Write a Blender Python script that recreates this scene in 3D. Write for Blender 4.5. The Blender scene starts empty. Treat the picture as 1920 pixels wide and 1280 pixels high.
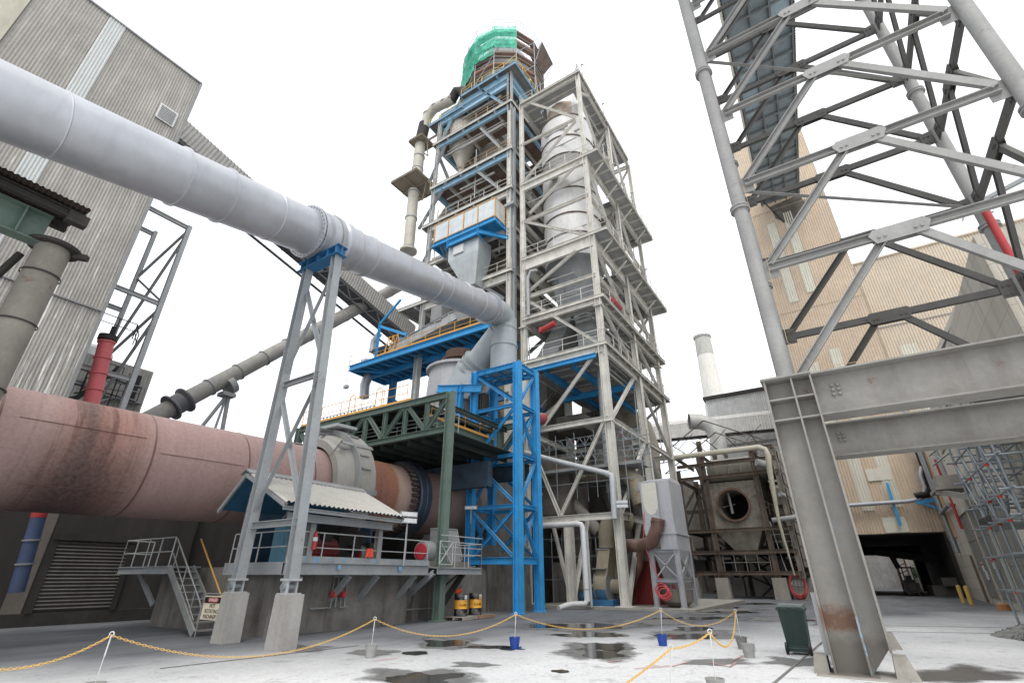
import bpy, math, random
from mathutils import Vector as V, Matrix
random.seed(7)
SC = bpy.context.scene; COL = SC.collection
PI = math.pi
# ---------------------------------------------------------------- survey: camera and sight lines
F = 897.0; PITCH = math.atan(440/897.0); AZ = math.radians(33); EYE = 1.7
cp, sp, ca, sa = math.cos(PITCH), math.sin(PITCH), math.cos(AZ), math.sin(AZ)
def ray(px, py):
    x = (px-960)/F; y = (640-py)/F
    f = cp-y*sp; u = sp+y*cp
    return V((x*ca-f*sa, x*sa+f*ca, u))
def at(px, py, X=None, Y=None, Z=None):
    d = ray(px, py)
    t = X/d.x if X is not None else (Y/d.y if Y is not None else (Z-EYE)/d.z)
    return V((0, 0, EYE)) + d*t
# ---------------------------------------------------------------- mesh builder
def basis(d, up=(0, 0, 1)):
    d = V(d).normalized(); up = V(up)
    if abs(d.dot(up.normalized())) > .985: up = V((0, 1, 0)) if abs(d.y) < .9 else V((1, 0, 0))
    s = d.cross(up).normalized(); u = s.cross(d).normalized()
    return d, s, u
class MB:
    def __init__(s): s.v = []; s.f = []; s.sm = []; s.k = []
    def add(s, vs, fs, smooth=False):
        n = len(s.v); s.v += [tuple(v) for v in vs]; s.k.append((n, len(s.f)))
        for f in fs: s.f.append(tuple(i+n for i in f)); s.sm.append(smooth)
        return s
    def box(s, x0, x1, y0, y1, z0, z1):
        vs = [(x, y, z) for z in (z0, z1) for y in (y0, y1) for x in (x0, x1)]
        return s.add(vs, [(0,2,3,1),(4,5,7,6),(0,1,5,4),(2,6,7,3),(0,4,6,2),(1,3,7,5)])
    def hexa(s, b, t):           # bottom 4, top 4 points
        return s.add(list(b)+list(t), [(3,2,1,0),(4,5,6,7),(0,1,5,4),(1,2,6,5),(2,3,7,6),(3,0,4,7)])
    def ext(s, p0, p1, prof, up=(0,0,1), smooth=False, cap=True):   # closed profile [(side,up)] along p0-p1
        p0, p1 = V(p0), V(p1); d, sd, u = basis(p1-p0, up); n = len(prof)
        vs = [p0+sd*a+u*b for a, b in prof]+[p1+sd*a+u*b for a, b in prof]
        fs = [(i, (i+1) % n, (i+1) % n+n, i+n) for i in range(n)]
        s.add(vs, fs, smooth)
        if cap: s.add(vs, [tuple(range(n))[::-1], tuple(range(n, 2*n))])
        return s
    def bar(s, p0, p1, w, h=None, up=(0,0,1)):
        h = h or w; return s.ext(p0, p1, [(-w/2,-h/2),(w/2,-h/2),(w/2,h/2),(-w/2,h/2)], up)
    def hs(s, p0, p1, w, h, t=.025, up=(0,0,1)):   # I-section, web height along up
        a, b, k = w/2, h/2, t/2
        return s.ext(p0, p1, [(-a,-b),(a,-b),(a,-b+t),(k,-b+t),(k,b-t),(a,b-t),(a,b),(-a,b),(-a,b-t),(-k,b-t),(-k,-b+t),(-a,-b+t)], up)
    def ch(s, p0, p1, w, h, t=.02, up=(0,0,1)):    # channel
        a, b = w/2, h/2
        return s.ext(p0, p1, [(-a,-b),(a,-b),(a,-b+t),(-a+t,-b+t),(-a+t,b-t),(a,b-t),(a,b),(-a,b)], up)
    def ang(s, p0, p1, w, t=.015, up=(0,0,1)):
        return s.ext(p0, p1, [(-w/2,-w/2),(w/2,-w/2),(w/2,-w/2+t),(-w/2+t,-w/2+t),(-w/2+t,w/2),(-w/2,w/2)], up)
    def tube(s, p0, p1, r, n=10, r1=None, cap=True, up=(0,0,1)):
        p0, p1 = V(p0), V(p1); d, sd, u = basis(p1-p0, up); r1 = r if r1 is None else r1
        cs = [(math.cos(2*PI*i/n), math.sin(2*PI*i/n)) for i in range(n)]
        vs = [p0+(sd*a+u*b)*r for a, b in cs]+[p1+(sd*a+u*b)*r1 for a, b in cs]
        s.add(vs, [(i, (i+1) % n, (i+1) % n+n, i+n) for i in range(n)], True)
        if cap: s.add(vs, [tuple(range(n))[::-1], tuple(range(n, 2*n))])
        return s
    def pipe(s, pts, r, n=10, cap=True):
        pts = [V(p) for p in pts]; m = len(pts); rs = r if isinstance(r, (list, tuple)) else [r]*m
        d, sd, u = basis(pts[1]-pts[0]); vs = []
        for i, p in enumerate(pts):
            a = (pts[i]-pts[i-1]).normalized() if i else (pts[1]-pts[0]).normalized()
            b = (pts[i+1]-pts[i]).normalized() if i < m-1 else a
            t = (a+b).normalized()
            sd = (sd-t*sd.dot(t)).normalized(); u = t.cross(sd)*-1; u = sd.cross(t).normalized()
            k = 1/max(.5, t.dot(b))
            k = min(k, 1.25)
            for j in range(n):
                c, q = math.cos(2*PI*j/n), math.sin(2*PI*j/n)
                vs.append(p+(sd*c+u*q)*rs[i])
        fs = [(i*n+j, i*n+(j+1) % n, (i+1)*n+(j+1) % n, (i+1)*n+j) for i in range(m-1) for j in range(n)]
        s.add(vs, fs, True)
        if cap: s.add(vs, [tuple(range(n))[::-1], tuple(range((m-1)*n, m*n))])
        return s
    def lathe(s, p0, ax, prof, n=32, smooth=True, cap=True, a0=0, a1=2*PI, up=(0,0,1)):   # prof [(t,r)] along axis ax; hard edge between rows
        p0 = V(p0); d, sd, u = basis(ax, up); full = abs(a1-a0-2*PI) < 1e-6; k = n if full else n+1
        for (t0, r0), (t1, r1) in zip(prof, prof[1:]):
            vs = []
            for t, r in ((t0, r0), (t1, r1)):
                for i in range(k):
                    a = a0+(a1-a0)*i/n; vs.append(p0+d*t+(sd*math.cos(a)+u*math.sin(a))*r)
            s.add(vs, [(i, (i+1) % k, (i+1) % k+k, i+k) for i in range(n)], smooth)
        if cap and full:
            for (t, r), fl in ((prof[0], 1), (prof[-1], 0)):
                if r > .001:
                    vs = [p0+d*t+(sd*math.cos(2*PI*i/n)+u*math.sin(2*PI*i/n))*r for i in range(n)]
                    s.add(vs, [tuple(range(n))[::-1] if fl else tuple(range(n))])
        return s
    def poly(s, pts, vec):       # polygon extruded by vec
        pts = [V(p) for p in pts]; n = len(pts); vec = V(vec)
        vs = pts+[p+vec for p in pts]
        return s.add(vs, [tuple(range(n))[::-1], tuple(range(n, 2*n))]+[(i, (i+1) % n, (i+1) % n+n, i+n) for i in range(n)])
    def corr(s, o, uv, vv, L, H, pitch, dep, nrm, round_=False, th=.0):   # profiled sheet: ribs run along vv, repeat along uv
        o, uv, vv, nrm = V(o), V(uv).normalized(), V(vv), V(nrm).normalized(); hh = vv.normalized()*H
        n = max(1, int(L/pitch)); row = []
        for i in range(n):
            b = i*pitch
            if round_:
                for k in range(6): row.append((b+pitch*k/6, dep*.5*(1-math.cos(2*PI*k/6))))
            else: row += [(b, 0), (b+pitch*.35, 0), (b+pitch*.5, dep), (b+pitch*.85, dep)]
        row.append((n*pitch, 0)); m = len(row)
        vs = [o+uv*a+nrm*b for a, b in row]+[o+uv*a+nrm*b+hh for a, b in row]
        s.add(vs, [(i, i+1, i+1+m, i+m) for i in range(m-1)], round_)
        if th:
            vs = [v-nrm*th for v in vs]; s.add(vs, [(i+m, i+1+m, i+1, i) for i in range(m-1)], round_)
        return s
    def rail(s, pts, h=1.05, step=1.5, r=.024, mid=True, n=6, posts=True):
        pts = [V(p) for p in pts]
        for a, b in zip(pts, pts[1:]):
            L = (b-a).length; k = max(1, round(L/step)); up = V((0, 0, h))
            s.tube(a+up, b+up, r, n)
            if mid: s.tube(a+up*.52, b+up*.52, r*.85, n)
            if posts:
                for i in range(k+1):
                    p = a+(b-a)*i/k; s.tube(p, p+up, r, n)
        return s
    def ladder(s, a, b, w, side, step=.3, r=.02, n=6):
        a, b, side = V(a), V(b), V(side).normalized()*w/2
        s.tube(a-side, b-side, r, n); s.tube(a+side, b+side, r, n); k = int((b-a).length/step)
        for i in range(1, k): p = a+(b-a)*i/k; s.tube(p-side, p+side, r*.8, n)
        return s
OFF = {}
def mk(name, mb, mat, off):
    me = bpy.data.meshes.new(name)
    me.from_pydata([(x-off[0], y-off[1], z-off[2]) for x, y, z in mb.v], [], mb.f)
    me.polygons.foreach_set('use_smooth', mb.sm)
    for m in (mat if isinstance(mat, (list, tuple)) else [mat]): me.materials.append(m)
    me.validate(); me.update()
    o = bpy.data.objects.new(name, me); COL.objects.link(o); return o
def tag(o, label=None, cat=None, group=None, kind=None):
    for k, v in (('label', label), ('category', cat), ('group', group), ('kind', kind)):
        if v: o[k] = v
    return o
def thing(name, label, cat, loc, group=None):
    o = bpy.data.objects.new(name, None); COL.objects.link(o); o.location = loc; o.empty_display_size = .3
    OFF[o.name] = V(loc); return tag(o, label, cat, group)
KEEP = ('netting', 'foliage', 'mesh_panel', 'floor_clutter', 'debris', 'lettering')
def pieces(mb):              # pieces of one builder that do not touch, each as a builder of its own
    if not 1 < len(mb.k) < 400: return [mb]
    ends = mb.k[1:]+[(len(mb.v), len(mb.f))]; bb = []
    for (v0, f0), (v1, f1) in zip(mb.k, ends):
        q = mb.v[v0:v1]; bb.append([min(p[i] for p in q)-.012 for i in range(3)]+[max(p[i] for p in q)+.012 for i in range(3)])
    n = len(bb); par = list(range(n))
    def find(a):
        while par[a] != a: par[a] = par[par[a]]; a = par[a]
        return a
    for a in range(n):
        A = bb[a]
        for b_ in range(a+1, n):
            B_ = bb[b_]
            if A[0] < B_[3] and B_[0] < A[3] and A[1] < B_[4] and B_[1] < A[4] and A[2] < B_[5] and B_[2] < A[5]: par[find(a)] = find(b_)
    g = {}
    for a in range(n): g.setdefault(find(a), []).append(a)
    if len(g) == 1: return [mb]
    out = []
    for ids in g.values():
        m = MB()
        for a in ids:
            (v0, f0), (v1, f1) = mb.k[a], ends[a]; b0 = len(m.v); m.k.append((b0, len(m.f))); m.v += mb.v[v0:v1]
            for f, sm in zip(mb.f[f0:f1], mb.sm[f0:f1]): m.f.append(tuple(i-v0+b0 for i in f)); m.sm.append(sm)
        out.append(m)
    return out
def part(name, mb, mat, par, label=None):
    off = OFF[par.name]; ps = pieces(mb) if name not in KEEP else [mb]
    if len(ps) > 60: ps = [mb]
    for q in ps:
        o = mk(name, q, mat, off); o.parent = par; OFF[o.name] = off
        if label: o['label'] = label
    return o
def solo(name, mb, mat, label=None, cat=None, group=None, kind=None):
    xs = [v[0] for v in mb.v]; ys = [v[1] for v in mb.v]; zs = [v[2] for v in mb.v]
    off = V(((min(xs)+max(xs))/2, (min(ys)+max(ys))/2, min(zs)))
    ps = pieces(mb) if kind is None else [mb]
    if 1 < len(ps) <= 60:
        t_ = thing(name, label, cat, off, group)
        for q in ps: o = mk(name+'_section', q, mat, off); o.parent = t_
        return t_
    o = mk(name, mb, mat, off); o.location = off; OFF[o.name] = off
    return tag(o, label, cat, group, kind)
def dup(o, loc, rz=0, label=None):
    c = o.copy(); COL.objects.link(c); c.location = loc; c.rotation_euler = (0, 0, rz)
    if label: c['label'] = label
    OFF[c.name] = V(loc)
    for ch in list(o.children):
        d = ch.copy(); COL.objects.link(d); d.parent = c
        for g in list(ch.children):
            e = g.copy(); COL.objects.link(e); e.parent = d
    return c
# ---------------------------------------------------------------- materials
def lin(c): return tuple((x/12.92 if x <= .04045 else ((x+.055)/1.055)**2.4) for x in (i/255 for i in c))
class NT:
    def __init__(s, m): s.t = m.node_tree; s.n = s.t.nodes; s.l = s.t.links
    def new(s, ty, **k):
        n = s.n.new(ty)
        for a, b in k.items():
            if a.startswith('i_'): n.inputs[a[2:].replace('_', ' ')].default_value = b
            else: setattr(n, a, b)
        return n
    def link(s, a, b): s.l.new(a, b)
def mixn(t, fac, a, b, bt='MIX'):
    n = t.new('ShaderNodeMix', data_type='RGBA', blend_type=bt)
    for i, v in ((0, fac), (6, a), (7, b)):
        if hasattr(v, 'links'): t.link(v, n.inputs[i])
        elif i == 0: n.inputs[0].default_value = v
        else: n.inputs[i].default_value = (*v[:3], 1)
    return n.outputs[2]
def ramp(t, src, a, b):
    n = t.new('ShaderNodeMapRange', clamp=True); t.link(src, n.inputs[0]); n.inputs[1].default_value = a; n.inputs[2].default_value = b
    return n.outputs[0]
def noise(t, vec, scale, detail=5, rough=.6, mp=None):
    if mp:
        m = t.new('ShaderNodeMapping'); t.link(vec, m.inputs[0]); m.inputs['Scale'].default_value = mp; vec = m.outputs[0]
    n = t.new('ShaderNodeTexNoise'); t.link(vec, n.inputs[0]); n.inputs['Scale'].default_value = scale; n.inputs['Detail'].default_value = detail; n.inputs['Roughness'].default_value = rough
    return n.outputs[0]
DUST = lin((170, 168, 162))
MATS = {}
def M(name, col, rough=.6, metal=0., var=.12, dust=.5, rust=0., streak=.25, bump=.15, scale=1.2, rustc=(104, 62, 40), seam=None, spec=.4, dirt=(92, 88, 80), speck=.22):
    if name in MATS: return MATS[name]
    m = bpy.data.materials.new(name); m.use_nodes = True; t = NT(m); MATS[name] = m
    b = t.n['Principled BSDF']; c = lin(col)
    tc = t.new('ShaderNodeTexCoord').outputs['Object']
    n1 = noise(t, tc, scale, 6); n2 = noise(t, tc, 2.2, 5, .65, (1, 1, .1)); n3 = noise(t, tc, scale*9, 4, .7)
    lo = tuple(max(0, x*(1-var*1.6)) for x in c); hi = tuple(min(.95, x*(1+var*1.3)) for x in c)
    k = mixn(t, ramp(t, n1, .3, .72), lo, hi)
    if streak: 
        mm = t.new('ShaderNodeMath', operation='MULTIPLY'); t.link(ramp(t, n2, .5, .78), mm.inputs[0]); mm.inputs[1].default_value = streak
        k = mixn(t, mm.outputs[0], k, lin(dirt))
    k = mixn(t, speck, k, mixn(t, ramp(t, n3, .35, .7), tuple(x*.6 for x in c), tuple(min(.95, x*1.25) for x in c)))
    if rust:
        n4 = noise(t, tc, scale*1.7, 8, .68)
        mm = t.new('ShaderNodeMath', operation='MULTIPLY'); t.link(ramp(t, n4, .66-rust*.25, .74-rust*.2), mm.inputs[0]); t.link(ramp(t, n3, .2, .7), mm.inputs[1])
        k = mixn(t, mm.outputs[0], k, lin(rustc))
    if dust:
        g = t.new('ShaderNodeNewGeometry'); sx = t.new('ShaderNodeSeparateXYZ'); t.link(g.outputs['Normal'], sx.inputs[0])
        mm = t.new('ShaderNodeMath', operation='MULTIPLY'); t.link(ramp(t, sx.outputs[2], .25, .95), mm.inputs[0]); mm.inputs[1].default_value = dust
        m2 = t.new('ShaderNodeMath', operation='MULTIPLY'); t.link(mm.outputs[0], m2.inputs[0]); t.link(ramp(t, n1, .15, .6), m2.inputs[1])
        k = mixn(t, m2.outputs[0], k, DUST)
    t.link(k, b.inputs['Base Color'])
    b.inputs['Roughness'].default_value = rough; b.inputs['Metallic'].default_value = metal; b.inputs['Specular IOR Level'].default_value = spec
    if rough < .75:
        t.link(ramp(t, n1, -.4, 1.2), (rm := t.new('ShaderNodeMapRange')).inputs[0]); rm.inputs[3].default_value = rough-.12; rm.inputs[4].default_value = rough+.18
        t.link(rm.outputs[0], b.inputs['Roughness'])
    if bump:
        bp = t.new('ShaderNodeBump'); bp.inputs['Strength'].default_value = bump; bp.inputs['Distance'].default_value = .02
        t.link(n3, bp.inputs['Height']); t.link(bp.outputs[0], b.inputs['Normal'])
    return m
cream = M('cream painted steel', (208, 206, 198), .62, var=.14, dust=.35, rust=.12, streak=.35)
creamd = M('dusty cream floor plate', (164, 166, 166), .75, var=.12, dust=.5, rust=.15)
galv = M('silver grey duct sheet', (178, 181, 186), .38, .45, var=.08, dust=.25, rust=.06, rustc=(116,116,120), streak=.35, bump=.05, scale=.6, dirt=(140,140,144), speck=.07)
duct2 = M('blue grey duct paint', (160, 168, 172), .5, .1, var=.08, dust=.3, rust=.1, streak=.2, rustc=(120,70,52))
white = M('off white vessel sheet', (208, 208, 206), .5, .1, var=.08, dust=.3, rust=.12, streak=.3, scale=.6, dirt=(150,140,128))
grey = M('weathered grey steel', (138, 140, 140), .6, .1, var=.12, dust=.5, rust=.1, streak=.35)
lgrey = M('pale grey painted steel', (166, 169, 170), .55, .1, var=.1, dust=.45, rust=.06, streak=.3)
gblue = M('grey over blue steel', (148, 152, 154), .55, .1, var=.12, dust=.45, rust=.08, streak=.4, dirt=(112,136,156))
blue = M('bright blue painted steel', (54, 148, 206), .55, 0, var=.14, dust=.45, rust=.05, streak=.22, dirt=(80,140,184))
dblue = M('deep blue steel', (50, 110, 156), .55, 0, var=.15, dust=.4, rust=.05, streak=.3)
pblue = M('faded pale blue steel', (146, 180, 200), .6, 0, var=.15, dust=.4, rust=.08, streak=.35)
green = M('dull green painted steel', (96, 114, 106), .6, 0, var=.15, dust=.4, rust=.08, streak=.3)
yellow = M('orange yellow rail paint', (212, 158, 74), .5, var=.1, dust=.2, streak=.15)
pyellow = M('pale yellow rail paint', (222, 196, 96), .5, var=.1, dust=.2, streak=.15)
dark = M('dark sooty steel', (52, 50, 48), .75, var=.25, dust=.5, rust=.1)
rusty = M('rusted brown steel', (102, 90, 80), .85, var=.3, dust=.5, rust=.35, bump=.3, rustc=(108,74,54))
burnt = M('soot stained plate', (140, 134, 124), .85, var=.3, dust=.4, rust=.3, streak=.7, dirt=(66,58,50))
conc = M('raw concrete', (150, 146, 138), .9, var=.16, dust=.25, streak=.55, bump=.35, dirt=(98,92,84))
concd = M('dark stained concrete', (120, 117, 112), .9, var=.26, dust=.25, rust=.12, rustc=(140,104,76), streak=.95, bump=.35, dirt=(66,62,58))
beige = M('beige profiled cladding', (196, 180, 160), .65, var=.08, dust=.2, streak=.55, scale=.35, dirt=(198,160,122))
paleb = M('pale cladding panel', (206, 204, 190), .6, var=.06, dust=.2, streak=.3)
clad = M('old grey fibre cement cladding', (158, 155, 149), .85, var=.1, dust=.2, streak=.5, bump=.25, scale=.5, dirt=(214,212,206))
skyl = M('pale translucent cladding', (190, 194, 192), .5, var=.06, dust=.1, streak=.3)
white_p = M('white painted metal', (206, 207, 208), .45, var=.05, dust=.3, streak=.15)
black = M('black rubber', (24, 24, 25), .6, var=.2, dust=.25, streak=.1)
bing = M('dark green plastic', (36, 58, 54), .42, var=.12, dust=.35, streak=.25, scale=3)
red = M('red paint', (172, 58, 60), .5, var=.12, dust=.2, streak=.2)
pred = M('faded pinkish red sheet', (204, 104, 108), .6, var=.12, dust=.3, streak=.35, dirt=(214,120,116))
navy = M('dusty slate blue pipe', (66, 84, 118), .6, var=.15, dust=.4, streak=.5)
zinc = M('galvanised tube', (150, 158, 162), .38, .6, var=.1, dust=.15, streak=.1)
orange = M('orange red enamel', (222, 74, 40), .45, var=.08, dust=.2, streak=.1)
timber = M('plywood and plank', (140, 108, 90), .85, var=.25, dust=.25, streak=.3)
netm = M('green scaffold netting', (52, 156, 128), .8, var=.2, dust=.0, streak=.2, scale=2.5)
pinkm = M('pink hose', (206, 88, 92), .5, var=.08, dust=.1, streak=0)
brownp = M('brown primed duct', (112, 84, 76), .6, var=.18, dust=.45, streak=.6, dirt=(150,140,128))
tan = M('dusty tan duct', (150, 142, 122), .75, var=.15, dust=.5, rust=.18, streak=.3)
tanrail = M('tan weathered rail', (190, 164, 128), .6, var=.12, dust=.3)
# pale efflorescence streaks in the lower half of the old cladding
t = NT(clad); b = t.n['Principled BSDF']; src = b.inputs['Base Color'].links[0].from_socket; tc = t.new('ShaderNodeTexCoord').outputs['Object']; sx = t.new('ShaderNodeSeparateXYZ'); t.link(tc, sx.inputs[0])
ad = t.new('ShaderNodeMath', operation='MULTIPLY_ADD'); t.link(sx.outputs[2], ad.inputs[0]); ad.inputs[1].default_value = -.009; t.link(noise(t, tc, 1, 6, .72, (5, 5, .22)), ad.inputs[2])
t.link(mixn(t, ramp(t, ad.outputs[0], .42, .5), src, lin((226, 225, 220))), b.inputs['Base Color'])
# ---------------------------------------------------------------- camera, daylight
cam = bpy.data.cameras.new('camera'); co = bpy.data.objects.new('camera', cam); COL.objects.link(co); SC.camera = co
cam.sensor_width = 36; cam.lens = 36*F/1920; cam.clip_end = 6000; cam.clip_start = .05
co.location = (0, 0, EYE); co.rotation_euler = (PI/2+PITCH, 0, AZ)
SC.view_settings.view_transform = 'Standard'; SC.view_settings.look = 'None'; SC.view_settings.exposure = 0.5; SC.view_settings.gamma = 1
w = bpy.data.worlds.new('World'); SC.world = w; w.use_nodes = True
wt = w.node_tree; bg = wt.nodes['Background']
SUN_EL, SUN_AZ = math.radians(58), math.radians(150)
sk = wt.nodes.new('ShaderNodeTexSky'); sk.sky_type = 'NISHITA'; sk.sun_disc = False; sk.sun_elevation = SUN_EL; sk.sun_rotation = SUN_AZ; sk.dust_density = 6; sk.air_density = 1.2
mx = wt.nodes.new('ShaderNodeMix'); mx.data_type = 'RGBA'; mx.inputs[0].default_value = .86     # thick bright cloud over the blue
wt.links.new(sk.outputs[0], mx.inputs[6]); mx.inputs[7].default_value = (9.9, 10.1, 10.5, 1)
wt.links.new(mx.outputs[2], bg.inputs[0]); bg.inputs[1].default_value = .12
sl = bpy.data.lights.new('sun', 'SUN'); so = bpy.data.objects.new('sun', sl); COL.objects.link(so)
sl.energy = 1.1; sl.angle = math.radians(25); sl.color = (1, .97, .92)
sd = V((math.sin(SUN_AZ)*math.cos(SUN_EL), math.cos(SUN_AZ)*math.cos(SUN_EL), math.sin(SUN_EL)))
so.rotation_euler = sd.to_track_quat('Z', 'Y').to_euler(); so.location = (0, 0, 90)
# ---------------------------------------------------------------- ground
gm = bpy.data.materials.new('dusty concrete yard'); gm.use_nodes = True; t = NT(gm); b = t.n['Principled BSDF']
tc = t.new('ShaderNodeTexCoord').outputs['Object']
na = noise(t, tc, .16, 7, .62); nb = noise(t, tc, 1.3, 8, .7); nc = noise(t, tc, 9, 6, .75); nd = noise(t, tc, .5, 8, .7, (1, .22, 1))
k = mixn(t, ramp(t, na, .3, .7), lin((200, 202, 203)), lin((226, 226, 225)))
k = mixn(t, ramp(t, nb, .55, .7), k, lin((150, 150, 149)))
k = mixn(t, ramp(t, nd, .56, .72), k, lin((226, 226, 223)))
k = mixn(t, .25, k, mixn(t, ramp(t, nc, .35, .65), lin((120, 120, 118)), lin((232, 231, 228))))
sx = t.new('ShaderNodeSeparateXYZ'); t.link(tc, sx.inputs[0])     # trafficked, oily strip beside the kiln
ad = t.new('ShaderNodeMath', operation='MULTIPLY_ADD'); t.link(sx.outputs[1], ad.inputs[0]); ad.inputs[1].default_value = -.62; t.link(sx.outputs[0], ad.inputs[2])
a2 = t.new('ShaderNodeMath', operation='MULTIPLY_ADD'); t.link(na, a2.inputs[0]); a2.inputs[1].default_value = 7; t.link(ad.outputs[0], a2.inputs[2])
k = mixn(t, ramp(t, a2.outputs[0], -9.5, -16.5), k, mixn(t, ramp(t, nd, .35, .7), lin((78, 81, 85)), lin((122, 125, 128))))
vo = t.new('ShaderNodeTexVoronoi', feature='DISTANCE_TO_EDGE'); mp = t.new('ShaderNodeMapping'); t.link(tc, mp.inputs[0]); mp.inputs['Scale'].default_value = (.11, .16, 1)
nm = t.new('ShaderNodeVectorMath', operation='ADD'); n7 = t.new('ShaderNodeTexNoise'); t.link(tc, n7.inputs[0]); n7.inputs['Scale'].default_value = .9; n7.inputs['Detail'].default_value = 6
sc2 = t.new('ShaderNodeVectorMath', operation='SCALE'); t.link(n7.outputs[1], sc2.inputs[0]); sc2.inputs[3].default_value = .35
t.link(mp.outputs[0], nm.inputs[0]); t.link(sc2.outputs[0], nm.inputs[1]); t.link(nm.outputs[0], vo.inputs['Vector'])
k = mixn(t, ramp(t, vo.outputs[0], .0035, .0005), k, lin((104, 104, 102)))
t.link(k, b.inputs['Base Color']); b.inputs['Roughness'].default_value = .85
bp = t.new('ShaderNodeBump'); bp.inputs['Strength'].default_value = .35; bp.inputs['Distance'].default_value = .02; t.link(nc, bp.inputs['Height']); t.link(bp.outputs[0], b.inputs['Normal'])
g = MB(); g.add([(-1500, -1500, 0), (1500, -1500, 0), (1500, 1500, 0), (-1500, 1500, 0)], [(0, 1, 2, 3)])
o = mk('ground', g, gm, V((0, 0, 0))); o['kind'] = 'structure'
# wet patches and puddles left on the slab
def wetmat(name, c, rough, lo, hi):
    m = bpy.data.materials.new(name); m.use_nodes = True; t = NT(m); b = t.n['Principled BSDF']
    tc = t.new('ShaderNodeTexCoord').outputs['Object']; n = noise(t, tc, 2, 5)
    t.link(mixn(t, ramp(t, n, .3, .7), tuple(x*.75 for x in lin(c)), lin(c)), b.inputs['Base Color'])
    t.link(ramp(t, n, -.5, 2.5), (r := t.new('ShaderNodeMapRange')).inputs[0]); r.inputs[3].default_value = rough; r.inputs[4].default_value = rough+.25; t.link(r.outputs[0], b.inputs['Roughness'])
    at_ = t.new('ShaderNodeAttribute', attribute_name='wetness'); ad = t.new('ShaderNodeMath', operation='MULTIPLY_ADD'); t.link(noise(t, tc, 1.1, 8, .68), ad.inputs[0]); ad.inputs[1].default_value = 1.1; t.link(at_.outputs['Fac'], ad.inputs[2])
    tr = t.new('ShaderNodeBsdfTransparent'); ms = t.new('ShaderNodeMixShader'); t.link(ramp(t, ad.outputs[0], lo, hi), ms.inputs[0]); t.link(tr.outputs[0], ms.inputs[1]); t.link(b.outputs[0], ms.inputs[2]); t.link(ms.outputs[0], t.n['Material Output'].inputs[0])
    return m
pudm = wetmat('standing water on concrete', (70, 70, 68), .03, .78, .82); wetm = wetmat('damp concrete', (120, 120, 118), .45, .7, 1.05); gritm = wetmat('wet black grit', (84, 84, 83), .3, .75, 1.15)
def blob(px, py, rx, ry, z, seed, mat, n=40, name='puddle'):
    r = random.Random(seed); ph = [r.uniform(0, 6.3) for _ in range(5)]; am = [r.uniform(.04, .14) for _ in range(5)]; rx *= 1.35; ry *= 1.35
    cl = lambda y: min(1277 if py < 1255 else 1340, max(1121, y)); pts = [at(px, cl(py), Z=z)]
    for i in range(n):
        a = 2*PI*i/n; q = 1+sum(am[j]*math.sin((j+2)*a+ph[j]) for j in range(5))
        pts.append(at(px+rx*q*math.cos(a), cl(py+ry*q*math.sin(a)), Z=z))
    m = MB(); m.add(pts, [(0, 1+(i+1) % n, 1+i) for i in range(n)]); o = solo(name, m, mat, kind='structure')
    at_ = o.data.attributes.new('wetness', 'FLOAT', 'POINT'); at_.data[0].value = 1.0
for i, (px, py, rx, ry) in enumerate([(1085,1173,88,5),(1105,1189,62,5),(1135,1212,48,7),(1132,1226,40,7),(838,1205,42,6),(960,1214,20,4),(1052,1257,16,3),(1300,1178,34,4),(1290,1192,50,5),(1305,1158,66,2.5),(780,1223,22,4),(1345,1137,40,4),(1370,1147,44,2.5),(790,1272,62,12),(1500,1162,26,3),(1420,1131,38,1.6),(918,1212,50,3)]):
    blob(px, py, rx, ry, .008, i*7+1, pudm)
for i, (px, py, rx, ry) in enumerate([(1085,1175,110,9),(1120,1222,72,17),(1300,1190,84,10),(1345,1240,60,7),(700,1222,44,6),(838,1206,60,10),(1345,1142,74,9),(1500,1240,60,9),(890,1245,40,5),(1230,1165,74,6),(1440,1160,44,5),(1560,1170,34,5),(560,1215,60,6),(790,1268,100,16)]):
    blob(px, py, rx, ry, .004, i*11+3, wetm, name='damp_patch')
blob(1800, 1266, 115, 18, .004, 99, gritm, name='damp_patch')
m = MB()
for a, b_ in (((300,1252),(672,1209)),((1660,1172),(1905,1176)),((1655,1183),(1900,1187)),((1450,1280),(1545,1200))):
    p, q = at(*a, Z=.012), at(*b_, Z=.012); m.bar(p, q, .05, .004)
solo('expansion_joint', m, M('joint tar', (64, 64, 64), .9, streak=0), kind='structure')
# low concrete apron under the filter and fan
m = MB(); m.poly([(-17.5, 28.9, 0), (-7.6, 29.4, 0), (-7.6, 44, 0), (-17.5, 44, 0)], (0, 0, .12)); solo('kerbed_apron', m, conc, kind='structure')
m = MB()
for a, b_ in (((1375,1236),(1392,1229)),((1392,1229),(1410,1230)),((1190,1252),(1262,1247)),((1262,1247),(1290,1240)),((1330,1240),(1368,1249)),((1368,1249),(1380,1241)),((700,1238),(745,1232)),((1140,1240),(1165,1236))):
    p, q = at(*a, Z=.016), at(*b_, Z=.016); m.bar(p, q, .035, .003)
solo('paint_mark', m, M('worn red spray line', (206, 140, 136), .9, var=.2, streak=0), kind='structure')
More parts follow.
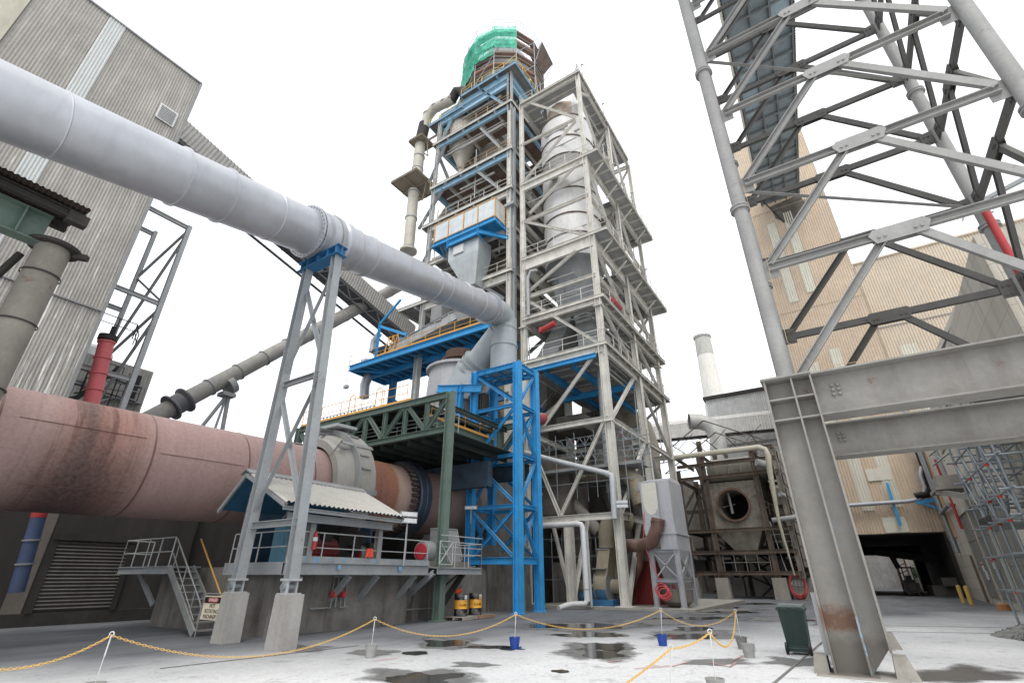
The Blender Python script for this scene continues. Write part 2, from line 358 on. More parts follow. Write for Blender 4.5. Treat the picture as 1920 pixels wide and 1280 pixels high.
# ================================================================ rotary kiln
KX, KR = -20.5, 1.75
def kz(y): return 5.07+.026*y
km = bpy.data.materials.new('heat stained kiln shell'); km.use_nodes = True; t = NT(km); b = t.n['Principled BSDF']
tc = t.new('ShaderNodeTexCoord').outputs['Object']; sx = t.new('ShaderNodeSeparateXYZ'); t.link(tc, sx.inputs[0])
n1 = noise(t, tc, .9, 7, .65); n2 = noise(t, tc, 1.6, 6, .7, (.15, 2.2, .15)); n3 = noise(t, tc, 9, 5, .7)
wy = t.new('ShaderNodeMath', operation='MULTIPLY_ADD'); t.link(n1, wy.inputs[0]); wy.inputs[1].default_value = .55; t.link(sx.outputs[1], wy.inputs[2])
cr = t.new('ShaderNodeValToRGB'); mr = t.new('ShaderNodeMapRange'); t.link(wy.outputs[0], mr.inputs[0]); mr.inputs[1].default_value = 0; mr.inputs[2].default_value = 30
KY0 = -8.0   # local y of object origin
stops = [(0,(125,102,96)),(4.0,(150,126,120)),(4.6,(137,106,95)),(4.95,(84,58,48)),(5.15,(53,36,31)),(5.35,(112,75,60)),(5.9,(137,98,83)),(6.5,(141,111,102)),(7.1,(150,124,119)),(16.2,(141,119,114)),(16.4,(120,76,50)),(17.0,(116,66,38)),(18.1,(137,86,51)),(18.3,(166,147,127)),(18.8,(163,144,131)),(19.4,(118,94,91)),(22.3,(115,96,92)),(23.6,(139,131,122)),(30,(139,133,125))]
cr.color_ramp.elements[0].position = 0; cr.color_ramp.elements[0].color = (*lin(stops[0][1]), 1)
cr.color_ramp.elements[1].position = 1; cr.color_ramp.elements[1].color = (*lin(stops[-1][1]), 1)
for y, c in stops[1:-1]:
    e = cr.color_ramp.elements.new((y+.27)/30); e.color = (*lin(c), 1)
t.link(mr.outputs[0], cr.inputs[0]); k = cr.outputs[0]
k = mixn(t, .14, k, mixn(t, ramp(t, n2, .3, .7), lin((112, 84, 80)), lin((190, 164, 160))))
ns = noise(t, tc, 1, 7, .75, (.28, 5.5, .28)); bandm = t.new('ShaderNodeMapRange'); t.link(sx.outputs[1], bandm.inputs[0])
for i_, v_ in ((1, 3.4), (2, 4.9)): bandm.inputs[i_].default_value = v_
bm2 = ramp(t, sx.outputs[1], 7.2, 5.6); m3 = t.new('ShaderNodeMath', operation='MULTIPLY'); t.link(bandm.outputs[0], m3.inputs[0]); t.link(bm2, m3.inputs[1]); m4 = t.new('ShaderNodeMath', operation='MULTIPLY'); t.link(m3.outputs[0], m4.inputs[0]); t.link(ramp(t, ns, .5, .62), m4.inputs[1])
k = mixn(t, m4.outputs[0], k, lin((84, 50, 38)))
lowz = t.new('ShaderNodeMath', operation='MULTIPLY_ADD'); t.link(n1, lowz.inputs[0]); lowz.inputs[1].default_value = 1.6; t.link(sx.outputs[2], lowz.inputs[2]); m5 = t.new('ShaderNodeMath', operation='MULTIPLY'); t.link(m3.outputs[0], m5.inputs[0]); t.link(ramp(t, lowz.outputs[0], 6.6, 5.0), m5.inputs[1])
k = mixn(t, m5.outputs[0], k, lin((58, 42, 38)))        # soot and underside shade painted low on the hot band
mm = t.new('ShaderNodeMath', operation='MULTIPLY'); t.link(ramp(t, n2, .62, .72), mm.inputs[0]); t.link(ramp(t, n1, .5, .8), mm.inputs[1])
k = mixn(t, mm.outputs[0], k, lin((112, 70, 52)))
k = mixn(t, .15, k, mixn(t, ramp(t, n3, .3, .7), lin((90, 68, 64)), lin((206, 180, 176))))
t.link(k, b.inputs['Base Color']); b.inputs['Roughness'].default_value = .62; b.inputs['Specular IOR Level'].default_value = .3
bp = t.new('ShaderNodeBump'); bp.inputs['Strength'].default_value = .12; bp.inputs['Distance'].default_value = .02; t.link(n3, bp.inputs['Height']); t.link(bp.outputs[0], b.inputs['Normal'])
KAX = V((0, 1, .026)); K0 = V((KX, 0, kz(0)))
kt = thing('rotary_kiln', 'long pinkish brown rotary kiln drum with rust bands and dark steel tyre', 'kiln', (KX, 0, 0))
m = MB(); m.lathe(K0, KAX, [(-26, KR), (29.5, KR)], 96, up=(1,0,0)); part('shell', m, km, kt)
m = MB()
for y in (3.0, 6.9, 10.2, 13.2, 22.4): m.lathe(K0, KAX, [(y-.03, KR+.002), (y-.02, KR+.014), (y+.02, KR+.014), (y+.03, KR+.002)], 96, cap=False)
for y0, y1, a in ((3.4,6.6,.35),(7.1,10,.1),(10.4,13,-.25),(4,6.6,-.7)):
    for s_ in (0,):
        p = K0+V((math.cos(a), 0, math.sin(a)))*(KR+.004); m.bar(p+KAX*y0, p+KAX*y1, .03, .012)
part('weld_seam', m, M('dark weld seam', (104, 76, 70), .7, var=.2), kt)
m = MB(); m.lathe(K0, KAX, [(19.62,KR+.05),(19.62,KR+.24),(19.7,KR+.3),(20.0,KR+.3),(20.06,KR+.27),(20.12,KR+.3),(20.45,KR+.3),(20.52,KR+.24),(20.52,KR+.05)], 96)
part('tyre', m, M('polished steel tyre', (74, 84, 98), .35, .6, var=.2, dust=.1, streak=.0), kt)
padm = M('dark heat scaled pads', (66, 58, 54), .8, var=.25)
for i in range(40):
    a = 2*PI*i/40; q = V((math.cos(a), 0, math.sin(a)))
    d, sd_, u = basis(KAX, q); c = K0+KAX*19.35+q*(KR+.07); m = MB()
    m.ext(c-KAX*.22, c+KAX*.22, [(-.085,-.07),(.085,-.07),(.085,.07),(-.085,.07)], q); part('tyre_pad', m, padm, kt)
m = MB(); m.lathe(K0, KAX, [(-27.5, 2.3), (-24, 2.3)], 40); part('burner_hood', m, concd, kt)
# fixed gear guard round the kiln
gt = thing('gear_guard', 'big round grey sheet steel gear guard wrapped over the kiln', 'machine guard', (KX, 15, 3.5))
m = MB(); m.lathe(K0, KAX, [(14.0,1.86),(14.0,2.2),(14.25,2.28),(14.35,2.45),(14.75,2.52),(14.78,2.72),(15.75,2.72),(15.8,1.9)], 72, up=(1,0,0), a0=-.95, a1=PI+.95)
part('casing', m, M('dusty guard sheet', (148, 146, 140), .6, .1, var=.1, dust=.6, rust=.12, streak=.45), gt)
m = MB()
for a in (-.12, .72, 1.45, 2.2, 2.9):
    q = V((math.cos(a), 0, math.sin(a))); c = K0+KAX*14.0
    m.bar(c+q*1.9+KAX*-.03, c+q*2.85+KAX*-.03, .05, .05, KAX)
    m.bar(c+q*2.74, c+q*2.74+KAX*1.85, .22, .05, q); m.bar(c+q*2.5, c+q*2.5+KAX*.76, .22, .05, q)
for a in (.25, .5, 1.0, 1.2):
    q = V((math.cos(a), 0, math.sin(a))); c = K0+KAX*14.9+q*2.76; m.bar(c, c+KAX*.5, .08, .08, q)
for a in (.0,): pass
m.lathe(K0, KAX, [(14.72, 2.54), (14.72, 2.8), (14.8, 2.8), (14.8, 2.7)], 72, up=(1,0,0), a0=-.95, a1=PI+.95)
part('flange_strip', m, grey, gt)
c = K0+KAX*14.9+V((.35, 0, 2.9)); m = MB(); m.poly([c+V((-1.0,-.6,-.12)), c+V((.8,-.6,-.12)), c+V((.8,.6,-.08)), c+V((-1.0,.6,-.08))], (0,0,.14)); part('inspection_lid', m, lgrey, gt)
# concrete pier carrying the drive and the thrust rollers
m = MB(); m.box(-23.4, -15.85, 10.3, 16.45, 0, 2.0); m.box(-22.6, -16.9, 16.45, 23.5, 0, 2.05); m.box(-16.9, -16.5, 17.5, 17.9, 0, 2.0)
solo('kiln_plinth', m, concd, 'massive stained concrete plinth under the kiln drive platform', 'plinth')
m = MB(); m.box(-22.3, -17.2, 24.0, 28.6, 0, 3.3); m.box(-17.2, -16.9, 24.4, 28.2, 0, 1.2)
solo('riser_plinth', m, concd, 'plain concrete block standing behind the bright blue trestle legs', 'plinth')
# drive platform: deck, edge beam, brackets, rails
pt = thing('drive_platform', 'narrow steel platform with rails round the kiln drive plinth', 'platform', (-15.4, 13, 2))
m = MB(); m.box(-18.2, -14.95, 9.95, 10.3, 2.02, 2.08); m.box(-15.85, -14.95, 10.3, 16.9, 2.02, 2.08); m.box(-17.0, -14.6, 16.9, 19.9, 2.0, 2.06); part('deck', m, grey, pt)
m = MB(); m.ch((-14.9, 9.95, 1.93), (-14.9, 16.6, 1.93), .1, .36, up=(0,0,1)); m.bar((-14.92, 9.95, 2.2), (-14.92, 16.6, 2.2), .012, .2); m.ch((-14.9, 9.9, 1.93), (-18.2, 9.9, 1.93), .1, .36); m.ch((-14.6, 16.8, 1.9), (-14.6, 19.9, 1.9), .08, .24); part('edge_beam', m, gblue, pt)
m = MB()
for y in (10.6, 12.6, 13.9, 15.9): m.ch((-14.98, y, 1.75), (-15.86, y, .95), .12, .2)
for y in (16.7,): m.ch((-14.7, y, 1.85), (-16.5, y, .7), .12, .2)
part('bracket', m, gblue, pt)
m = MB(); m.rail([(-18.1, 9.95, 2.05), (-14.95, 9.95, 2.05), (-14.95, 16.5, 2.05)], .98, 1.45); m.rail([(-14.6, 16.9, 2.05), (-14.6, 19.85, 2.05), (-16.6, 19.85, 2.05)], 1.0, .9, mid=True); m.rail([(-14.6,16.9,2.35),(-14.6,19.85,2.35)], .95, 9, posts=False); part('handrail', m, lgrey, pt)
m = MB(); y0, y1, x, z0, z1 = 16.75, 17.6, -14.5, 2.15, 3.05
for a, b_ in (((y0,z0),(y1,z0)),((y1,z0),(y1,z1)),((y1,z1),(y0,z1)),((y0,z1),(y0,z0)),((y0,z0),(y1,z1)),((y0,z1),(y1,z0))): m.tube((x,a[0],a[1]),(x,b_[0],b_[1]),.022,8)
m.lathe((x-.02,(y0+y1)/2,(z0+z1)/2),(1,0,0),[(0,.07),(.04,.07)],12); part('swing_gate', m, lgrey, pt)
m = MB()
for i, (y, w_, z, h_) in enumerate(((11.6,.14,2.2,.1),(12.2,.22,2.21,.13),(13.6,.2,2.21,.11),(14.9,.07,2.22,.09),(15.03,.06,2.2,.14),(15.2,.1,2.21,.12),(12.0,.3,1.98,.04),(14.9,.34,1.97,.07))):
    m.lathe((-14.86 if z < 2.1 else -14.912, y, z), (1,0,0), [(0, .3*w_), (.006, .3*w_)], 6)
for i in range(4): m.box(-14.915, -14.908, 10.6+i*.17, 10.68+i*.17, 2.1, 2.28)
part('paint_patch', m, M('chalky blue paint patch', (112, 160, 196), .7, streak=.3), pt)
# left landing and stair
lt = thing('landing', 'small steel landing with rails at the head of the stair', 'platform', (-22.6, 9.7, 2))
m = MB(); m.box(-24.7, -20.6, 9.2, 10.28, 1.98, 2.04); part('deck', m, grey, lt)
m = MB(); m.ch((-24.7, 9.17, 1.9), (-20.6, 9.17, 1.9), .08, .24); m.ch((-24.72, 9.2, 1.9), (-24.72, 10.2, 1.9), .08, .24); m.bar((-24.5, 9.9, 1.8), (-23.4, 10.25, .7), .1, .16); part('edge_beam', m, gblue, lt)
m = MB(); m.rail([(-20.7, 9.2, 2.0), (-24.7, 9.2, 2.0), (-24.7, 10.2, 2.0)], 1.0, 1.1); part('handrail', m, lgrey, lt)
st = thing('stair', 'steep open tread steel stair with one orange handrail', 'stair', (-19, 9.5, 0))
A0, A1 = V((-17.85, 9.4, .0)), V((-20.6, 9.4, 2.0)); m = MB()
for y in (-.2, .6): m.ch(A0*1+V((0, y, .08)), A1+V((0, y, -.02)), .06, .22)
part('stringer', m, grey, st)
m = MB()
for i in range(9): p = A0+(A1-A0)*(i+.6)/9.4; m.box(p.x-.13, p.x+.13, 9.22, 9.98, p.z, p.z+.04)
part('tread', m, grey, st)
m = MB(); q = V((0, -.2, 0)); m.pipe([A0+q+V((.05,0,.35)), A0+q+V((0.1,0,.8)), A0+q+V((-.15,0,1.02)), A1+q+V((0,0,.95))], .025, 8); m.tube(A0+q+V((-.2,0,.45)), A1+q+V((0,0,.45)), .02, 8)
for f in (.2,.55,.9): p = A0+(A1-A0)*f+q; m.tube(p, p+V((0,0,.97)), .02, 8)
part('grey_rail', m, grey, st)
m = MB(); q = V((0, .62, 0)); m.pipe([A0+q+V((-.2,0,.95)), A1+q+V((0,0,.98))], .028, 8); part('orange_rail', m, yellow, st)
# danger board at the stair foot
sg = thing('warning_sign', 'cream danger board on a bent rail beside the stair foot', 'sign', (-16.9, 9.1, .0))
m = MB(); m.box(-17.3, -16.2, 9.0, 9.04, .52, 1.16); part('board', m, M('cream enamel board', (220, 212, 188), .5, var=.05, streak=.2), sg)
m = MB(); m.box(-17.26, -16.24, 8.986, 8.998, .97, 1.13); part('black_band', m, black, sg)
m = MB(); m.lathe((-16.75, 8.984, 1.05), (0,-1,0), [(0,.075),(.006,.075)], 24); m2 = MB()
for v in range(len(m.v)): x_, y_, z_ = m.v[v]; m.v[v] = (-16.75+(x_+16.75)*4.2, y_, z_)
part('red_oval', m, red, sg)
m = MB(); m.pipe([(-17.38,9.02,.05),(-17.38,9.02,1.1),(-17.28,9.02,1.22),(-16.18,9.02,1.22)], .02, 8); part('frame', m, grey, sg)
def text(body, size, loc, rot, mat, par, name='lettering', ext=.002, sx=1.0, align='CENTER'):
    cu = bpy.data.curves.new(name, 'FONT'); cu.body = body; cu.size = size; cu.align_x = align; cu.align_y = 'CENTER'; cu.extrude = ext
    o = bpy.data.objects.new(name, cu); COL.objects.link(o); dg = bpy.context.evaluated_depsgraph_get()
    me = bpy.data.meshes.new_from_object(o.evaluated_get(dg)); bpy.data.objects.remove(o); bpy.data.curves.remove(cu)
    me.materials.clear(); me.materials.append(mat); o = bpy.data.objects.new(name, me); COL.objects.link(o)
    o.parent = par; o.location = V(loc)-OFF[par.name]; o.rotation_euler = rot; o.scale = (sx, 1, 1); OFF[o.name] = OFF[par.name]; return o
ink = M('black lettering', (26, 26, 26), .6, streak=0, dust=0, bump=0); wink = M('white lettering', (226, 226, 222), .6, streak=0, dust=0, bump=0)
R_S = (PI/2, 0, 0)          # reads from the -Y side
R_E = (PI/2, 0, PI/2)       # reads from the +X side
text('DANGER', .12, (-16.75, 8.976, 1.05), R_S, wink, sg)
for i, s_ in enumerate(('HOT', 'ROTATING', 'MACHINERY')): text(s_, .15, (-16.75, 8.996, .89-.145*i), R_S, ink, sg)
# ================================================================ shelter over the kiln drive
rt = thing('drive_shelter', 'open gable shelter with dusty corrugated roof over the kiln drive', 'shelter', (-16, 11.8, 2))
RX, RZ, Y0, Y1 = -17.0, 4.98, 9.2, 14.35
roofm = M('dust caked corrugated roofing', (178, 176, 168), .85, var=.12, dust=.85, streak=.35, bump=.5, scale=2)
underm = M('blue painted roof soffit', (44, 92, 122), .7, var=.15, dust=.0, streak=.2)
def slope(x1, z1, mat, name, side):
    m = MB(); d = V((x1-RX, 0, z1-RZ)); nrm = V((-d.z*side, 0, d.x*side)).normalized()
    if nrm.z < 0: nrm = -nrm
    m.corr((RX, Y0, RZ), (0, 1, 0), d, Y1-Y0, d.length, .19, .06, nrm, round_=True); part(name, m, mat, rt)
    m = MB(); m.add([V((RX, Y0, RZ))-nrm*.02, V((RX, Y1, RZ))-nrm*.02, V((x1, Y1, z1))-nrm*.02, V((x1, Y0, z1))-nrm*.02], [(0,1,2,3)]); part('soffit', m, underm, rt)
    m = MB()
    for y in (Y0+.03, (Y0+Y1)/2, Y1-.03): m.ch(V((RX, y, RZ-.09)), V((x1, y, z1-.09)), .07, .13)
    part('rafter', m, grey, rt)
slope(-14.35, 3.78, roofm, 'roof_sheet', -1); slope(-18.3, 3.82, roofm, 'roof_sheet', 1)
m = MB(); m.ext((RX, Y0-.05, RZ+.05), (RX, Y1+.02, RZ+.05), [(-.3,-.14),(0,0),(.3,-.14),(.3,-.1),(0,.05),(-.3,-.1)])
for i in range(5): m.tube((RX, Y0+i*1.03, RZ+.09), (RX, Y0+i*1.03+.95, RZ+.09), .03, 8)
part('ridge_cap', m, grey, rt)
m = MB(); m.ch((-14.42, Y0, 3.62), (-14.42, Y1, 3.62), .07, .12); m.hs((-14.75, Y0+.4, 3.42), (-14.75, Y1-.2, 3.42), .12, .24)
m.ch((-14.4, Y0+.02, 3.7), (RX, Y0+.02, RZ-.1), .05, .14)
part('eave_beam', m, gblue, rt)
for y in (10.75, 13.75):
    m = MB(); m.hs((-15.0, y, 2.08), (-15.0, y, 3.5), .2, .2, .02, (1,0,0)); part('post', m, grey, rt)
m = MB(); m.tube((-17.6, 9.9, 2.0), (-17.6, 9.9, 4.5), .07, 10); part('back_post', m, gblue, rt)
# machines under the shelter
def motor(name, label, cat, loc, L, r, mat, endm):
    t_ = thing(name, label, cat, loc); x, y, z = loc; m = MB()
    m.lathe((x, y-L/2, z+r+.12), (0,1,0), [(0, r*.55), (0, r*.9), (.08, r), (L-.2, r), (L-.2, r*.92), (L, r*.7)], 28)
    for i in range(20):
        a = 2*PI*i/20; q = V((math.cos(a), 0, math.sin(a))); c = V((x, y-L/2+.15, z+r+.12))
        m.bar(c+q*r, c+q*r+V((0, L-.45, 0)), .02, .07, q)
    part('housing', m, mat, t_); m = MB(); m.box(x-r*.8, x+r*.8, y-L*.4, y+L*.3, z, z+.16); part('foot', m, dark, t_)
    m = MB(); m.box(x+r*.2, x+r*.2+.3, y-.2, y+.2, z+2*r, z+2*r+.25); part('terminal_box', m, dark, t_)
    m = MB(); m.lathe((x, y-L/2-.03, z+r+.12), (0,1,0), [(0, r*.3), (.0, r*.8), (.08, r*.85)], 24); part('fan_cowl', m, endm, t_); return t_
motor('drive_motor', 'red drive motor on the platform beneath the corrugated shelter', 'motor', (-16.6, 12.4, 2.05), 1.5, .42, M('dusty dark red machine', (120, 44, 44), .6, var=.2, dust=.5), dark)
motor('standby_motor', 'smaller grey motor with a red cowl under the shelter', 'motor', (-16.2, 14.3, 2.05), .9, .3, grey, red)
m = MB(); m.box(-18.2, -16.2, 12.9, 14.2, 2.02, 3.3); m.box(-17.9, -16.5, 13.1, 14.0, 3.3, 3.6); m.lathe((-16.2,13.5,2.7),(1,0,0),[(0,.2),(.35,.18)],16); m.box(-18.6,-15.95,10.9,14.6,2.0,2.12)
solo('gearbox', m, dark, 'dark grease stained gearbox behind the motors under the shelter', 'gearbox')
ct = thing('electrical_cabinet', 'pale blue electrical cabinet standing under the drive shelter', 'cabinet', (-16.3, 10.9, 2.05))
m = MB(); m.box(-16.7, -16.1, 10.5, 11.35, 2.05, 3.35); part('body', m, M('pale blue cabinet', (92, 136, 158), .55, var=.1, dust=.4), ct); m = MB(); m.box(-16.1, -16.08, 10.55, 10.92, 2.15, 3.28); m.box(-16.1, -16.08, 10.95, 11.3, 2.15, 3.28); part('door', m, M('cabinet door blue', (104, 148, 168), .5, var=.1), ct)
m = MB(); m.box(-18.75, -18.65, 10.6, 16.3, 2.0, 4.0); m.box(-18.5,-17.9,15.9,16.0,2,4.2); solo('backing_screen', m, M('dark blue screen sheet', (34, 58, 80), .75, var=.25, dust=.1), 'dark blue sheet steel screen behind the drive machinery', 'screen')
et = thing('fire_extinguisher', 'red fire extinguisher hung on the shelter post', 'extinguisher', (-14.85, 10.85, 2.5))
m = MB(); m.lathe((-14.85, 10.85, 2.5), (0,0,1), [(0,.075),(.42,.08),(.5,.04),(.56,.03)], 16); part('cylinder', m, red, et); m = MB(); m.lathe((-14.85,10.85,2.75),(0,0,1),[(0,.083),(.12,.083)],16); part('label', m, white_p, et); m = MB(); m.pipe([(-14.83,10.85,3.06),(-14.75,10.9,3.05),(-14.76,10.92,2.7)], .014, 6); part('hose', m, black, et)
m = MB()
for dx in (-.07, .07): m.poly([(-14.86, 13.2+dx, 2.62), (-14.86, 13.32+dx, 2.62), (-14.86, 13.34+dx*1.4, 2.32), (-14.86, 13.27+dx*1.2, 2.36), (-14.86, 13.18+dx*1.4, 2.3)], (.02, 0, 0))
solo('warning_flag', m, M('fluorescent orange red cloth', (240, 84, 62), .7, streak=0, dust=0), 'bright orange red rag flag tied to the platform rail', 'flag')
# tyre support roller beside the platform
st_ = thing('support_roller', 'red ended support roller with grey guard under the kiln tyre', 'roller', (-16.9, 19, 2.1))
m = MB(); m.lathe((-17.6, 19.4, 3.05), (0,1,.026), [(0,.55),(1.2,.55)], 36); part('roller', m, M('worn roller steel', (96, 98, 102), .4, .5), st_)
m = MB(); m.lathe((-16.9, 18.2, 2.75), (0,1,0), [(0,.1),(0,.44),(.2,.46),(.7,.5),(.75,.38)], 28); part('bearing_housing', m, gblue, st_)
m = MB(); m.lathe((-16.9, 18.12, 2.75), (0,1,0), [(0,.12),(.02,.36),(.09,.36)], 28); part('end_cover', m, M('dusty crimson cover', (176, 48, 62), .5, var=.15, dust=.3), st_)
m = MB(); c = V((-16.3, 19.3, 2.3)); m.hexa([c+V(p) for p in ((-.6,-.55,0),(.5,-.55,0),(.5,.6,0),(-.6,.6,0))], [c+V(p) for p in ((-.6,-.55,1.45),(.1,-.55,1.45),(.1,.6,1.45),(-.6,.6,1.45))]); m.box(c.x+.1,c.x+.5,c.y-.58,c.y-.54,2.4,3.2); part('guard', m, grey, st_)
m = MB()
for s_ in (-.55, .6): m.bar(c+V((.12,s_,1.46)), c+V((.52,s_,.1)), .04, .04)
m.bar(c+V((.12,-.55,1.48)), c+V((.12,.6,1.48)), .04,.04); m.bar(c+V((-.6,-.56,1.48)), c+V((.12,-.56,1.48)), .04,.04); part('guard_frame', m, lgrey, st_)
m = MB(); m.box(-18.2,-15.6,17.9,20.3,2.0,2.32); part('base_plate', m, concd, st_)
# lamps on poles
def lamp(name, label, p, h, aim, n=2):
    t_ = thing(name, label, 'floodlight', p); m = MB(); x, y, z = p
    m.tube(p, (x, y, z+h), .035, 8); part('pole', m, lgrey, t_); a = V(aim).normalized(); s_ = a.cross(V((0,0,1))).normalized()
    for i in range(n):
        c = V((x, y, z+h-.05-.24*i))+a*.06; m = MB(); m.bar(c-s_*.36, c+s_*.36, .12, .19, (0,0,1)); part('lamp_head', m, M('lamp housing', (176,178,178), .5, .2), t_)
        m = MB(); m.bar(c-s_*.32+a*.065, c+s_*.32+a*.065, .01, .14, (0,0,1)); part('lamp_glass', m, M('lamp lens', (206, 210, 212), .2, streak=0, dust=.2), t_)
lamp('floodlight', 'twin tray floodlight on a pole beside the shelter eave', (-14.7, 14.9, 2.08), 1.92, (1, -.4, 0))
lamp('floodlight', 'single floodlight on a short pole fixed to the blue trestle leg', (-17.7, 22.95, 4.4), .9, (.6, -1, -.3), 1)
# valve set on the plinth face
vt = thing('valve_manifold', 'pipe loop with red valves on the plinth wall between the piers', 'valve set', (-15.8, 12.6, .6))
m = MB(); X = -15.72; m.pipe([(X,11.75,.72),(X,12.55,.72),(X,12.55,1.7),(X,12.95,1.7),(X,12.95,.72),(X,13.3,.72)], .03, 8); m.tube((X,12.75,.72),(X,12.75,1.66),.03,8); m.tube((X,13.15,.72),(X,13.15,1.7),.03,8); m.tube((X,12.5,1.7),(X,13.2,1.7),.03,8); part('pipework', m, grey, vt)
for y in (12.55, 12.95):
    m = MB(); m.lathe((X,y,1.02),(0,0,1),[(0,.03),(.04,.08),(.2,.08),(.26,.03)],12); part('valve', m, red, vt); m = MB(); m.lathe((X+.16,y,1.12),(1,0,0),[(-.1,.015),(0,.015),(0,.09),(.02,.09)],14); part('hand_wheel', m, red, vt)
# wall fittings on the plinth recess
m = MB(); X = -16.46
for y, z0, z1 in ((17.0, .1, 1.9), (17.25, .7, 1.5), (18.5, .2, 1.8)): m.tube((X+.0, y, z0), (X, y, z1), .022, 6)
m.tube((X,16.5,1.72),(X,19.5,1.72),.03,6); m.tube((X,16.5,.42),(X,19.5,.42),.03,6); m.box(X-.03,X+.1,17.2,17.5,1.0,1.5); m.pipe([(X,18.9,1.6),(X+.3,19.0,1.7),(X+.4,19.1,1.2),(X+.2,19.1,.6)],.02,6)
solo('wall_conduits', m, grey, 'grey conduits and a junction box on the wall behind the drums', 'conduit')
m = MB(); m.pipe([(-15.6,18.2,.15),(-15.9,18.6,1.2),(-15.4,19.6,2.0),(-15.2,20.2,2.1)], .05, 8); m.bar((-15.7,18.1,.2),(-15.6,19.9,1.95),.3,.12)
solo('chute_spout', m, dark, 'dark inclined chute with hoses above the oil drums', 'chute')
m = MB(); m.lathe((-15.35,18.95,1.05),(.5,.5,.3),[(0,.05),(.05,.1),(.25,.1),(.32,.04)],14); solo('red_float', m, orange, 'orange red round fitting hung above the drum with the torn white label', 'fitting')
# oil drums on pallets
def pallet(name, label, x, y, rz, mat):
    t_ = thing(name, label, 'pallet', (x, y, 0), 'pallets under the drums'); m = MB()
    for i in range(6): m.box(x-.55, x+.55, y-.55+i*.2, y-.55+i*.2+.12, .12, .145)
    part('deck_boards', m, mat, t_); m = MB()
    for i in (-.5, 0, .5): m.box(x+i-.05, x+i+.05, y-.55, y+.57, .02, .12)
    part('bearers', m, mat, t_); t_.rotation_euler = (0,0,rz); return t_
wood = M('weathered pallet wood', (138, 112, 90), .85, var=.2, dust=.3); woodg = M('grey dusty pallet wood', (150, 144, 134), .85, var=.2, dust=.6)
pallet('pallet', 'grey dusty pallet below the drum with the torn white label', -15.0, 18.95, .1, woodg); pallet('pallet', 'brown wooden pallet below the drum with the amber label', -14.95, 20.2, -.08, wood)
dm = bpy.data.materials.new('black and amber drum enamel'); dm.use_nodes = True; t = NT(dm); b = t.n['Principled BSDF']
tc = t.new('ShaderNodeTexCoord').outputs['Object']; sx = t.new('ShaderNodeSeparateXYZ'); t.link(tc, sx.inputs[0]); cr = t.new('ShaderNodeValToRGB'); cr.color_ramp.interpolation = 'CONSTANT'
cr.color_ramp.elements[0].color = (*lin((26,27,29)),1); cr.color_ramp.elements[1].position = .28; cr.color_ramp.elements[1].color = (*lin((226,162,40)),1); e = cr.color_ramp.elements.new(.62); e.color = (*lin((26,27,29)),1)
t.link(sx.outputs[2], cr.inputs[0]); t.link(mixn(t, ramp(t, noise(t, tc, 4), .5, .9), cr.outputs[0], DUST), b.inputs['Base Color']); b.inputs['Roughness'].default_value = .35
def drum(label, x, y, tilt):
    t_ = thing('oil_drum', label, 'drum', (x, y, .146), 'oil drums'); z = .146
    m = MB(); m.lathe((x,y,z),(0,0,1),[(0,.285),(.02,.295),(.28,.29),(.29,.302),(.31,.29),(.58,.29),(.59,.302),(.61,.29),(.86,.295),(.88,.285)],32,cap=False); part('shell', m, dm, t_)
    m = MB(); m.lathe((x,y,z+.86),(0,0,1),[(0,.28),(.005,.28)],32); m.lathe((x,y,z+.865),(0,0,1),[(0,.29),(.02,.295),(.02,.27),(0,.27)],32,cap=False); m.lathe((x+.12,y,z+.865),(0,0,1),[(0,.04),(.03,.04)],10); part('lid', m, M('drum lid', (120, 112, 96), .5, dust=.6), t_)
    q = V((math.cos(-.35), math.sin(-.35), 0)); s_ = V((-q.y, q.x, 0)); c = V((x,y,z))+q*.297
    m = MB(); c2 = V((x,y,z+.72))+V((math.cos(-.1),math.sin(-.1),0))*.292
    m.box(c2.x-.01,c2.x+.012,c2.y-.08,c2.y+.08,c2.z-.07,c2.z+.1); part('paper_label', m, white_p, t_); return t_, c
for lb, x, y, am in (('black and amber oil drum with a torn white label', -15.0, 18.95, 0), ('black and amber oil drum with a small amber label', -14.95, 19.95, 1)):
    t_, c = drum(lb, x, y, 0)
    for i, ch_ in enumerate('FULLMAX'):
        a = -.55+(i-3)*.165; text(ch_, .11, (x+math.cos(a)*.295, y+math.sin(a)*.295, .146+.43), (PI/2, 0, a+PI/2), ink, t_)
    if am:
        a = -.2; m = MB(); p = V((x+math.cos(a)*.3, y+math.sin(a)*.3, .88)); m.box(p.x-.012, p.x+.012, p.y-.07, p.y+.07, .8, .9); part('amber_label', m, yellow, t_)
# ================================================================ big duct, its A-frame and piers
for i, (x, lb) in enumerate(((-15.62, 'concrete pier under the duct support closest to the stair and danger board'), (-13.0, 'concrete pier under the duct support farther from the stair'))):
    m = MB(); z1 = 1.27; y = 9.0
    m.hexa([(x-.29,y-.28,0),(x+.28,y-.28,0),(x+.28,y+.28,0),(x-.29,y+.28,0)], [(x-.27,y-.26,z1),(x+.26,y-.26,z1),(x+.26,y+.26,z1),(x-.27,y+.26,z1)])
    solo('concrete_pier', m, M('smooth grey concrete', (162, 160, 156), .9, var=.1, dust=.2, streak=.5, bump=.25, dirt=(110,106,100)), lb, 'pier', 'piers under the duct support')
dt = thing('duct_support', 'tall grey steel frame with blue cap carrying the big duct', 'frame', (-14, 9, 1.3))
YS = 8.97; L0, L1 = V((-15.62, YS, 1.62)), V((-15.6, YS, 12.75)); R0, R1 = V((-13.02, YS, 1.62)), V((-13.85, YS, 12.75))
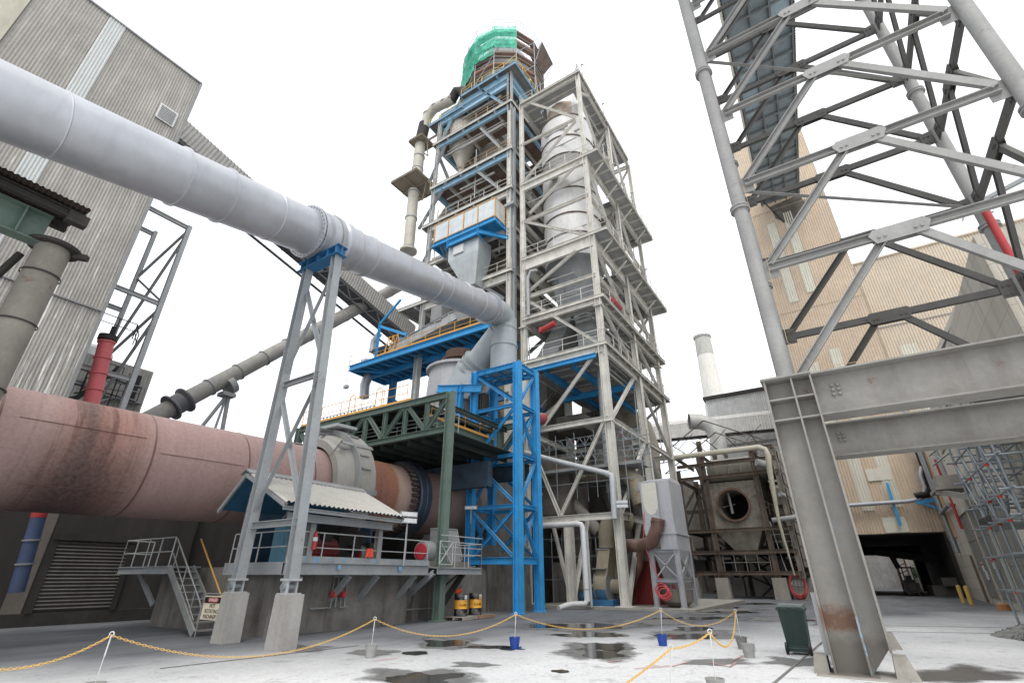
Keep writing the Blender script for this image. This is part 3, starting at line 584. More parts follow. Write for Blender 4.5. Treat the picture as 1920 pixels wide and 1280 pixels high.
for a, b_ in ((L0, L1), (R0, R1)):
    m = MB(); m.hs(a, b_, .3, .27, .028, (1,0,0)); part('leg', m, gblue, dt)
    m = MB(); m.box(a.x-.2, a.x+.2, YS-.2, YS+.2, a.z-.03, a.z+.03); m.box(a.x-.14,a.x+.14,YS-.17,YS-.13,1.27,1.6); m.box(a.x-.14,a.x+.14,YS+.1,YS+.14,1.27,1.6); m.box(a.x-.23,a.x+.23,YS-.22,YS+.22,1.27,1.3); part('hinge_shoe', m, lgrey, dt)
    m = MB(); m.lathe((a.x, YS-.25, 1.45), (0,1,0), [(0,.05),(0,.09),(.1,.09),(.45,.07)], 16); part('hinge_pin', m, zinc, dt)
def fr(f, l=1): return (L0+(L1-L0)*f) if l else (R0+(R1-R0)*f)
for f in (.135, .555):
    m = MB(); m.ch(fr(f), fr(f, 0), .12, .2); part('cross_beam', m, gblue, dt)
for f0, l0, f1 in ((.16, 1, .54), (.52, 1, .14), (.58, 1, .94), (.93, 1, .58)):
    m = MB(); m.ang(fr(f0, 1)+V((0,-.05 if f0 < f1 else .08,0)), fr(f1, 0)+V((0,-.05 if f0 < f1 else .08,0)), .13, .02); part('diagonal', m, gblue, dt)
m = MB(); m.hs((-16.0, YS, 12.9), (-13.55, YS, 12.9), .46, .4, .03)
for x in (-15.8,-15.4,-14.8,-14.2,-13.7): m.box(x-.012,x+.012,YS-.225,YS+.225,12.735,13.07)
part('cap_beam', m, dblue, dt)
E0 = V((-16.45, 24.3, 18.15)); E1 = V((-15.1, 9.0, 14.16)); D = (E1-E0).normalized(); LN = (E1-E0).length; DR = .9
ut = thing('air_duct', 'huge silver grey duct running overhead and down onto the blue trestle', 'duct', (-15.5, 16, 13))
m = MB(); m.lathe(E0, D, [(1.7, DR), (LN+22, DR*1.0)], 72); part('pipe', m, galv, ut)
def rings(ts, dr, wd):
    for tt in ts: 
        m = MB(); m.lathe(E0, D, [(tt-wd/2, DR), (tt-wd/2+.02, DR+dr), (tt+wd/2-.02, DR+dr), (tt+wd/2, DR)], 72, cap=False); part('stiffener_ring', m, galv, ut)
rings((3.9, 7.6, 8.6, LN+4.2, LN+5.6), .055, .1); rings((5.6, LN+2.4, LN+8.5), .02, .05); rings((LN-2.4, LN-1.5), .06, .12)
for tt in (2.3, LN+.75):
    m = MB()
    for q in (-.06, .06): m.lathe(E0, D, [(tt+q-.025, DR), (tt+q-.03, DR+.17), (tt+q+.03, DR+.17), (tt+q+.025, DR)], 72, cap=False)
    d_, s_, u_ = basis(D)
    for i in range(36):
        a = 2*PI*i/36; q = s_*math.cos(a)+u_*math.sin(a); m.tube(E0+D*(tt-.13)+q*(DR+.1), E0+D*(tt+.13)+q*(DR+.1), .036, 6)
    part('bolted_flange', m, galv, ut)
m = MB(); m.lathe(E0, D, [(LN-1.0, DR+.0), (LN-.95, DR+.12), (LN-.6, DR+.12), (LN-.5, DR+.04), (LN-.2, DR+.04), (LN-.1, DR+.12), (LN+.25, DR+.12), (LN+.3, DR)], 72, cap=False); part('expansion_joint_collar', m, galv, ut)
m = MB(); d_, s_, u_ = basis(D)
for q in (-.45, .35):
    c = E0+D*(LN-.1+q*.3); m.bar(c-u_*(DR+.05)-s_*.5, c-u_*(DR+.35)-s_*.5, .3, .05); m.bar(c-u_*(DR+.05)+s_*.5, c-u_*(DR+.35)+s_*.5, .3, .05)
m.lathe(E0, D, [(LN-.35, DR), (LN-.35, DR+.16), (LN-.15, DR+.16), (LN-.15, DR)], 72, cap=False)
c = E0+D*(LN-.1)+s_*(DR)+u_*.1
for z in (-.5,-.1,.3,.7): m.bar(c+u_*z-D*.3, c+u_*z+D*.3, .1, .12, s_)
part('saddle_clamp', m, lgrey, ut)
c = E0+D*(LN+2.6)+u_*DR; m = MB(); m.bar(c-u_*.9+s_*.55, c+u_*.12, .12, .03, D); m.lathe(c+u_*.14-D*.05, D, [(0,.07),(.1,.07)], 12); part('lifting_lug', m, galv, ut)
r = random.Random(12); m = MB(); d_, s_, u_ = basis(D)
for i in range(11):
    a = r.uniform(-.5,1.2); q = s_*math.cos(a)+u_*math.sin(a); t0 = 3+i*2.6; m.bar(E0+D*t0+q*(DR+.003), E0+D*(t0+2.2)+q*(DR+.003), .02, .012, q)
part('plate_seam', m, galv, ut)
m = MB(); VB = V((E0.x, E0.y, 13.6)); H0 = E0+D*1.72
m.pipe([E0+D*1.72, E0+D*1.2, E0+D*.75+V((0,0,-.06)), E0+D*.35+V((0,0,-.25)), E0+V((0,0,-.62)), E0+V((0,0,-1.2))], DR, 48, cap=False); m.lathe((E0.x,E0.y,E0.z-1.22),(0,0,-1),[(0,DR),(E0.z-1.22-13.6,DR)],48); part('elbow', m, duct2, ut)
m = MB()
for z in (15.55,): m.lathe((E0.x,E0.y,z),(0,0,1),[(0,DR),(.02,DR+.06),(.1,DR+.06),(.12,DR)],48,cap=False)
m.lathe((E0.x,E0.y,16.85),(0,0,1),[(0,DR+.01),(.0,DR+.03),(.06,DR+.03),(.06,DR+.01)],48,cap=False)
part('weld_band', m, duct2, ut)
m = MB(); m.lathe(E0+V((.72,-.72,.0)), (.6,-.6,.1), [(0,.3),(.012,.3)],20); 
BR = V((-21.0, 24.9, 13.5)); b0 = V((E0.x-.3, E0.y, 16.75)); bd = (BR-b0).normalized(); bl = (BR-b0).length
m = MB(); m.lathe(b0, bd, [(0, .9), (bl*.45, .9), (bl*.45, 1.0), (bl*.66, 1.02), (bl*.66, .9), (bl+.3, .95)], 48); part('branch_pipe', m, duct2, ut)
for f in (.47, .54, .64):
    m = MB(); m.lathe(b0, bd, [(bl*f-.06, .95), (bl*f-.06, 1.14), (bl*f+.06, 1.14), (bl*f+.06, .95)], 48, cap=False); d_, s_, u_ = basis(bd)
    for i in range(30): a = 2*PI*i/30; q = s_*math.cos(a)+u_*math.sin(a); m.tube(b0+bd*(bl*f-.1)+q*1.09, b0+bd*(bl*f+.1)+q*1.09, .03, 6)
    part('branch_flange', m, duct2, ut)
# ================================================================ bright blue trestle
bt = thing('blue_trestle', 'bright blue steel lattice tower standing under the duct elbow', 'trestle', (-16.3, 24.3, 0))
bx0, bx1, by0, by1, bz = -17.95, -14.7, 23.25, 25.35, 13.8
for x in (bx0, bx1):
    for y in (by0, by1):
        m = MB(); m.hs((x, y, .0), (x, y, bz), .42, .42, .035, (1, 0, 0)); m.box(x-.3,x+.3,y-.3,y+.3,0,.05); part('leg', m, blue, bt)
lev = [2.45, 5.2, 8.0, 11.0]
faces = [((bx0,by0),(bx1,by0)), ((bx1,by0),(bx1,by1)), ((bx0,by1),(bx1,by1)), ((bx0,by0),(bx0,by1))]
for fi, (a, b_) in enumerate(faces):
    a3 = lambda z: V((a[0], a[1], z)); b3 = lambda z: V((b_[0], b_[1], z)); dd = (b3(0)-a3(0)).normalized()*.2
    for z in lev+[13.6]:
        m = MB(); m.hs(a3(z)+dd, b3(z)-dd, .22, .34 if z in (2.45, 13.6) else .2, .025); part('cross_beam', m, blue, bt)
    zz = lev+[13.5]
    for i, (z0, z1) in enumerate(zip(zz, zz[1:])):
        lo, hi = (a3, b3) if (i+fi) % 2 == 0 else (b3, a3); k = dd if lo is a3 else -dd
        m = MB(); m.hs(lo(z0+.15)+k, hi(z1-.15)-k, .16, .16, .02); part('diagonal', m, blue, bt)
        q = V((0, .1, 0)) if fi % 2 == 0 else V((.1, 0, 0))
        if i == 0 or i == 2 and fi % 2:
            m = MB(); m.hs(hi(z0+.15)-k-q, lo(z1-.15)+k-q, .14, .14, .02); part('diagonal', m, blue, bt)
m = MB()
for x in (-17.1, -16.3, -15.5): m.hs((x, by0, 13.62), (x, by1, 13.62), .16, .28, .02)
m.hs((bx0, 24.3, 13.6), (bx1, 24.3, 13.6), .16, .3, .02); m.box(-17.6,-15.2,23.5,25.1,13.78,13.8)
for x in (-17.2,-16.4,-15.6): m.box(x-.012,x+.012,by0-.11,by0-.0,13.46,13.74)
part('top_grillage', m, blue, bt)
# ================================================================ kiln feed end: riser vessel, bracket frame, green bridge
rv = thing('riser_vessel', 'pale grey lidded round vessel standing above the kiln feed end', 'vessel', (-21.3, 25.5, 8.5))
c = V((-21.3, 25.6, 0)); m = MB()
m.lathe(c+V((0,0,8.6)), (0,0,1), [(0,1.7),(1.6,2.5),(2.1,2.5),(2.1,2.65),(2.25,2.65),(2.25,2.4),(4.2,2.4),(4.2,2.6),(4.35,2.6),(4.35,2.35),(6.6,2.2),(6.6,2.45),(6.8,2.45),(6.8,2.2),(6.95,2.1),(6.95,1.2)], 48); part('shell', m, M('pale grey furnace shell', (164, 166, 170), .5, .1, var=.12, dust=.4, rust=.12, streak=.35), rv)
m = MB()
for i in range(28): a = 2*PI*i/28; q = V((math.cos(a), math.sin(a), 0)); m.bar(c+q*2.5+V((0,0,10.85)), c+q*2.5+V((0,0,12.8)), .25, .03, V((-q.y,q.x,0)))
part('stiffener_rib', m, lgrey, rv)
m = MB(); m.lathe(c+V((0,0,15.6)), (0,0,1), [(0,1.2),(.5,1.2),(.5,1.4),(.65,1.4),(.65,1.1),(1.3,1.1)], 32); part('rusty_throat', m, M('dark rusted throat', (84,66,56), .85, var=.3, rust=.3), rv)
m = MB(); q = V((.5,-.86,0)); p0 = c+q*1.9+V((0,0,13.6)); m.poly([c+V((.2,-2.3,12.5)), c+V((2.4,-1.9,12.3)), c+V((3.2,-1.6,14.0)), c+V((1.5,-2.0,15.2))], (-.6,1.6,0)); part('inlet_box', m, duct2, rv)
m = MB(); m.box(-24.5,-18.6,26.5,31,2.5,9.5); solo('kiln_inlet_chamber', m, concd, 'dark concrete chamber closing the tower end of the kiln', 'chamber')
kf = thing('bracket_frame', 'small bright blue bracket frame holding a ribbed box beside the blue trestle', 'frame', (-19.2, 22.8, 8))
m = MB(); m.hs((-18.9,22.9,8.2),(-18.9,22.9,13.0),.34,.34,.03,(1,0,0)); m.hs((-18.9,22.9,9.6),(-17.2,22.9,9.5),.2,.3); m.hs((-17.2,22.9,12.4),(-20.9,22.9,13.1),.24,.5); m.bar((-18.9,22.9,8.3),(-19.6,24.2,8.0),.16,.16); m.bar((-18.5,22.9,9.4),(-18.1,22.9,7.9),.14,.14); part('frame', m, blue, kf)
m = MB(); m.tube((-19.5,23.2,11.2),(-19.5,23.2,11.95),.22,16); m.lathe((-19.5,23.2,11.95),(0,0,1),[(0,.22),(.15,.12)],16); solo('orange_canister', m, orange, 'orange canister beside the blue bracket frame', 'canister')
m = MB(); m.box(-18.5,-17.3,23.4,23.9,11.0,12.3)
for i in range(7): m.box(-18.45+i*.17,-18.35+i*.17,23.33,23.4,11.1,12.2)
solo('ribbed_actuator', m, dark, 'dark ribbed box hanging inside the blue bracket frame', 'actuator')
gb = thing('green_bridge', 'green steel truss bridge carrying a walkway over the kiln', 'bridge', (-21, 18, 8))
YF, XL, XR, ZT, ZB = 17.7, -27.6, -15.2, 10.05, 8.25
for y in (YF, 24.3):
    for x in (XL, XR): m = MB(); m.hs((x, y, 0), (x, y, ZT+.15), .36, .36, .03, (1,0,0)); m.box(x-.28,x+.28,y-.28,y+.28,0,.05); part('column', m, green, gb)
for y in (YF, 24.3):
    m = MB(); m.hs((XL, y, ZT), (XR-.18, y, ZT), .26, .34, .03); part('top_chord', m, green, gb); m = MB(); m.hs((XL, y, ZB), (XR-.18, y, ZB), .26, .3, .03); part('bottom_chord', m, green, gb)
    nb_ = 4; W = (XR-XL)/nb_
    for i in range(nb_):
        a = XL+W*i
        for f in (.5, 1):
            if a+W*f < XR-.1: m = MB(); m.hs((a+W*f, y, ZB+.15), (a+W*f, y, ZT-.15), .2, .2, .02, (1,0,0)); part('web_post', m, green, gb)
        m = MB(); m.hs((a+.2, y-.02, ZT-.2), (a+W*.5-.1, y-.02, ZB+.2), .18, .2, .02); part('web_diagonal', m, green, gb); m = MB(); m.hs((a+W*.5+.1, y-.02, ZB+.2), (a+W-.2, y-.02, ZT-.2), .18, .2, .02); part('web_diagonal', m, green, gb)
for z, x0 in ((ZT-.05, XL), (ZB-.1, XL)):
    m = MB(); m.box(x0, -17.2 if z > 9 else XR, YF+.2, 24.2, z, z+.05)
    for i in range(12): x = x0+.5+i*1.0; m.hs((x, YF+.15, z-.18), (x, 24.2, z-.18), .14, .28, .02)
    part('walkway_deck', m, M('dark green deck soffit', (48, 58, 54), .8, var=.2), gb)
m = MB(); m.hs((-17.15, YF+.2, 9.1), (-17.15, 24.2, 9.1), .2, .42, .02); part('edge_beam', m, green, gb)
m = MB(); m.box(XL, -18.0, YF-.02, YF+.02, ZT+.2, ZT+.34); m.box(-17.06,-17.02,YF+.3,24.2,9.32,9.46); part('yellow_kick_plate', m, yellow, gb)
m = MB(); m.rail([(XL, YF+.05, ZT+.2), (-18.4, YF+.05, ZT+.2)], 1.0, 1.9); m.rail([(-17.1, YF+.7, 9.35), (-17.1, 24.2, 9.35)], 1.0, 1.6)
for x in (-23.2, -20.9): m.pipe([(x,YF+.05,ZT+.2),(x,YF+.05,ZT+1.35),(x+.25,YF+.05,ZT+1.5),(x+.5,YF+.05,ZT+1.35),(x+.5,YF+.05,ZT+.2)],.03,8)
part('yellow_handrail', m, yellow, gb)
m = MB(); m.rail([(XL, YF+1.2, ZB+.1), (XR-.4, YF+1.2, ZB+.1)], 1.0, 1.5); m.rail([(XL+4, YF+.4, ZB+.1), (XR-.4, YF+.4, ZB+.1)], .9, 1.5); part('inner_handrail', m, lgrey, gb)
m = MB()
for i in range(18): x = XL+.3+i*.33; m.box(x, x+.05, YF+.6, YF+.66, ZT+.3, ZT+.75)
m.tube((XL,YF+.6,ZT+.75),(XL+6,YF+.6,ZT+.75),.03,6); m.tube((XL,YF+.6,ZT+.35),(XL+6,YF+.6,ZT+.35),.03,6); part('cable_tray', m, lgrey, gb)
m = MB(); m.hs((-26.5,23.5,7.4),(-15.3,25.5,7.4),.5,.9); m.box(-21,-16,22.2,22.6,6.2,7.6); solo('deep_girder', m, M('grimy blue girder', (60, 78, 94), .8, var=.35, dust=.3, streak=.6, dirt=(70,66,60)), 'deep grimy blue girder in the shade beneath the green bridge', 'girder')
# ================================================================ cream preheater tower
tw = thing('preheater_tower', 'tall cream steel frame tower with open floors round white vessels', 'tower', (-14.9, 37, 0))
TX0, TX1, TY0, TYM, TY1 = -18.2, -11.57, 29.87, 37.3, 44.0
ROOF = 47.1
for x, y, zt in ((TX0,TY0,ROOF),(TX1,TY0,ROOF+.9),(TX0,TYM,ROOF),(TX1,TYM,ROOF),(TX0,TY1,ROOF),(TX1,TY1,ROOF)):
    m = MB()
    for z0, z1, w_ in ((0,17,.5),(17,30,.42),(30,zt,.36)): m.hs((x,y,z0),(x,y,z1),w_,w_,.04,(1,0,0))
    m.box(x-.32,x+.32,y-.32,y+.32,11.05,11.12); m.box(x-.34,x+.34,y-.34,y+.34,20.0,20.06); m.box(x-.5,x+.5,y-.5,y+.5,0,.16)
    part('column', m, cream, tw)
def deck(z, x0, x1, y0, y1, par, name='floor_deck', dm_=creamd, beam=cream, g=.42, rail=None, railm=cream, hole=None, jd='x', seams=1.2, edge=.22):
    m = MB()
    if hole:
        hx, hy, hr = hole; m.box(x0,x1,y0,hy-hr,z-.06,z); m.box(x0,x1,hy+hr,y1,z-.06,z); m.box(x0,hx-hr,hy-hr,hy+hr,z-.06,z); m.box(hx+hr,x1,hy-hr,hy+hr,z-.06,z)
    else: m.box(x0,x1,y0,y1,z-.06,z)
    d = part(name, m, dm_, par); m = MB()
    m.ch((x0,y0-.04,z-edge/2),(x1,y0-.04,z-edge/2),.09,edge+.06); m.ch((x1+.04,y0,z-edge/2),(x1+.04,y1,z-edge/2),.09,edge+.06); m.ch((x0-.04,y1,z-edge/2),(x0-.04,y0,z-edge/2),.09,edge+.06); m.ch((x1,y1+.04,z-edge/2),(x0,y1+.04,z-edge/2),.09,edge+.06)
    part('edge_channel', m, beam, d); m = MB(); n = max(2, int((y1-y0)/seams)) if jd == 'x' else max(2, int((x1-x0)/seams))
    for i in range(1, n):
        if jd == 'x':
            y = y0+(y1-y0)*i/n
            segs = [(x0, x1)] if not hole or abs(y-hole[1]) > hole[2] else [(x0, hole[0]-hole[2]), (hole[0]+hole[2], x1)]
            for a, b_ in segs: m.hs((a,y,z-.06-.1),(b_,y,z-.06-.1),.1,.2,.015)
        else:
            x = x0+(x1-x0)*i/n
            segs = [(y0, y1)] if not hole or abs(x-hole[0]) > hole[2] else [(y0, hole[1]-hole[2]), (hole[1]+hole[2], y1)]
            for a, b_ in segs: m.hs((x,a,z-.06-g/2),(x,b_,z-.06-g/2),.14,g,.02)
    part('joist', m, beam, d)
    if rail: m = MB(); m.rail([V((*p, z)) for p in rail], 1.05, 1.6, .028); part('handrail', m, railm, d)
    return d
VX, VY = -14.9, 33.6
for z, xe, ye, hole, y0 in ((ROOF,-11.3,43.2,(VX,VY,2.0),29.6),(35.75,-10.3,44.8,(VX,VY,3.0),29.7),(26.95,-10.25,45.8,(VX,VY,2.9),29.7),(20.95,-11.1,45.2,(VX,VY,2.0),29.7),(17.0,-11.2,45.2,None,29.7)):
    deck(z, TX0, xe, y0, ye, tw, rail=[(TX0,y0),(xe,y0),(xe,ye)] if z < 47 else [(TX0,y0),(TX0+1.5,y0)], hole=hole, seams=1.35)
# primary girders
def beams(z, d, w_=.26, mat=cream, ys=(TY0,TYM,TY1)):
    for y in ys: m = MB(); m.hs((TX0,y,z),(TX1,y,z),w_,d,.03); part('girder', m, mat, tw)
    for x in (TX0, TX1):
        for a, b_ in zip((TY0,TYM),(TYM,TY1)): m = MB(); m.hs((x,a+.2,z),(x,b_-.2,z),w_,d,.03); part('girder', m, mat, tw)
for z, d in ((ROOF-.35,.5),(35.2,.75),(31.1,.28),(26.2,1.0),(22.9,.3),(20.55,.5),(16.55,.6),(11.3,.36),(5.1,.4)): beams(z, d)
m = MB()
for z in (16.05,): m.hs((TX0+.4,TY0-.15,z),(TX1-.5,TY0-.15,z),.24,.36,.03)
for x in (-16.6,-14.2): m.hs((x,TY0+.3,15.95),(x,TY1,15.95),.3,.5,.03)
m.hs((TX0,36.0,15.6),(TX1,36.0,15.6),.3,.5,.03); part('blue_girder', m, blue, tw)
def br(a, b_, w_=.26, k=None):
    w_ *= .8; m = MB(); m.hs(a, b_, w_, w_, .025); part('brace', m, cream, tw)
Yb = TY0-.02
for (a, b_) in (((977,188),(1078,220)),((977,273),(1079,223)),((1079,227),(982,341)),((993,400),(1086,304)),((980,415),(1096,440)),((985,552),(1080,470)),((985,560),(1120,642)),((1017,800),(1120,656)),((1051,968),(1134,787)),((1051,968),(993,827))):
    br(at(*a, Y=Yb), at(*b_, Y=Yb))
m = MB(); x = (TX0+TX1)/2; m.hs((-15.0,TY0,0),(-15.0,TY0,5.0),.5,.5,.04,(1,0,0)); part('short_column', m, cream, tw); br((-15.0,TY0,.1),(-14.1,TY0+1,5.0),.3); br((-15.0,TY0,.2),(-16.8,TY0+1.2,4.9),.24)
Xb = TX1+.02
for a, b_ in (((29.9,44.2),(32.5,46.6)),((29.9,43.5),(33.5,40)),((33.5,40),(37.3,36)),((30,36.5),(36.8,41.5)),((30.1,35),(37.0,27.6)),((30.1,26),(37,21.2)),((37.5,35),(43.8,27.5)),((37.5,46.5),(43.5,36.3)),((37.5,26.2),(43.8,21.5)),((30.3,11.4),(36.2,16.4)),((37.6,16.4),(43.9,11.5)),((30.3,5.2),(36.8,11.1)),((37.4,11.1),(43.8,5.2)),((30.2,.2),(33.6,5.0)),((37.3,20.5),(43.8,17.2)),((30.1,20.5),(36.9,17.2))):
    br((Xb, *a), (Xb, *b_), .28)
for a, b_ in (((TX0,TY1,17),(TX1,TY1,26)),((TX0,TY1,11.4),(TX1,TY1,16.4)),((TX1,TY1,26.5),(TX0,TY1,35)),((TX0,TY1,.2),(TX1,TY1,5)),((TX0,TY1,36),(TX1,TY1,46.5)),((TX0,TYM,.1),(-14.9,TYM,5)),((TX1,TYM,.1),(-14.9,TYM,5)),((TX0,TYM,5.2),(TX1,TYM,11.2)),((TX0,TY0,11.4),(TX0,TYM,16.4)),((TX0,TY0,5.2),(TX0,TYM,11.2)),((TX0,TYM,17.4),(TX1,TYM,20.5)),((TX0,TYM,21.2),(TX1,TYM,26)),((TX0,TYM,27.2),(TX1,TYM,35)),((TX0,TYM,36),(TX1,TYM,46.5))):
    br(a, b_, .26)
m = MB()
for y0 in (31.2, 34.5, 38.5, 42.5): 
    for z in (35.4, 26.6): m.bar((-10.4, y0, z), (TX1, y0, z-1.1), .1, .12)
part('outrigger_strut', m, cream, tw)
m = MB(); m.pipe([(-11.4,33,17),(-11.4,33,19.2),(-11.2,32.8,19.5),(-10.9,32.5,19.4)],.05,8); m.pipe([(-17.6,29.6,20.95),(-17.6,29.6,24.6),(-17.3,29.6,25.2),(-16.7,29.6,25.1)],.14,10); m.tube((TX1,TY0,ROOF+.9),(TX1,TY0,ROOF+1.4),.09,8); m.tube((-13.3,33.0,7),(-13.3,33.0,16.6),.16,12); part('standing_pipe', m, lgrey, tw)
m = MB()
for i in range(46):
    y = random.uniform(30.5, 44); z, xe = random.choice(((17,-11.6),(20.95,-11.6),(26.95,-10.8),(35.75,-10.8)))
    x = random.uniform(TX0+.6, xe); s_ = random.uniform(.15,.5); m.box(x-s_,x+s_,y-s_,y+s_,z,z+random.uniform(.4,1.5))
part('floor_clutter', m, grey, tw)['kind'] = 'stuff'
# white vessel hung in the tower
vs = thing('cyclone_vessel', 'tall white banded vessel hanging through the cream tower floors', 'vessel', (VX, VY, 20))
m = MB(); o_ = V((VX, VY, 0))
m.lathe(o_, (0,0,1), [(24.0,1.35),(26.4,2.5),(26.7,2.72),(36.9,2.72),(37.6,2.0),(38.4,2.0),(38.6,2.72),(44.0,2.72),(44.6,1.95),(48.0,1.95)], 64); part('shell', m, white, vs)
m = MB()
for z in (29.0,31.2,34.2,37.0,38.6,41.0,44.0): m.lathe(o_, (0,0,1), [(z-.05,2.71),(z-.04,2.82),(z+.04,2.82),(z+.05,2.71)], 64, cap=False)
part('rusty_band', m, rusty, vs)
m = MB(); m.lathe(o_, (0,0,1), [(45.2,1.96),(46.9,1.965)], 48, cap=False, a0=-2.4, a1=-.6); part('rust_patch', m, M('rust flaked sheet', (186, 172, 158), .8, var=.2, rust=.55, rustc=(158,104,76)), vs)
m = MB(); m.lathe(o_, (0,0,1), [(23.2,1.5),(24.0,1.6),(26.7,2.73)], 48)
m.hexa([o_+V(p) for p in ((-1.2,-1.2,21.6),(1.2,-1.2,21.6),(1.2,1.2,21.6),(-1.2,1.2,21.6))], [o_+V(p) for p in ((-1.5,-1.5,24.2),(1.5,-1.5,24.2),(1.5,1.5,24.2),(-1.5,1.5,24.2))]); m.box(VX-1.5,VX+1.5,VY-1.5,VY+1.5,22.3,22.5)
m.poly([o_+V(p) for p in ((-1.2,-1.55,24.2),(1.3,-1.55,24.2),(1.3,-1.9,26.2),(.5,-2.2,25.2),(-.5,-2.2,25.2),(-1.2,-1.9,26.2))], (0,.2,0)); part('outlet_cone', m, M('mid grey cone plate', (146, 150, 152), .55, .1, var=.1, dust=.3, rust=.06), vs)
ch = thing('chute', 'grey ribbed meal chutes spreading below the white vessel', 'chute', (VX, VY-1, 17))
m = MB()
for q in (-1, 1):
    m.hexa([o_+V((q*2.1-1.0,-2.8,17.1)), o_+V((q*2.1+1.0,-2.8,17.1)), o_+V((q*2.1+1.0,-.6,17.1)), o_+V((q*2.1-1.0,-.6,17.1))], [o_+V((q*.62-.6,-1.1,21.9)), o_+V((q*.62+.6,-1.1,21.9)), o_+V((q*.62+.6,1.1,21.9)), o_+V((q*.62-.6,1.1,21.9))])
part('leg_duct', m, M('slate grey chute plate', (142, 146, 146), .6, .1, var=.12, dust=.3), ch)
m = MB()
for q in (-1, 1):
    for f in (.15,.3,.45,.6,.75):
        x = q*(2.1-1.48*f); y = -2.8+1.7*f; z = 17.1+4.8*f; h_ = 1.03-.4*f; m.box(VX+x-h_,VX+x+h_,VY+y-.07,VY+y+1.4,z-.03,z+.03)
part('stiffener_rib', m, grey, ch)
m = MB(); m.tube((VX-1.4,29.5,19.2),(VX-.2,29.35,19.4),.22,16); m.box(VX-1.6,VX-1.4,29.3,29.7,19.0,19.4); solo('red_blaster_tank', m, red, 'red cylinder hung at the front of the cream tower chutes', 'tank')
m = MB(); m.tube((-17.0,29.0,12.0),(-16.6,29.9,12.1),.42,16); solo('red_air_tank', m, M('dull red tank', (150, 66, 70), .65, dust=.5, streak=.4), 'dull red tank in the shade between the blue trestle and cream tower', 'tank')
m = MB(); m.tube((-11.2,31.6,21.3),(-11.2,33.2,21.3),.35,14); solo('red_motor', m, MATS['dull red tank'], 'dull red cylinder by the rail under the white vessel cone', 'motor')
m = MB(); m.box(-19.0,-15.2,40.5,43.6,4.8,15.6); m.box(-18,-15.5,34.5,40.5,12.4,13.6); m.box(-17.8,-15.6,31.5,34.5,5.6,9.6); m.box(-15.2,-12.4,41,43.4,4.8,10.2)
for i in range(9): m.bar((-19+i*.48,40.4,4.8),(-19+i*.48,40.4,15.6),.14,.14)
for z in (7,9.5,13,15): m.bar((-19,40.3,z),(-15,40.3,z),.18,.2)
m.lathe((-14.5,38,6.5),(0,0,1),[(0,1.1),(2,2.0),(6,2.0),(7,.9)],28)
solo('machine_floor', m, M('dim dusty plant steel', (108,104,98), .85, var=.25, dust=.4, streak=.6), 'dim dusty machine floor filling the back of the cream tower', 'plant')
r = random.Random(21); pm_ = M('service pipe grey', (168,168,164), .55, .15, dust=.3); m = MB()
for i in range(26):
    z = r.choice((16.2,20.0,22.0,24.6,30.0,34.2,39.5,42,45.5))+r.uniform(-.5,.3); y = r.choice((30.4,30.9,31.6,36.6)); x0 = r.uniform(-18.2,-16); x1 = r.uniform(-14,-11.7); m.tube((x0,y,z),(x1,y,z),r.choice((.04,.06,.1)),6)
for i in range(20):
    z = r.choice((16.2,20.0,25.0,34.2,45.5))+r.uniform(-.6,.2); x = r.choice((-11.9,-12.3,-17.8)); m.tube((x,r.uniform(30.2,32),z),(x,r.uniform(36,43.8),z),r.choice((.04,.06,.1)),6)
for i in range(14):
    x, y = r.choice(((-18.0,30.3),(-11.9,30.2),(-11.9,37.0),(-17.7,30.1),(-12.2,43.6))); z = r.uniform(5,38); m.tube((x+r.uniform(-.2,.2),y+r.uniform(-.1,.3),z),(x+r.uniform(-.2,.2),y+r.uniform(-.1,.3),z+r.uniform(3,9)),.05,6)
part('service_pipe', m, pm_, tw)
m = MB()
for z0, z1, xa, xb, y in ((17,20.95,-17.6,-14.6,38.2),(20.95,26.95,-14.4,-17.6,38.6),(26.95,35.75,-17.6,-13.0,38.6),(35.75,47,-13,-17.4,38.4)):
    a, b_ = V((xa,y,z0)), V((xb,y,z1)); m.ch(a, b_, .08, .24); m.ch(a+V((0,.8,0)), b_+V((0,.8,0)), .08, .24); n = int((z1-z0)/.25); m.tube(a+V((0,0,1)), b_+V((0,0,1)), .03, 6)
    for i in range(n): p = a+(b_-a)*(i+.5)/n; m.box(p.x-.12,p.x+.12,y,y+.8,p.z,p.z+.04)
part('stair_flight', m, cream, tw)
m = MB()
for y, z in ((31.5,36.2),(34,36.0),(39,36.3),(33,27.3),(40,27.2),(30.6,47.5),(36,47.5)): m.tube((-10.35 if z < 40 else -11.3,y,z-.6),(-10.35 if z < 40 else -11.3,y,z+1.6),.05,6); m.bar((-10.45 if z < 40 else -11.4,y,z+1.6),(-10.15 if z < 40 else -11.1,y,z+1.6),.14,.1)
part('light_post', m, lgrey, tw)
# ================================================================ blue girdered tower bay with the stack on top
lb = thing('stack_tower', 'tall faded blue and grey steel tower topped by a scaffolded stack', 'tower', (-25, 35, 0))
BX0, BX1, BY0, BY1 = -30.0, -19.7, 29.9, 40.5
for x in (BX0, BX1):
    for y in (BY0, BY1):
        m = MB()
        for z0, z1, w_ in ((0,22,.52),(22,42,.42),(42,53.6,.36)): m.hs((x,y,z0),(x,y,z1),w_,w_,.04,(1,0,0))
        part('column', m, cream if x == BX1 else M('grey white column', (176,178,176), .6, var=.12, rust=.08), lb)
m = MB(); m.hs((BX1+.42,BY0+.1,14),(BX1+.42,BY0+.1,47.5),.34,.34,.03,(1,0,0)); m.hs((BX1,BY0,47.4),(BX1,BY0,53.6),.5,.5,.04,(1,0,0)); m.box(BX1-.4,BX1+.7,BY0-.4,BY0+.4,33.6,33.9); part('blue_column', m, gblue, lb)
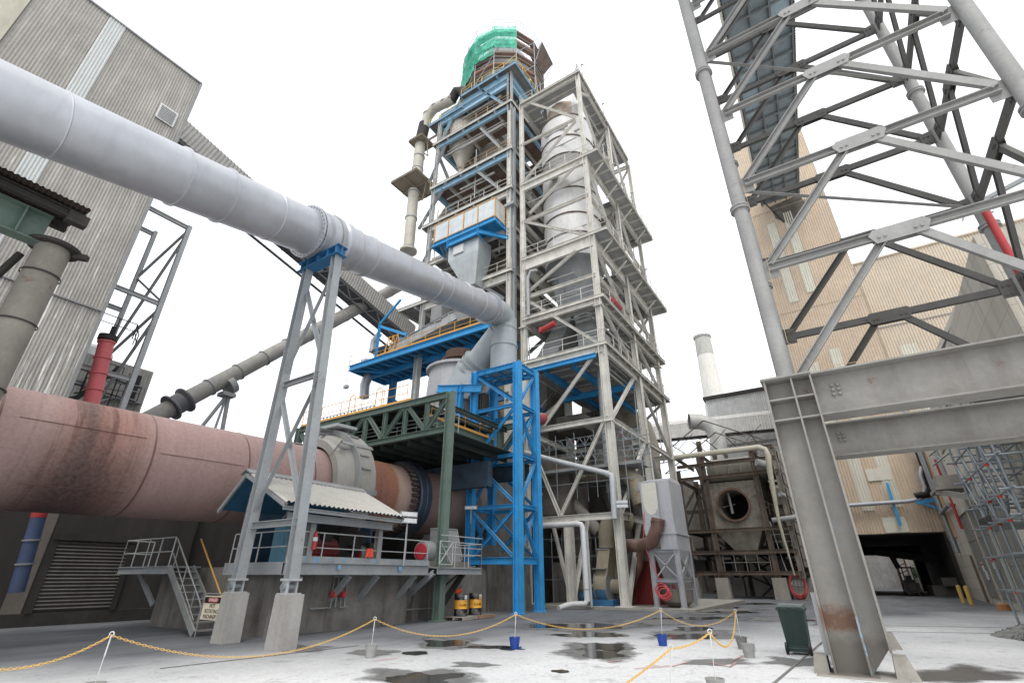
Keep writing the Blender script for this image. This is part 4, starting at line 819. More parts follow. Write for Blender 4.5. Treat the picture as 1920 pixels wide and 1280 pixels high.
rustdk = M('rust stained floor soffit', (120, 104, 94), .85, var=.2, rust=.5, dust=.3, streak=.5, dirt=(140,72,48))
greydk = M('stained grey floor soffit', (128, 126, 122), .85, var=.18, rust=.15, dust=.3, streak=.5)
for z, x0, x1, y0, y1, dmat, bmat, rm, hole, rl in (
    (54.0,-26.4,-18.6,29.3,39,greydk,pblue,pyellow,None,None),
    (52.6,-31.6,-26.4,29.6,40,greydk,pblue,pyellow,None,None),
    (48.6,BX0-.6,BX1+.4,29.6,40.6,rustdk,cream,tanrail,(-25,36,2.9),None),
    (41.5,BX0-.4,BX1+.4,29.6,40.6,rustdk,cream,tanrail,(-25,36,1.65),None),
    (36.2,BX0-1,BX1+.4,29.6,40.6,greydk,cream,cream,(-25,36,2.4),None),
    (31.5,BX0+.5,BX1+.4,30,40.6,greydk,cream,cream,None,None),
    (26.4,BX0-3.2,BX1+.4,29.6,40.6,greydk,cream,cream,None,None)):
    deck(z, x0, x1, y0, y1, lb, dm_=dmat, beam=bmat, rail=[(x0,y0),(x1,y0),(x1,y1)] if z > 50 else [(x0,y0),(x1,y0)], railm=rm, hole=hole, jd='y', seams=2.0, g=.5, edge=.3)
for z, d, mt in ((53.2,.9,pblue),(52.0,.8,pblue),(47.9,.5,pblue),(40.8,.6,pblue),(35.5,.6,cream),(30.9,.5,cream),(25.7,.7,cream),(14.5,.6,dblue),(9.5,.6,cream)):
    for y in (BY0, BY1): m = MB(); m.hs((BX0,y,z),(BX1,y,z),.3,d,.03); part('girder', m, mt, lb)
    for x in (BX0, BX1): m = MB(); m.hs((x,BY0,z),(x,BY1,z),.3,d,.03); part('girder', m, mt, lb)
for a, b_, mt in (((866,183),(829,262),pblue),((904,170),(945,196),pblue),((836,270),(805,343),gblue),((901,240),(945,284),lgrey),((893,320),(945,360),lgrey),((831,354),(785,430),gblue),((820,440),(790,500),gblue),((845,500),(945,560),gblue),((832,565),(800,640),gblue)):
    m = MB(); m.hs(at(*a, Y=BY0), at(*b_, Y=BY0), .27, .27, .03); part('brace', m, mt, lb)
for a, b_ in (((BX1,BY0,36),(BX1,BY1,41)),((BX1,BY1,36),(BX1,BY0,41)),((BX1,BY0,26),(BX1,BY1,36)),((BX0,BY0,26),(BX0,BY1,36)),((BX0,BY1,36),(BX0,BY0,47)),((BX0,BY0,9.5),(BX0,BY1,20)),((BX0,BY1,10),(BX1,BY1,20)),((BX0,BY1,20),(BX1,BY1,26)),((BX0,BY1,27),(BX1,BY1,36)),((BX1,BY1,36),(BX0,BY1,48)),((BX1,BY0,10),(BX1,BY1,20)),((BX1,BY0,20),(BX1,BY1,26))):
    m = MB(); m.hs(a, b_, .3, .3, .025); part('brace', m, gblue, lb)
m = MB()
for i in range(60):
    z = random.choice((26.4,31.5,36.2,41.5,48.6)); x = random.uniform(BX0+.5,BX1-.5); y = random.uniform(31,39.5); s_ = random.uniform(.15,.6); m.box(x-s_,x+s_,y-s_,y+s_,z,z+random.uniform(.4,2))
part('floor_clutter', m, grey, lb)['kind'] = 'stuff'
# vessels inside the bay
bv = thing('beige_vessel', 'dark mouthed beige vessel seen inside the blue girdered tower', 'vessel', (-25, 36, 27))
m = MB(); m.lathe((-25,36,0),(0,0,1),[(27,1.2),(31,2.6),(37.5,2.6),(38.5,1.6),(42,1.6),(43,2.75),(51,2.75),(52,1.5),(54,1.5)],48); part('shell', m, M('dusty beige vessel', (168,162,150), .6, var=.12, rust=.15, streak=.4), bv)
sc_ = thing('small_cyclone', 'small pale conical hopper hanging between the upper blue floors', 'hopper', (-28.4, 32.0, 43))
m = MB(); m.lathe((-27.9,31.8,0),(0,0,1),[(41.8,.24),(44.4,.24),(45.0,.3),(48.4,1.55),(52.2,1.6),(52.3,1.3)],40); part('body', m, M('pale ribbed hopper', (188,184,174), .55, .1, var=.08, streak=.45), sc_)
m = MB()
for i in range(28): a = 2*PI*i/28; q = V((math.cos(a), math.sin(a), 0)); m.bar(V((-27.9,31.8,48.5))+q*1.56, V((-27.9,31.8,52.1))+q*1.61, .03, .03)
m.lathe((-27.9,31.8,0),(0,0,1),[(44.9,.28),(44.9,.42),(45.1,.42)],24); part('rib', m, lgrey, sc_)
m = MB(); m.pipe([(-29.3,33,53.5),(-29.6,32.5,51.5),(-30.5,33,50)],.6,16); solo('dark_elbow', m, dark, 'dark elbow pipe behind the small pale hopper', 'pipe')
m = MB(); m.pipe([at(872,345,Y=33), at(808,440,Y=33)], .45, 14); solo('meal_pipe', m, tan, 'slanting tan pipe crossing the tower above the mesh cabin', 'pipe')
# stack with its scaffold
sk_ = thing('stack', 'pale banded top stage vessel rising inside the green netted scaffold', 'stack', (-23.6, 34.6, 54))
SXc = V((-23.6, 34.6, 0)); m = MB(); m.lathe(SXc,(0,0,1),[(54,3.6),(58.5,3.6),(58.7,3.3),(63,3.3),(63.4,2.4),(64,2.4)],56); part('shell', m, M('pale stack plate', (188,190,192), .6, .1, var=.1, rust=.12, streak=.35), sk_)
for z in (56.4,58.5,61):
    m = MB(); m.lathe(SXc,(0,0,1),[(z,3.5),(z,3.72),(z+.12,3.72),(z+.12,3.5)],56,cap=False); part('band', m, rusty, sk_)
sf = thing('tower_scaffold', 'many sided tube scaffold with brown boards and green netting round the stack', 'scaffold', (-23.6, 34.6, 54))
SR, NS = 5.2, 12; A0_ = math.atan2(-34.6, 23.6); oct_ = [V((math.cos(A0_+PI/NS*(2*i-1)), math.sin(A0_+PI/NS*(2*i-1)), 0)) for i in range(NS)]    # side 0 (corners 0-1) looks to the yard
def spn(i, z, r=SR): return SXc+oct_[i % NS]*r+V((0,0,z))
for i in range(NS):
    m = MB(); m.tube(spn(i,54.1), spn(i,65.6), .05, 6); part('standard', m, zinc, sf); m = MB(); m.tube(spn(i,54.1,SR-1.25), spn(i,64,SR-1.25), .05, 6); part('standard', m, zinc, sf)
for z in (55.0,56.0,57.4,58.2,59.0,59.9,60.8,61.6,62.5,63.4,64.2,65.0,65.6):
    m = MB()
    for i in range(NS): m.tube(spn(i,z), spn(i+1,z), .035 if z > 64 else .04, 6)
    part('ledger', m, zinc, sf)
for i in range(NS):
    for z in (54.5, 59):
        m = MB(); m.tube(spn(i,z), spn(i+1,z+4.2), .035, 6); part('diagonal', m, zinc, sf)
for z, full in ((56.8,1),(58.9,1),(61.2,1),(63.3,1)):
    m = MB()
    for i in range(NS):
        m.poly([spn(i,z,SR-.05), spn(i+1,z,SR-.05), spn(i+1,z,SR-.75), spn(i,z,SR-.75)], (0,0,.08)); m.poly([spn(i,z+.082,SR-.01), spn(i+1,z+.082,SR-.01), spn(i+1,z+.082,SR-.05), spn(i,z+.082,SR-.05)], (0,0,.24))
    part('board_platform', m, timber, sf)
def net(i0, rows, seed):
    r = random.Random(seed); m = MB(); n = 10; g_ = []
    for z, ro in rows:
        for j in range(n+1):
            f = j/n; a = oct_[i0 % NS]*(1-f)+oct_[(i0+1) % NS]*f; sag = math.sin(PI*f); e = 0 if j in (0, n) else 1
            g_.append(SXc+a*(SR+.1+ro*(.6+.4*sag)+e*r.uniform(-.08,.08))+V((0,0,z-.22*sag+e*r.uniform(-.1,.1))))
    for a in range(len(rows)-1):
        for j in range(n): q = a*(n+1)+j; m.add([g_[q],g_[q+1],g_[q+n+2],g_[q+n+1]],[(0,1,2,3)],True)
    return m
nm_ = bpy.data.materials.new('loose green shade netting'); nm_.use_nodes = True; t = NT(nm_); b = t.n['Principled BSDF']; tc = t.new('ShaderNodeTexCoord').outputs['Object']; n = noise(t, tc, .9, 6, .7)
t.link(mixn(t, ramp(t, n, .3, .7), lin((44, 150, 122)), lin((96, 204, 174))), b.inputs['Base Color']); b.inputs['Roughness'].default_value = .8; tr = t.new('ShaderNodeBsdfTransparent'); ms = t.new('ShaderNodeMixShader'); mu = t.new('ShaderNodeMath', operation='MULTIPLY_ADD'); t.link(ramp(t, noise(t, tc, 1.1, 6, .75, (1,1,2.2)), .4, .72), mu.inputs[0]); mu.inputs[1].default_value = -.6; mu.inputs[2].default_value = .92; t.link(mu.outputs[0], ms.inputs[0]); t.link(tr.outputs[0], ms.inputs[1]); t.link(b.outputs[0], ms.inputs[2]); t.link(ms.outputs[0], t.n['Material Output'].inputs[0])
up_ = [(64.1,0),(63.3,.06),(62.3,.55),(61.6,.1),(60.9,.06)]; lo_ = [(60.9,.06),(60.0,.6),(59.3,.15)]; lft = [(64.0,0),(63,.1),(62.2,.6),(61.3,.1),(60.4,.1),(59.4,.7),(58.4,.15),(57.4,.1)]; far_ = lft+[(56,.25),(54.6,.1)]
for i, rows in ((0, up_+[(60.2,.45),(59.6,.2)]), (-1, lft[:-1]), (-2, lft), (-3, far_), (-4, far_), (-5, far_)): part('netting', net(i, rows, i+9), nm_, sf)
m = MB(); m.poly([spn(2,60.2,SR+.05),spn(3,60.2,SR+.05),spn(3,62.0,SR+1.3),spn(2,62.0,SR+1.3)],(0,0,.1)); part('catch_fan', m, rusty, sf)
for f in (0,1):
    m = MB(); m.tube(spn(2+f,59,SR), spn(2+f,61.9,SR+1.3), .05, 6); part('fan_strut', m, zinc, sf)
for f in (0,.5,1): m = MB(); m.tube(spn(2,57,SR)*(1-f)+spn(3,57,SR)*f, V((-17.6+f*1.2, 33.5-f*2, 48.0)), .06, 6); part('raking_shore', m, gblue, sf)
# riser pipe on the outside of the bay
rp = thing('riser_pipe', 'segmented pale pipe climbing outside the blue girdered tower', 'pipe', (-33, 30, 25))
pm = M('dusty segmented pipe', (184, 180, 168), .6, .1, var=.1, dust=.3, streak=.4, rust=.08)
P_ = lambda x, y: at(x, y, Y=30)
m = MB(); m.pipe([P_(766,466), P_(776,358)], .62, 20); m.lathe(P_(766,468)+V((0,0,-.3)),(0,0,1),[(0,.95),(.25,.95),(.3,.7)],20); m.pipe([P_(781,335), P_(788,272)], .66, 20); m.pipe([P_(796,240), P_(803,216), P_(815,203), P_(850,186)], .62, 20); part('pipe', m, pm, rp)
m = MB(); m.pipe([P_(788,268), P_(796,234)], .72, 20); m.pipe([P_(846,190), P_(856,172), P_(869,172), P_(872,185)], .62, 20); part('dark_joint', m, dark, rp)
m = MB()
for a in ((766,465),(771,410),(776,362),(783,318),(786,295),(803,216),(818,202),(835,194)): p = P_(*a); m.lathe(p+V((0,0,-.05)),(0,0,1),[(0,.64),(0,.72),(.1,.72),(.1,.64)],20,cap=False)
part('seam_ring', m, lgrey, rp)
def pad(c, sx_, sy_): 
    m = MB(); m.box(c.x-sx_,c.x+sx_,c.y-sy_,c.y+sy_,c.z-.12,c.z); 
    for s_ in (-1,1): m.ch((c.x-sx_,c.y+sy_*s_,c.z-.1),(c.x+sx_,c.y+sy_*s_,c.z-.1),.1,.3); m.ch((c.x+sx_*s_,c.y-sy_,c.z-.1),(c.x+sx_*s_,c.y+sy_,c.z-.1),.1,.3); m.bar((c.x+sx_*s_*.9,c.y,c.z-.1),(c.x+.8,c.y+.6,c.z-2.2),.12,.12)
    m.hs((c.x-sx_,c.y,c.z-.25),(c.x+3.2,c.y,c.z-.25),.16,.26); m.hs((c.x,c.y-sy_,c.z-.25),(c.x,c.y+sy_,c.z-.25),.16,.26); part('bracket_platform', m, M('tan grating plate', (150,140,124), .8, var=.1), rp)
pad(P_(779,348), 2.0, 2.0); pad(P_(790,268), 1.1, 1.1)
# mesh sided cabin on a blue frame, hopper below
cb = thing('mesh_cabin', 'orange framed mesh cabin cantilevered on a bright blue platform', 'cabin', (-24, 28, 30))
YC = 27.9; fa, fb = V((-27.4,YC,31.3)), V((-20.0,YC,31.3)); m = MB()
xs_ = [-27.4,-25.6,-23.7,-22.0,-20.0]
for a, b_ in zip(xs_, xs_[1:]): m.box(a+.08,b_-.08,YC+.02,YC+.05,31.45,33.5)
m.box(-20.02,-19.98,YC+.1,29.4,31.45,33.5); part('mesh_panel', m, M('fine mesh panel', (196,202,204), .55, .3, var=.12, dust=.2, streak=.2, bump=.4), cb)
m = MB()
for x in xs_: m.bar((x,YC,31.0),(x,YC,33.6),.07,.07)
m.bar((-20,YC+.75,31.0),(-20,YC+.75,33.6),.07,.07); m.bar((-20,29.5,31),(-20,29.5,33.6),.07,.07)
for z in (31.42,33.55): m.bar((-27.4,YC,z),(-20,YC,z),.06,.06); m.bar((-20,YC,z),(-20,29.5,z),.06,.06)
part('orange_frame', m, yellow, cb)
m = MB(); m.hs((-27.6,YC,31.0),(-19.9,YC,31.0),.2,.45); m.hs((-20,YC,31.0),(-20,30,31.0),.2,.45); m.hs((-27.5,YC,31.0),(-27.5,30,31.0),.2,.45); m.box(-27.5,-20,YC,30,31.16,31.22)
for x in (-25.5,-23.5,-21.8): m.hs((x,YC,30.95),(x,30,30.95),.16,.3)
m.hs((-25.5,YC-.02,30.3),(-21.9,YC-.02,30.3),.2,.5); m.hs((-25.5,YC,29.95),(-25.5,YC,31),.2,.2,.02,(1,0,0)); m.hs((-21.9,YC,29.95),(-21.9,YC,31),.2,.2,.02,(1,0,0)); m.hs((-21.9,YC,30.4),(-19.8,29.8,30.0),.2,.4); m.hs((-21.9,YC,30.4),(-22.3,30.4,29.3),.2,.4); part('blue_frame', m, blue, cb)
m = MB(); m.ladder((-26.4,YC+.1,30.8),(-25.8,YC+.9,28.6),.45,(1,.2,0)); part('ladder', m, grey, cb)
hp = thing('silver_hopper', 'silver square hopper tapering down beneath the mesh cabin', 'hopper', (-24, 29, 25.5))
def fr4(x0,x1,y0,y1,z): return [V((x0,y0,z)),V((x1,y0,z)),V((x1,y1,z)),V((x0,y1,z))]
m = MB(); m.hexa(fr4(-25.6,-22.0,28.2,30.2,28.6), fr4(-25.6,-22.0,28.2,30.2,30.2)); m.hexa(fr4(-23.9,-22.6,28.7,29.8,25.4), fr4(-25.6,-22.0,28.2,30.2,28.6)); part('body', m, M('bright galvanised plate', (178,184,186), .4, .35, var=.1, dust=.15, streak=.25), hp)
m = MB(); m.box(-24.9,-23.7,28.06,28.2,29.0,29.9); part('access_door', m, white_p, hp)
# lower blue deck
bd_ = thing('conveyor_deck', 'long blue steel deck with orange rails projecting from the tower above the green bridge', 'deck', (-30, 29, 20))
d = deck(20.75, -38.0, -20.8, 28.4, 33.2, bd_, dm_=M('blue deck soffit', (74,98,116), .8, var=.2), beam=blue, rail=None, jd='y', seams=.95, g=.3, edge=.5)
m = MB(); m.hs((-38,28.4,20.45),(-20.8,28.4,20.45),.26,.56); m.hs((-38,30.6,20.2),(-20.8,30.6,20.2),.26,.5); m.hs((-34,33,20.2),(-20.8,33,20.2),.26,.5); m.bar((-37.5,28.6,20.2),(-34.2,31.5,20.2),.12,.2)
for i in range(8): m.bar((-36+i*1.9,28.5,20.3),(-34.9+i*1.9,31.5,20.3),.1,.14)
part('main_girder', m, blue, bd_)
m = MB(); m.box(-34.0,-20.8,28.25,28.28,20.8,20.95); m.rail([(-34.6,28.35,20.75),(-21,28.35,20.75)],1.05,1.7,.03); m.rail([(-35,31.9,20.75),(-34.6,28.35,20.75)],1.05,1.7,.03); part('orange_rail', m, yellow, bd_)
m = MB(); m.rail([(-34.6,28.35,20.75),(-38,28.4,20.75),(-38,31.5,20.75),(-35,31.9,20.75)],1.15,1.7,.02); m.tube((-37.9,28.2,21.9),(-37.9,28.2,18.6),.03,5); m.box(-38.1,-37.6,28.1,28.4,18.3,18.6); part('light_rail', m, lgrey, bd_)
m = MB(); m.hs((-34.4,28.5,20.8),(-34.4,28.5,24.6),.22,.22,.02,(1,0,0)); m.bar((-34.4,28.5,24.6),(-31.8,28.5,26.6),.18,.18); m.bar((-34.2,28.5,24.2),(-31.4,29.4,22.9),.2,.26); m.hs((-36.2,33,14),(-36.2,33,25.5),.34,.34,.03,(1,0,0)); part('blue_post', m, blue, bd_)
m = MB(); m.hs((-35.4,31.8,9),(-35.4,31.8,20.2),.3,.3,.02,(1,0,0)); m.hs((-30.4,31.8,9.6),(-28.6,31.8,20.2),.4,.4,.02,(1,0,0)); m.hs((-35.2,31.8,17.8),(-28.5,33,13.5),.2,.26); part('blue_prop', m, dblue, bd_)
fc = thing('covered_conveyor', 'sloping silver covered conveyor trough lying on the blue deck', 'conveyor', (-28, 30, 21))
m = MB(); a, b_ = V((-33.2,29.6,21.5)), V((-21.5,29.6,23.6)); m.bar(a, b_, 1.2, .9); m.bar(a+V((0,0,.5)), b_+V((0,0,.5)), 1.4, .06)
for i in range(7): p = a+(b_-a)*(i+.5)/7; m.bar(p-V((.05,0,0)), p+V((.05,0,.01)), 1.36, 1.0)
part('trough', m, lgrey, fc); m = MB(); m.box(-27.9,-26.6,28.9,30.3,22.9,24.6); m.hexa(fr4(-24.6,-22.6,28.9,30.3,22.2), fr4(-25.2,-22.3,28.7,30.5,24.2)); part('transfer_box', m, grey, fc)
m = MB(); m.box(-36.9,-34.6,30,33,22.5,22.7); m.box(-36.9,-34.6,29.95,30.05,22.7,22.9); solo('canopy_roof', m, M('dark blue canopy', (40, 66, 92), .7), 'small dark blue canopy at the outer end of the blue deck', 'canopy')
yb = thing('yellow_tripod_stand', 'yellow tube trestle stand set down on the blue deck', 'stand', (-33, 28.9, 20.8))
m = MB()
for x in (-33.6,-33.0,-32.4): m.tube((x,28.7,20.8),(x+.35,28.9,23.0),.05,6); m.tube((x+.5,29.3,20.8),(x+.35,28.9,23.0),.05,6)
m.tube((-33.3,28.9,22.9),(-32.0,28.9,22.9),.05,6); part('frame', m, yellow, yb)
m = MB(); m.lathe(at(692,688,Y=30.5)+V((0,0,.6)),(0,0,-1),[(0,.9),(.5,.9),(1.2,.5)],20); q = at(692,688,Y=30.5); m.pipe([q+V((0,0,-.4)), at(690,705,Y=30.5), at(684,722,Y=30.5), at(683,745,Y=30.5)], .5, 14); solo('discharge_spout', m, galv, 'silver discharge spout below the blue deck', 'spout')
m = MB(); m.pipe([at(712,700,Y=31), at(722,690,Y=31), at(722,650,Y=31)], .3, 10); m.pipe([at(697,660,Y=31), at(700,640,Y=31), at(712,625,Y=31)], .34, 10); solo('bent_pipe', m, galv, 'bent galvanised pipe beside the blue deck canopy', 'pipe')
for i, (x, z0, z1) in enumerate(((-30.2,9,20),(-27.0,9,20))): pass
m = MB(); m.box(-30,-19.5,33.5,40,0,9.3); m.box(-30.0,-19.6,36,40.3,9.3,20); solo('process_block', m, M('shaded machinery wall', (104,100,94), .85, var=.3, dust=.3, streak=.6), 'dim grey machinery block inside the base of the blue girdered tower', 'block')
m = MB(); m.lathe((-25,37.2,21),(0,0,1),[(0,1.6),(5,2.6),(5.2,2.6)],28); m.lathe((-22.5,34,26.6),(0,0,1),[(0,1.4),(4,1.4)],24); m.pipe([(-21,33,13),(-22.5,33,17),(-24,34,20)],.9,20); solo('feed_duct', m, tan, 'tan feed ducts in the dark lower floors of the blue girdered tower', 'duct')
r = random.Random(31); m = MB()
for i in range(28):
    z = r.choice((25.2,30.4,35.0,40.2,47.3,52))+r.uniform(-.9,.2); y = r.choice((30.5,31.2,32.5)); x0 = r.uniform(-30,-26); m.tube((x0,y,z),(r.uniform(-24,-19.9),y,z),r.choice((.05,.08,.14)),6)
for i in range(12): x = r.choice((-29.6,-20.0,-24.5,-21.2)); z = r.uniform(20,44); m.tube((x,30.4,z),(x,30.4,z+r.uniform(3,8)),.06,6)
part('service_pipe', m, pm_, lb)
m = MB()
for z0, z1, xa, xb, y in ((26.4,31.5,-28.6,-25.4,33.2),(31.5,36.2,-25.4,-28.8,33.4),(36.2,41.5,-29,-25.5,33.2),(41.5,48.6,-22.4,-20.2,32.6)):
    a, b_ = V((xa,y,z0)), V((xb,y,z1)); m.ch(a, b_, .08, .24); m.ch(a+V((0,.8,0)), b_+V((0,.8,0)), .08, .24); n = int((z1-z0)/.25); m.tube(a+V((0,0,1)), b_+V((0,0,1)), .03, 6)
    for i in range(n): p = a+(b_-a)*(i+.5)/n; m.box(p.x-.12,p.x+.12,y,y+.8,p.z,p.z+.04)
part('stair_flight', m, lgrey, lb)
# ================================================================ dust filter, fan and pipework at the tower foot
fl = thing('dust_filter', 'pale grey box dust filter on four steel legs with a hopper', 'filter', (-9.2, 31.6, 0))
fx0, fx1, fy0, fy1 = -10.0, -8.3, 30.25, 33.0
fgrey = M('pale grey filter paint', (172, 174, 178), .5, .05, var=.07, dust=.3, rust=.04, streak=.3)
m = MB(); m.box(fx0-.02, fx1, fy0, fy1, 4.55, 7.0); m.box(fx0+.75, fx1, fy0+.0, fy1, 3.1, 4.55); m.hexa(fr4(-9.5,-8.7,31.2,32.0,1.3), fr4(fx0+.2,fx1,fy0+.1,fy1,3.1)); m.box(fx0+.02,fx0+.75,fy0-.35,fy0+1,3.85,6.9); m.hexa(fr4(fx0-.02,fx1,fy0,fy1,7.0), fr4(fx0+.2,fx1-.1,fy0+.9,fy1,7.25)); part('casing', m, fgrey, fl)
m = MB(); n = 24; pts = [V((fx0+.12, fy0-.362, 6.88)), V((fx0+1.02, fy0-.012, 6.95))]
pts = []
for i in range(15): a = PI+PI*i/14; pts.append(V((fx0+.56+.44*math.cos(a), fy0-.36, 5.75+.75*math.sin(a)*1.0)))
pts += [V((fx0+1.0, fy0-.36, 6.85)), V((fx0+.12, fy0-.36, 6.85))]
m.poly(pts, (0,-.012,0)); part('repainted_patch', m, M('fresh cream patch', (208, 206, 194), .6, var=.03, streak=.1), fl)
m = MB(); m.box(fx0+.0,fx0+1.0,fy0-.36,fy0,3.95,6.9); part('inlet_cover', m, fgrey, fl)
for x in (fx0+.1, fx1-.1):
    for y in (fy0+.1, fy1-.1):
        m = MB(); m.hs((x,y,.0),(x,y,4.0 if x > -9 else 3.1),.26,.26,.03,(1,0,0)); m.box(x-.2,x+.2,y-.2,y+.2,.12,.16); part('leg', m, fgrey, fl)
m = MB()
for z in (3.05, 1.5): 
    for y in (fy0+.1, fy1-.1): m.ch((fx0+.1,y,z),(fx1-.1,y,z),.1,.18)
    for x in (fx0+.1, fx1-.1): m.ch((x,fy0+.1,z),(x,fy1-.1,z),.1,.18)
for y in (fy0+.1, fy1-.1): m.bar((fx0+.2,y,1.6),(fx1-.2,y,2.95),.07,.07); m.bar((fx0+.2,y,2.95),(fx1-.2,y,1.6),.07,.07)
m.bar((fx1-.1,fy0+.2,1.6),(fx1-.1,fy1-.2,2.95),.07,.07); m.bar((fx1-.1,fy0+.2,2.95),(fx1-.1,fy1-.2,1.6),.07,.07); m.box(fx0+.8,fx1+.08,fy0-.05,fy1+.05,3.92,4.02); part('bracing', m, fgrey, fl)
m = MB(); m.lathe((-9.0,31.4,.15),(0,0,1),[(0,.5),(.25,.85),(.9,.9),(.9,.8)],28); part('collecting_bin', m, M('dented bin steel', (128,122,116), .6, .3, rust=.2), fl)
m = MB(); m.box(fx0-.14,fx0-.02,fy0+.05,fy0+.5,4.7,6.6); m.tube((fx0-.05,fy0-.05,4.6),(fx0-.05,fy0-.05,6.9),.03,6); m.box(fx0-.2,fx0-.0,fy0-.1,fy0+.2,6.5,7.0); part('side_panel', m, lgrey, fl)
m = MB(); m.pipe([at(1232,980,Y=30)+V((.1,0,.25)), at(1232,990,Y=30), at(1222,1015,Y=30), at(1205,1022,Y=30.2), at(1175,1022,Y=31.2), at(1150,1020,Y=32.4)], .38, 24); m.lathe(at(1232,980,Y=30)+V((.05,0,.05)),(0,0,1),[(0,.42),(.08,.42)],24); m.pipe([at(1200,1030,Y=32.6), at(1195,1060,Y=32.4), at(1180,1095,Y=31.8), at(1160,1108,Y=31.3)], .36, 20); solo('brown_duct', m, brownp, 'curved brown duct from the dust filter to the fan', 'duct')
fn = thing('centrifugal_fan', 'dusty beige and blue centrifugal fan with tall outlet behind tower column', 'fan', (-13.2, 31, 0))
m = MB(); c = V((-13.25, 31.1, 1.15)); m.lathe(c+V((-.35,0,0)),(1,0,.0),[(0,.95),(.0,1.0),(.75,1.0),(.75,.95)],36); m.hexa([V((-13.6,30.2,1.3)),V((-12.85,30.2,1.3)),V((-12.85,31.6,1.6)),V((-13.6,31.6,1.6))],[V((-13.4,30.6,3.2)),V((-12.6,30.6,3.2)),V((-12.6,31.6,3.3)),V((-13.4,31.6,3.3))]); part('scroll_case', m, tan, fn); m = MB(); m.lathe(c+V((-.345,0,0)),(1,0,0),[(0,1.012),(.74,1.012)],30,cap=False,a0=PI*1.12,a1=PI*1.95); part('blue_belly', m, M('dusty blue belly plate', (70,112,148), .6, var=.2, dust=.4, streak=.4), fn)
m = MB(); 
for x in (-13.64,-12.86): m.lathe((x,31.1,1.15),(1,0,0),[(0,1.06),(.05,1.06)],36)
m.box(-13.5,-12.6,30.55,31.7,3.2,3.28); m.box(-13.68,-12.8,30.1,31.7,2.1,2.16); part('case_flange', m, grey, fn)
m = MB(); m.box(-13.9,-12.5,30.2,32,.12,.45); m.box(-14.9,-13.9,30.7,31.6,.5,.85); m.box(-14.9,-14.7,30.8,31.5,.12,.5); part('blue_base', m, M('dusty blue base', (52, 104, 146), .6, var=.2, dust=.5), fn)
m = MB(); m.lathe((-15.1,31.1,1.15),(1,0,0),[(-.5,.2),(-.5,.34),(.3,.34),(.3,.2),(1.2,.08)],20); part('motor', m, tan, fn)
m = MB(); m.pipe([(-13.0,31.1,3.28),(-13.0,31.2,4.3),(-12.8,31.3,4.9),(-12.4,31.6,5.1),(-11.6,32.2,4.9)],[.5,.5,.52,.55,.55],24); m.tube((-12.85,31.1,1.15),(-12.0,31.0,1.15),.4,24); m.tube((-12.9,31.8,.5),(-12.9,31.8,3.0),.18,12); part('outlet_duct', m, tan, fn)
m = MB(); m.box(-12.3,-10.3,33.2,38,.12,2.6)
for i in range(16): m.box(-12.26+i*.125,-12.2+i*.125,33.13,33.2,.2,2.5)
solo('red_container', m, M('faded red corrugated container', (140, 56, 50), .7, var=.15, dust=.3, streak=.4), 'faded red ribbed container behind the fan and filter', 'container')
wp = thing('drain_pipe', 'white plastic pipe dropping down the tower front and kicking out over the slab', 'pipe', (-13.4, 28.5, 0))
m = MB(); Y = 28.6; m.pipe([(-16.9,Y,4.62),(-13.75,Y,4.62),(-13.5,Y,4.55),(-13.42,Y,4.35),(-13.42,Y,.42)],.17,14); m.pipe([(-13.42,Y,.45),(-13.5,Y-.1,.3),(-14.3,Y-.25,.26),(-14.55,Y-.4,.2),(-14.75,Y-1.0,.08)],.15,14); part('pipe', m, white_p, wp)
m = MB(); m.lathe((-13.42,Y,1.0),(0,0,1),[(0,.19),(.06,.19)],14); m.tube((-13.2,Y+.1,0.12),(-13.2,Y+.1,4.2),.08,8); part('support_bracket', m, lgrey, wp)
m = MB(); m.pipe([at(985,848,Y=29.3), at(1040,863,Y=29.3), at(1135,886,Y=29.3), at(1146,890,Y=29.3), at(1148,905,Y=29.3), at(1152,972,Y=29.3)],.17,12); m.lathe(at(1140,888,Y=29.3),(1,0,-.3),[(-.1,.21),(.1,.21)],12); solo('water_pipe', m, M('pale grey pipe', (186,190,192), .5), 'pale grey pipe sloping across the tower front then dropping beside its column', 'pipe')
m = MB(); a = at(1005,905,Y=33); m.pipe([at(1015,900,Y=34), at(1080,893,Y=33.6), at(1150,885,Y=32.6), at(1175,886,Y=32), at(1192,905,Y=31.6), at(1204,945,Y=31.6)],[.62,.62,.62,.6,.6,.6],24); solo('crossover_duct', m, M('rust mottled tan duct', (150,142,124), .75, var=.2, dust=.5, rust=.5, streak=.4), 'thick rust mottled duct bending down into the dust filter', 'duct')
m = MB(); m.lathe((-11.4,37.0,.12),(0,0,1),[(0,1.7),(7.6,1.7),(7.6,1.85),(7.75,1.85),(7.9,1.2)],36); solo('storage_tank', m, M('dull grey tank', (120,118,112), .75, var=.15, dust=.4, streak=.5), 'dull grey upright tank behind the dust filter', 'tank')
m = MB(); m.pipe([at(1100,770,Y=46), at(1140,772,Y=46), at(1175,782,Y=46), at(1200,804,Y=46), at(1212,840,Y=46), at(1214,900,Y=46)],1.25,24); solo('flue_elbow', m, M('pale tan flue sheet', (176,170,154), .6, streak=.3, dust=.3), 'fat pale tan flue elbow curving down behind the cream tower', 'duct')
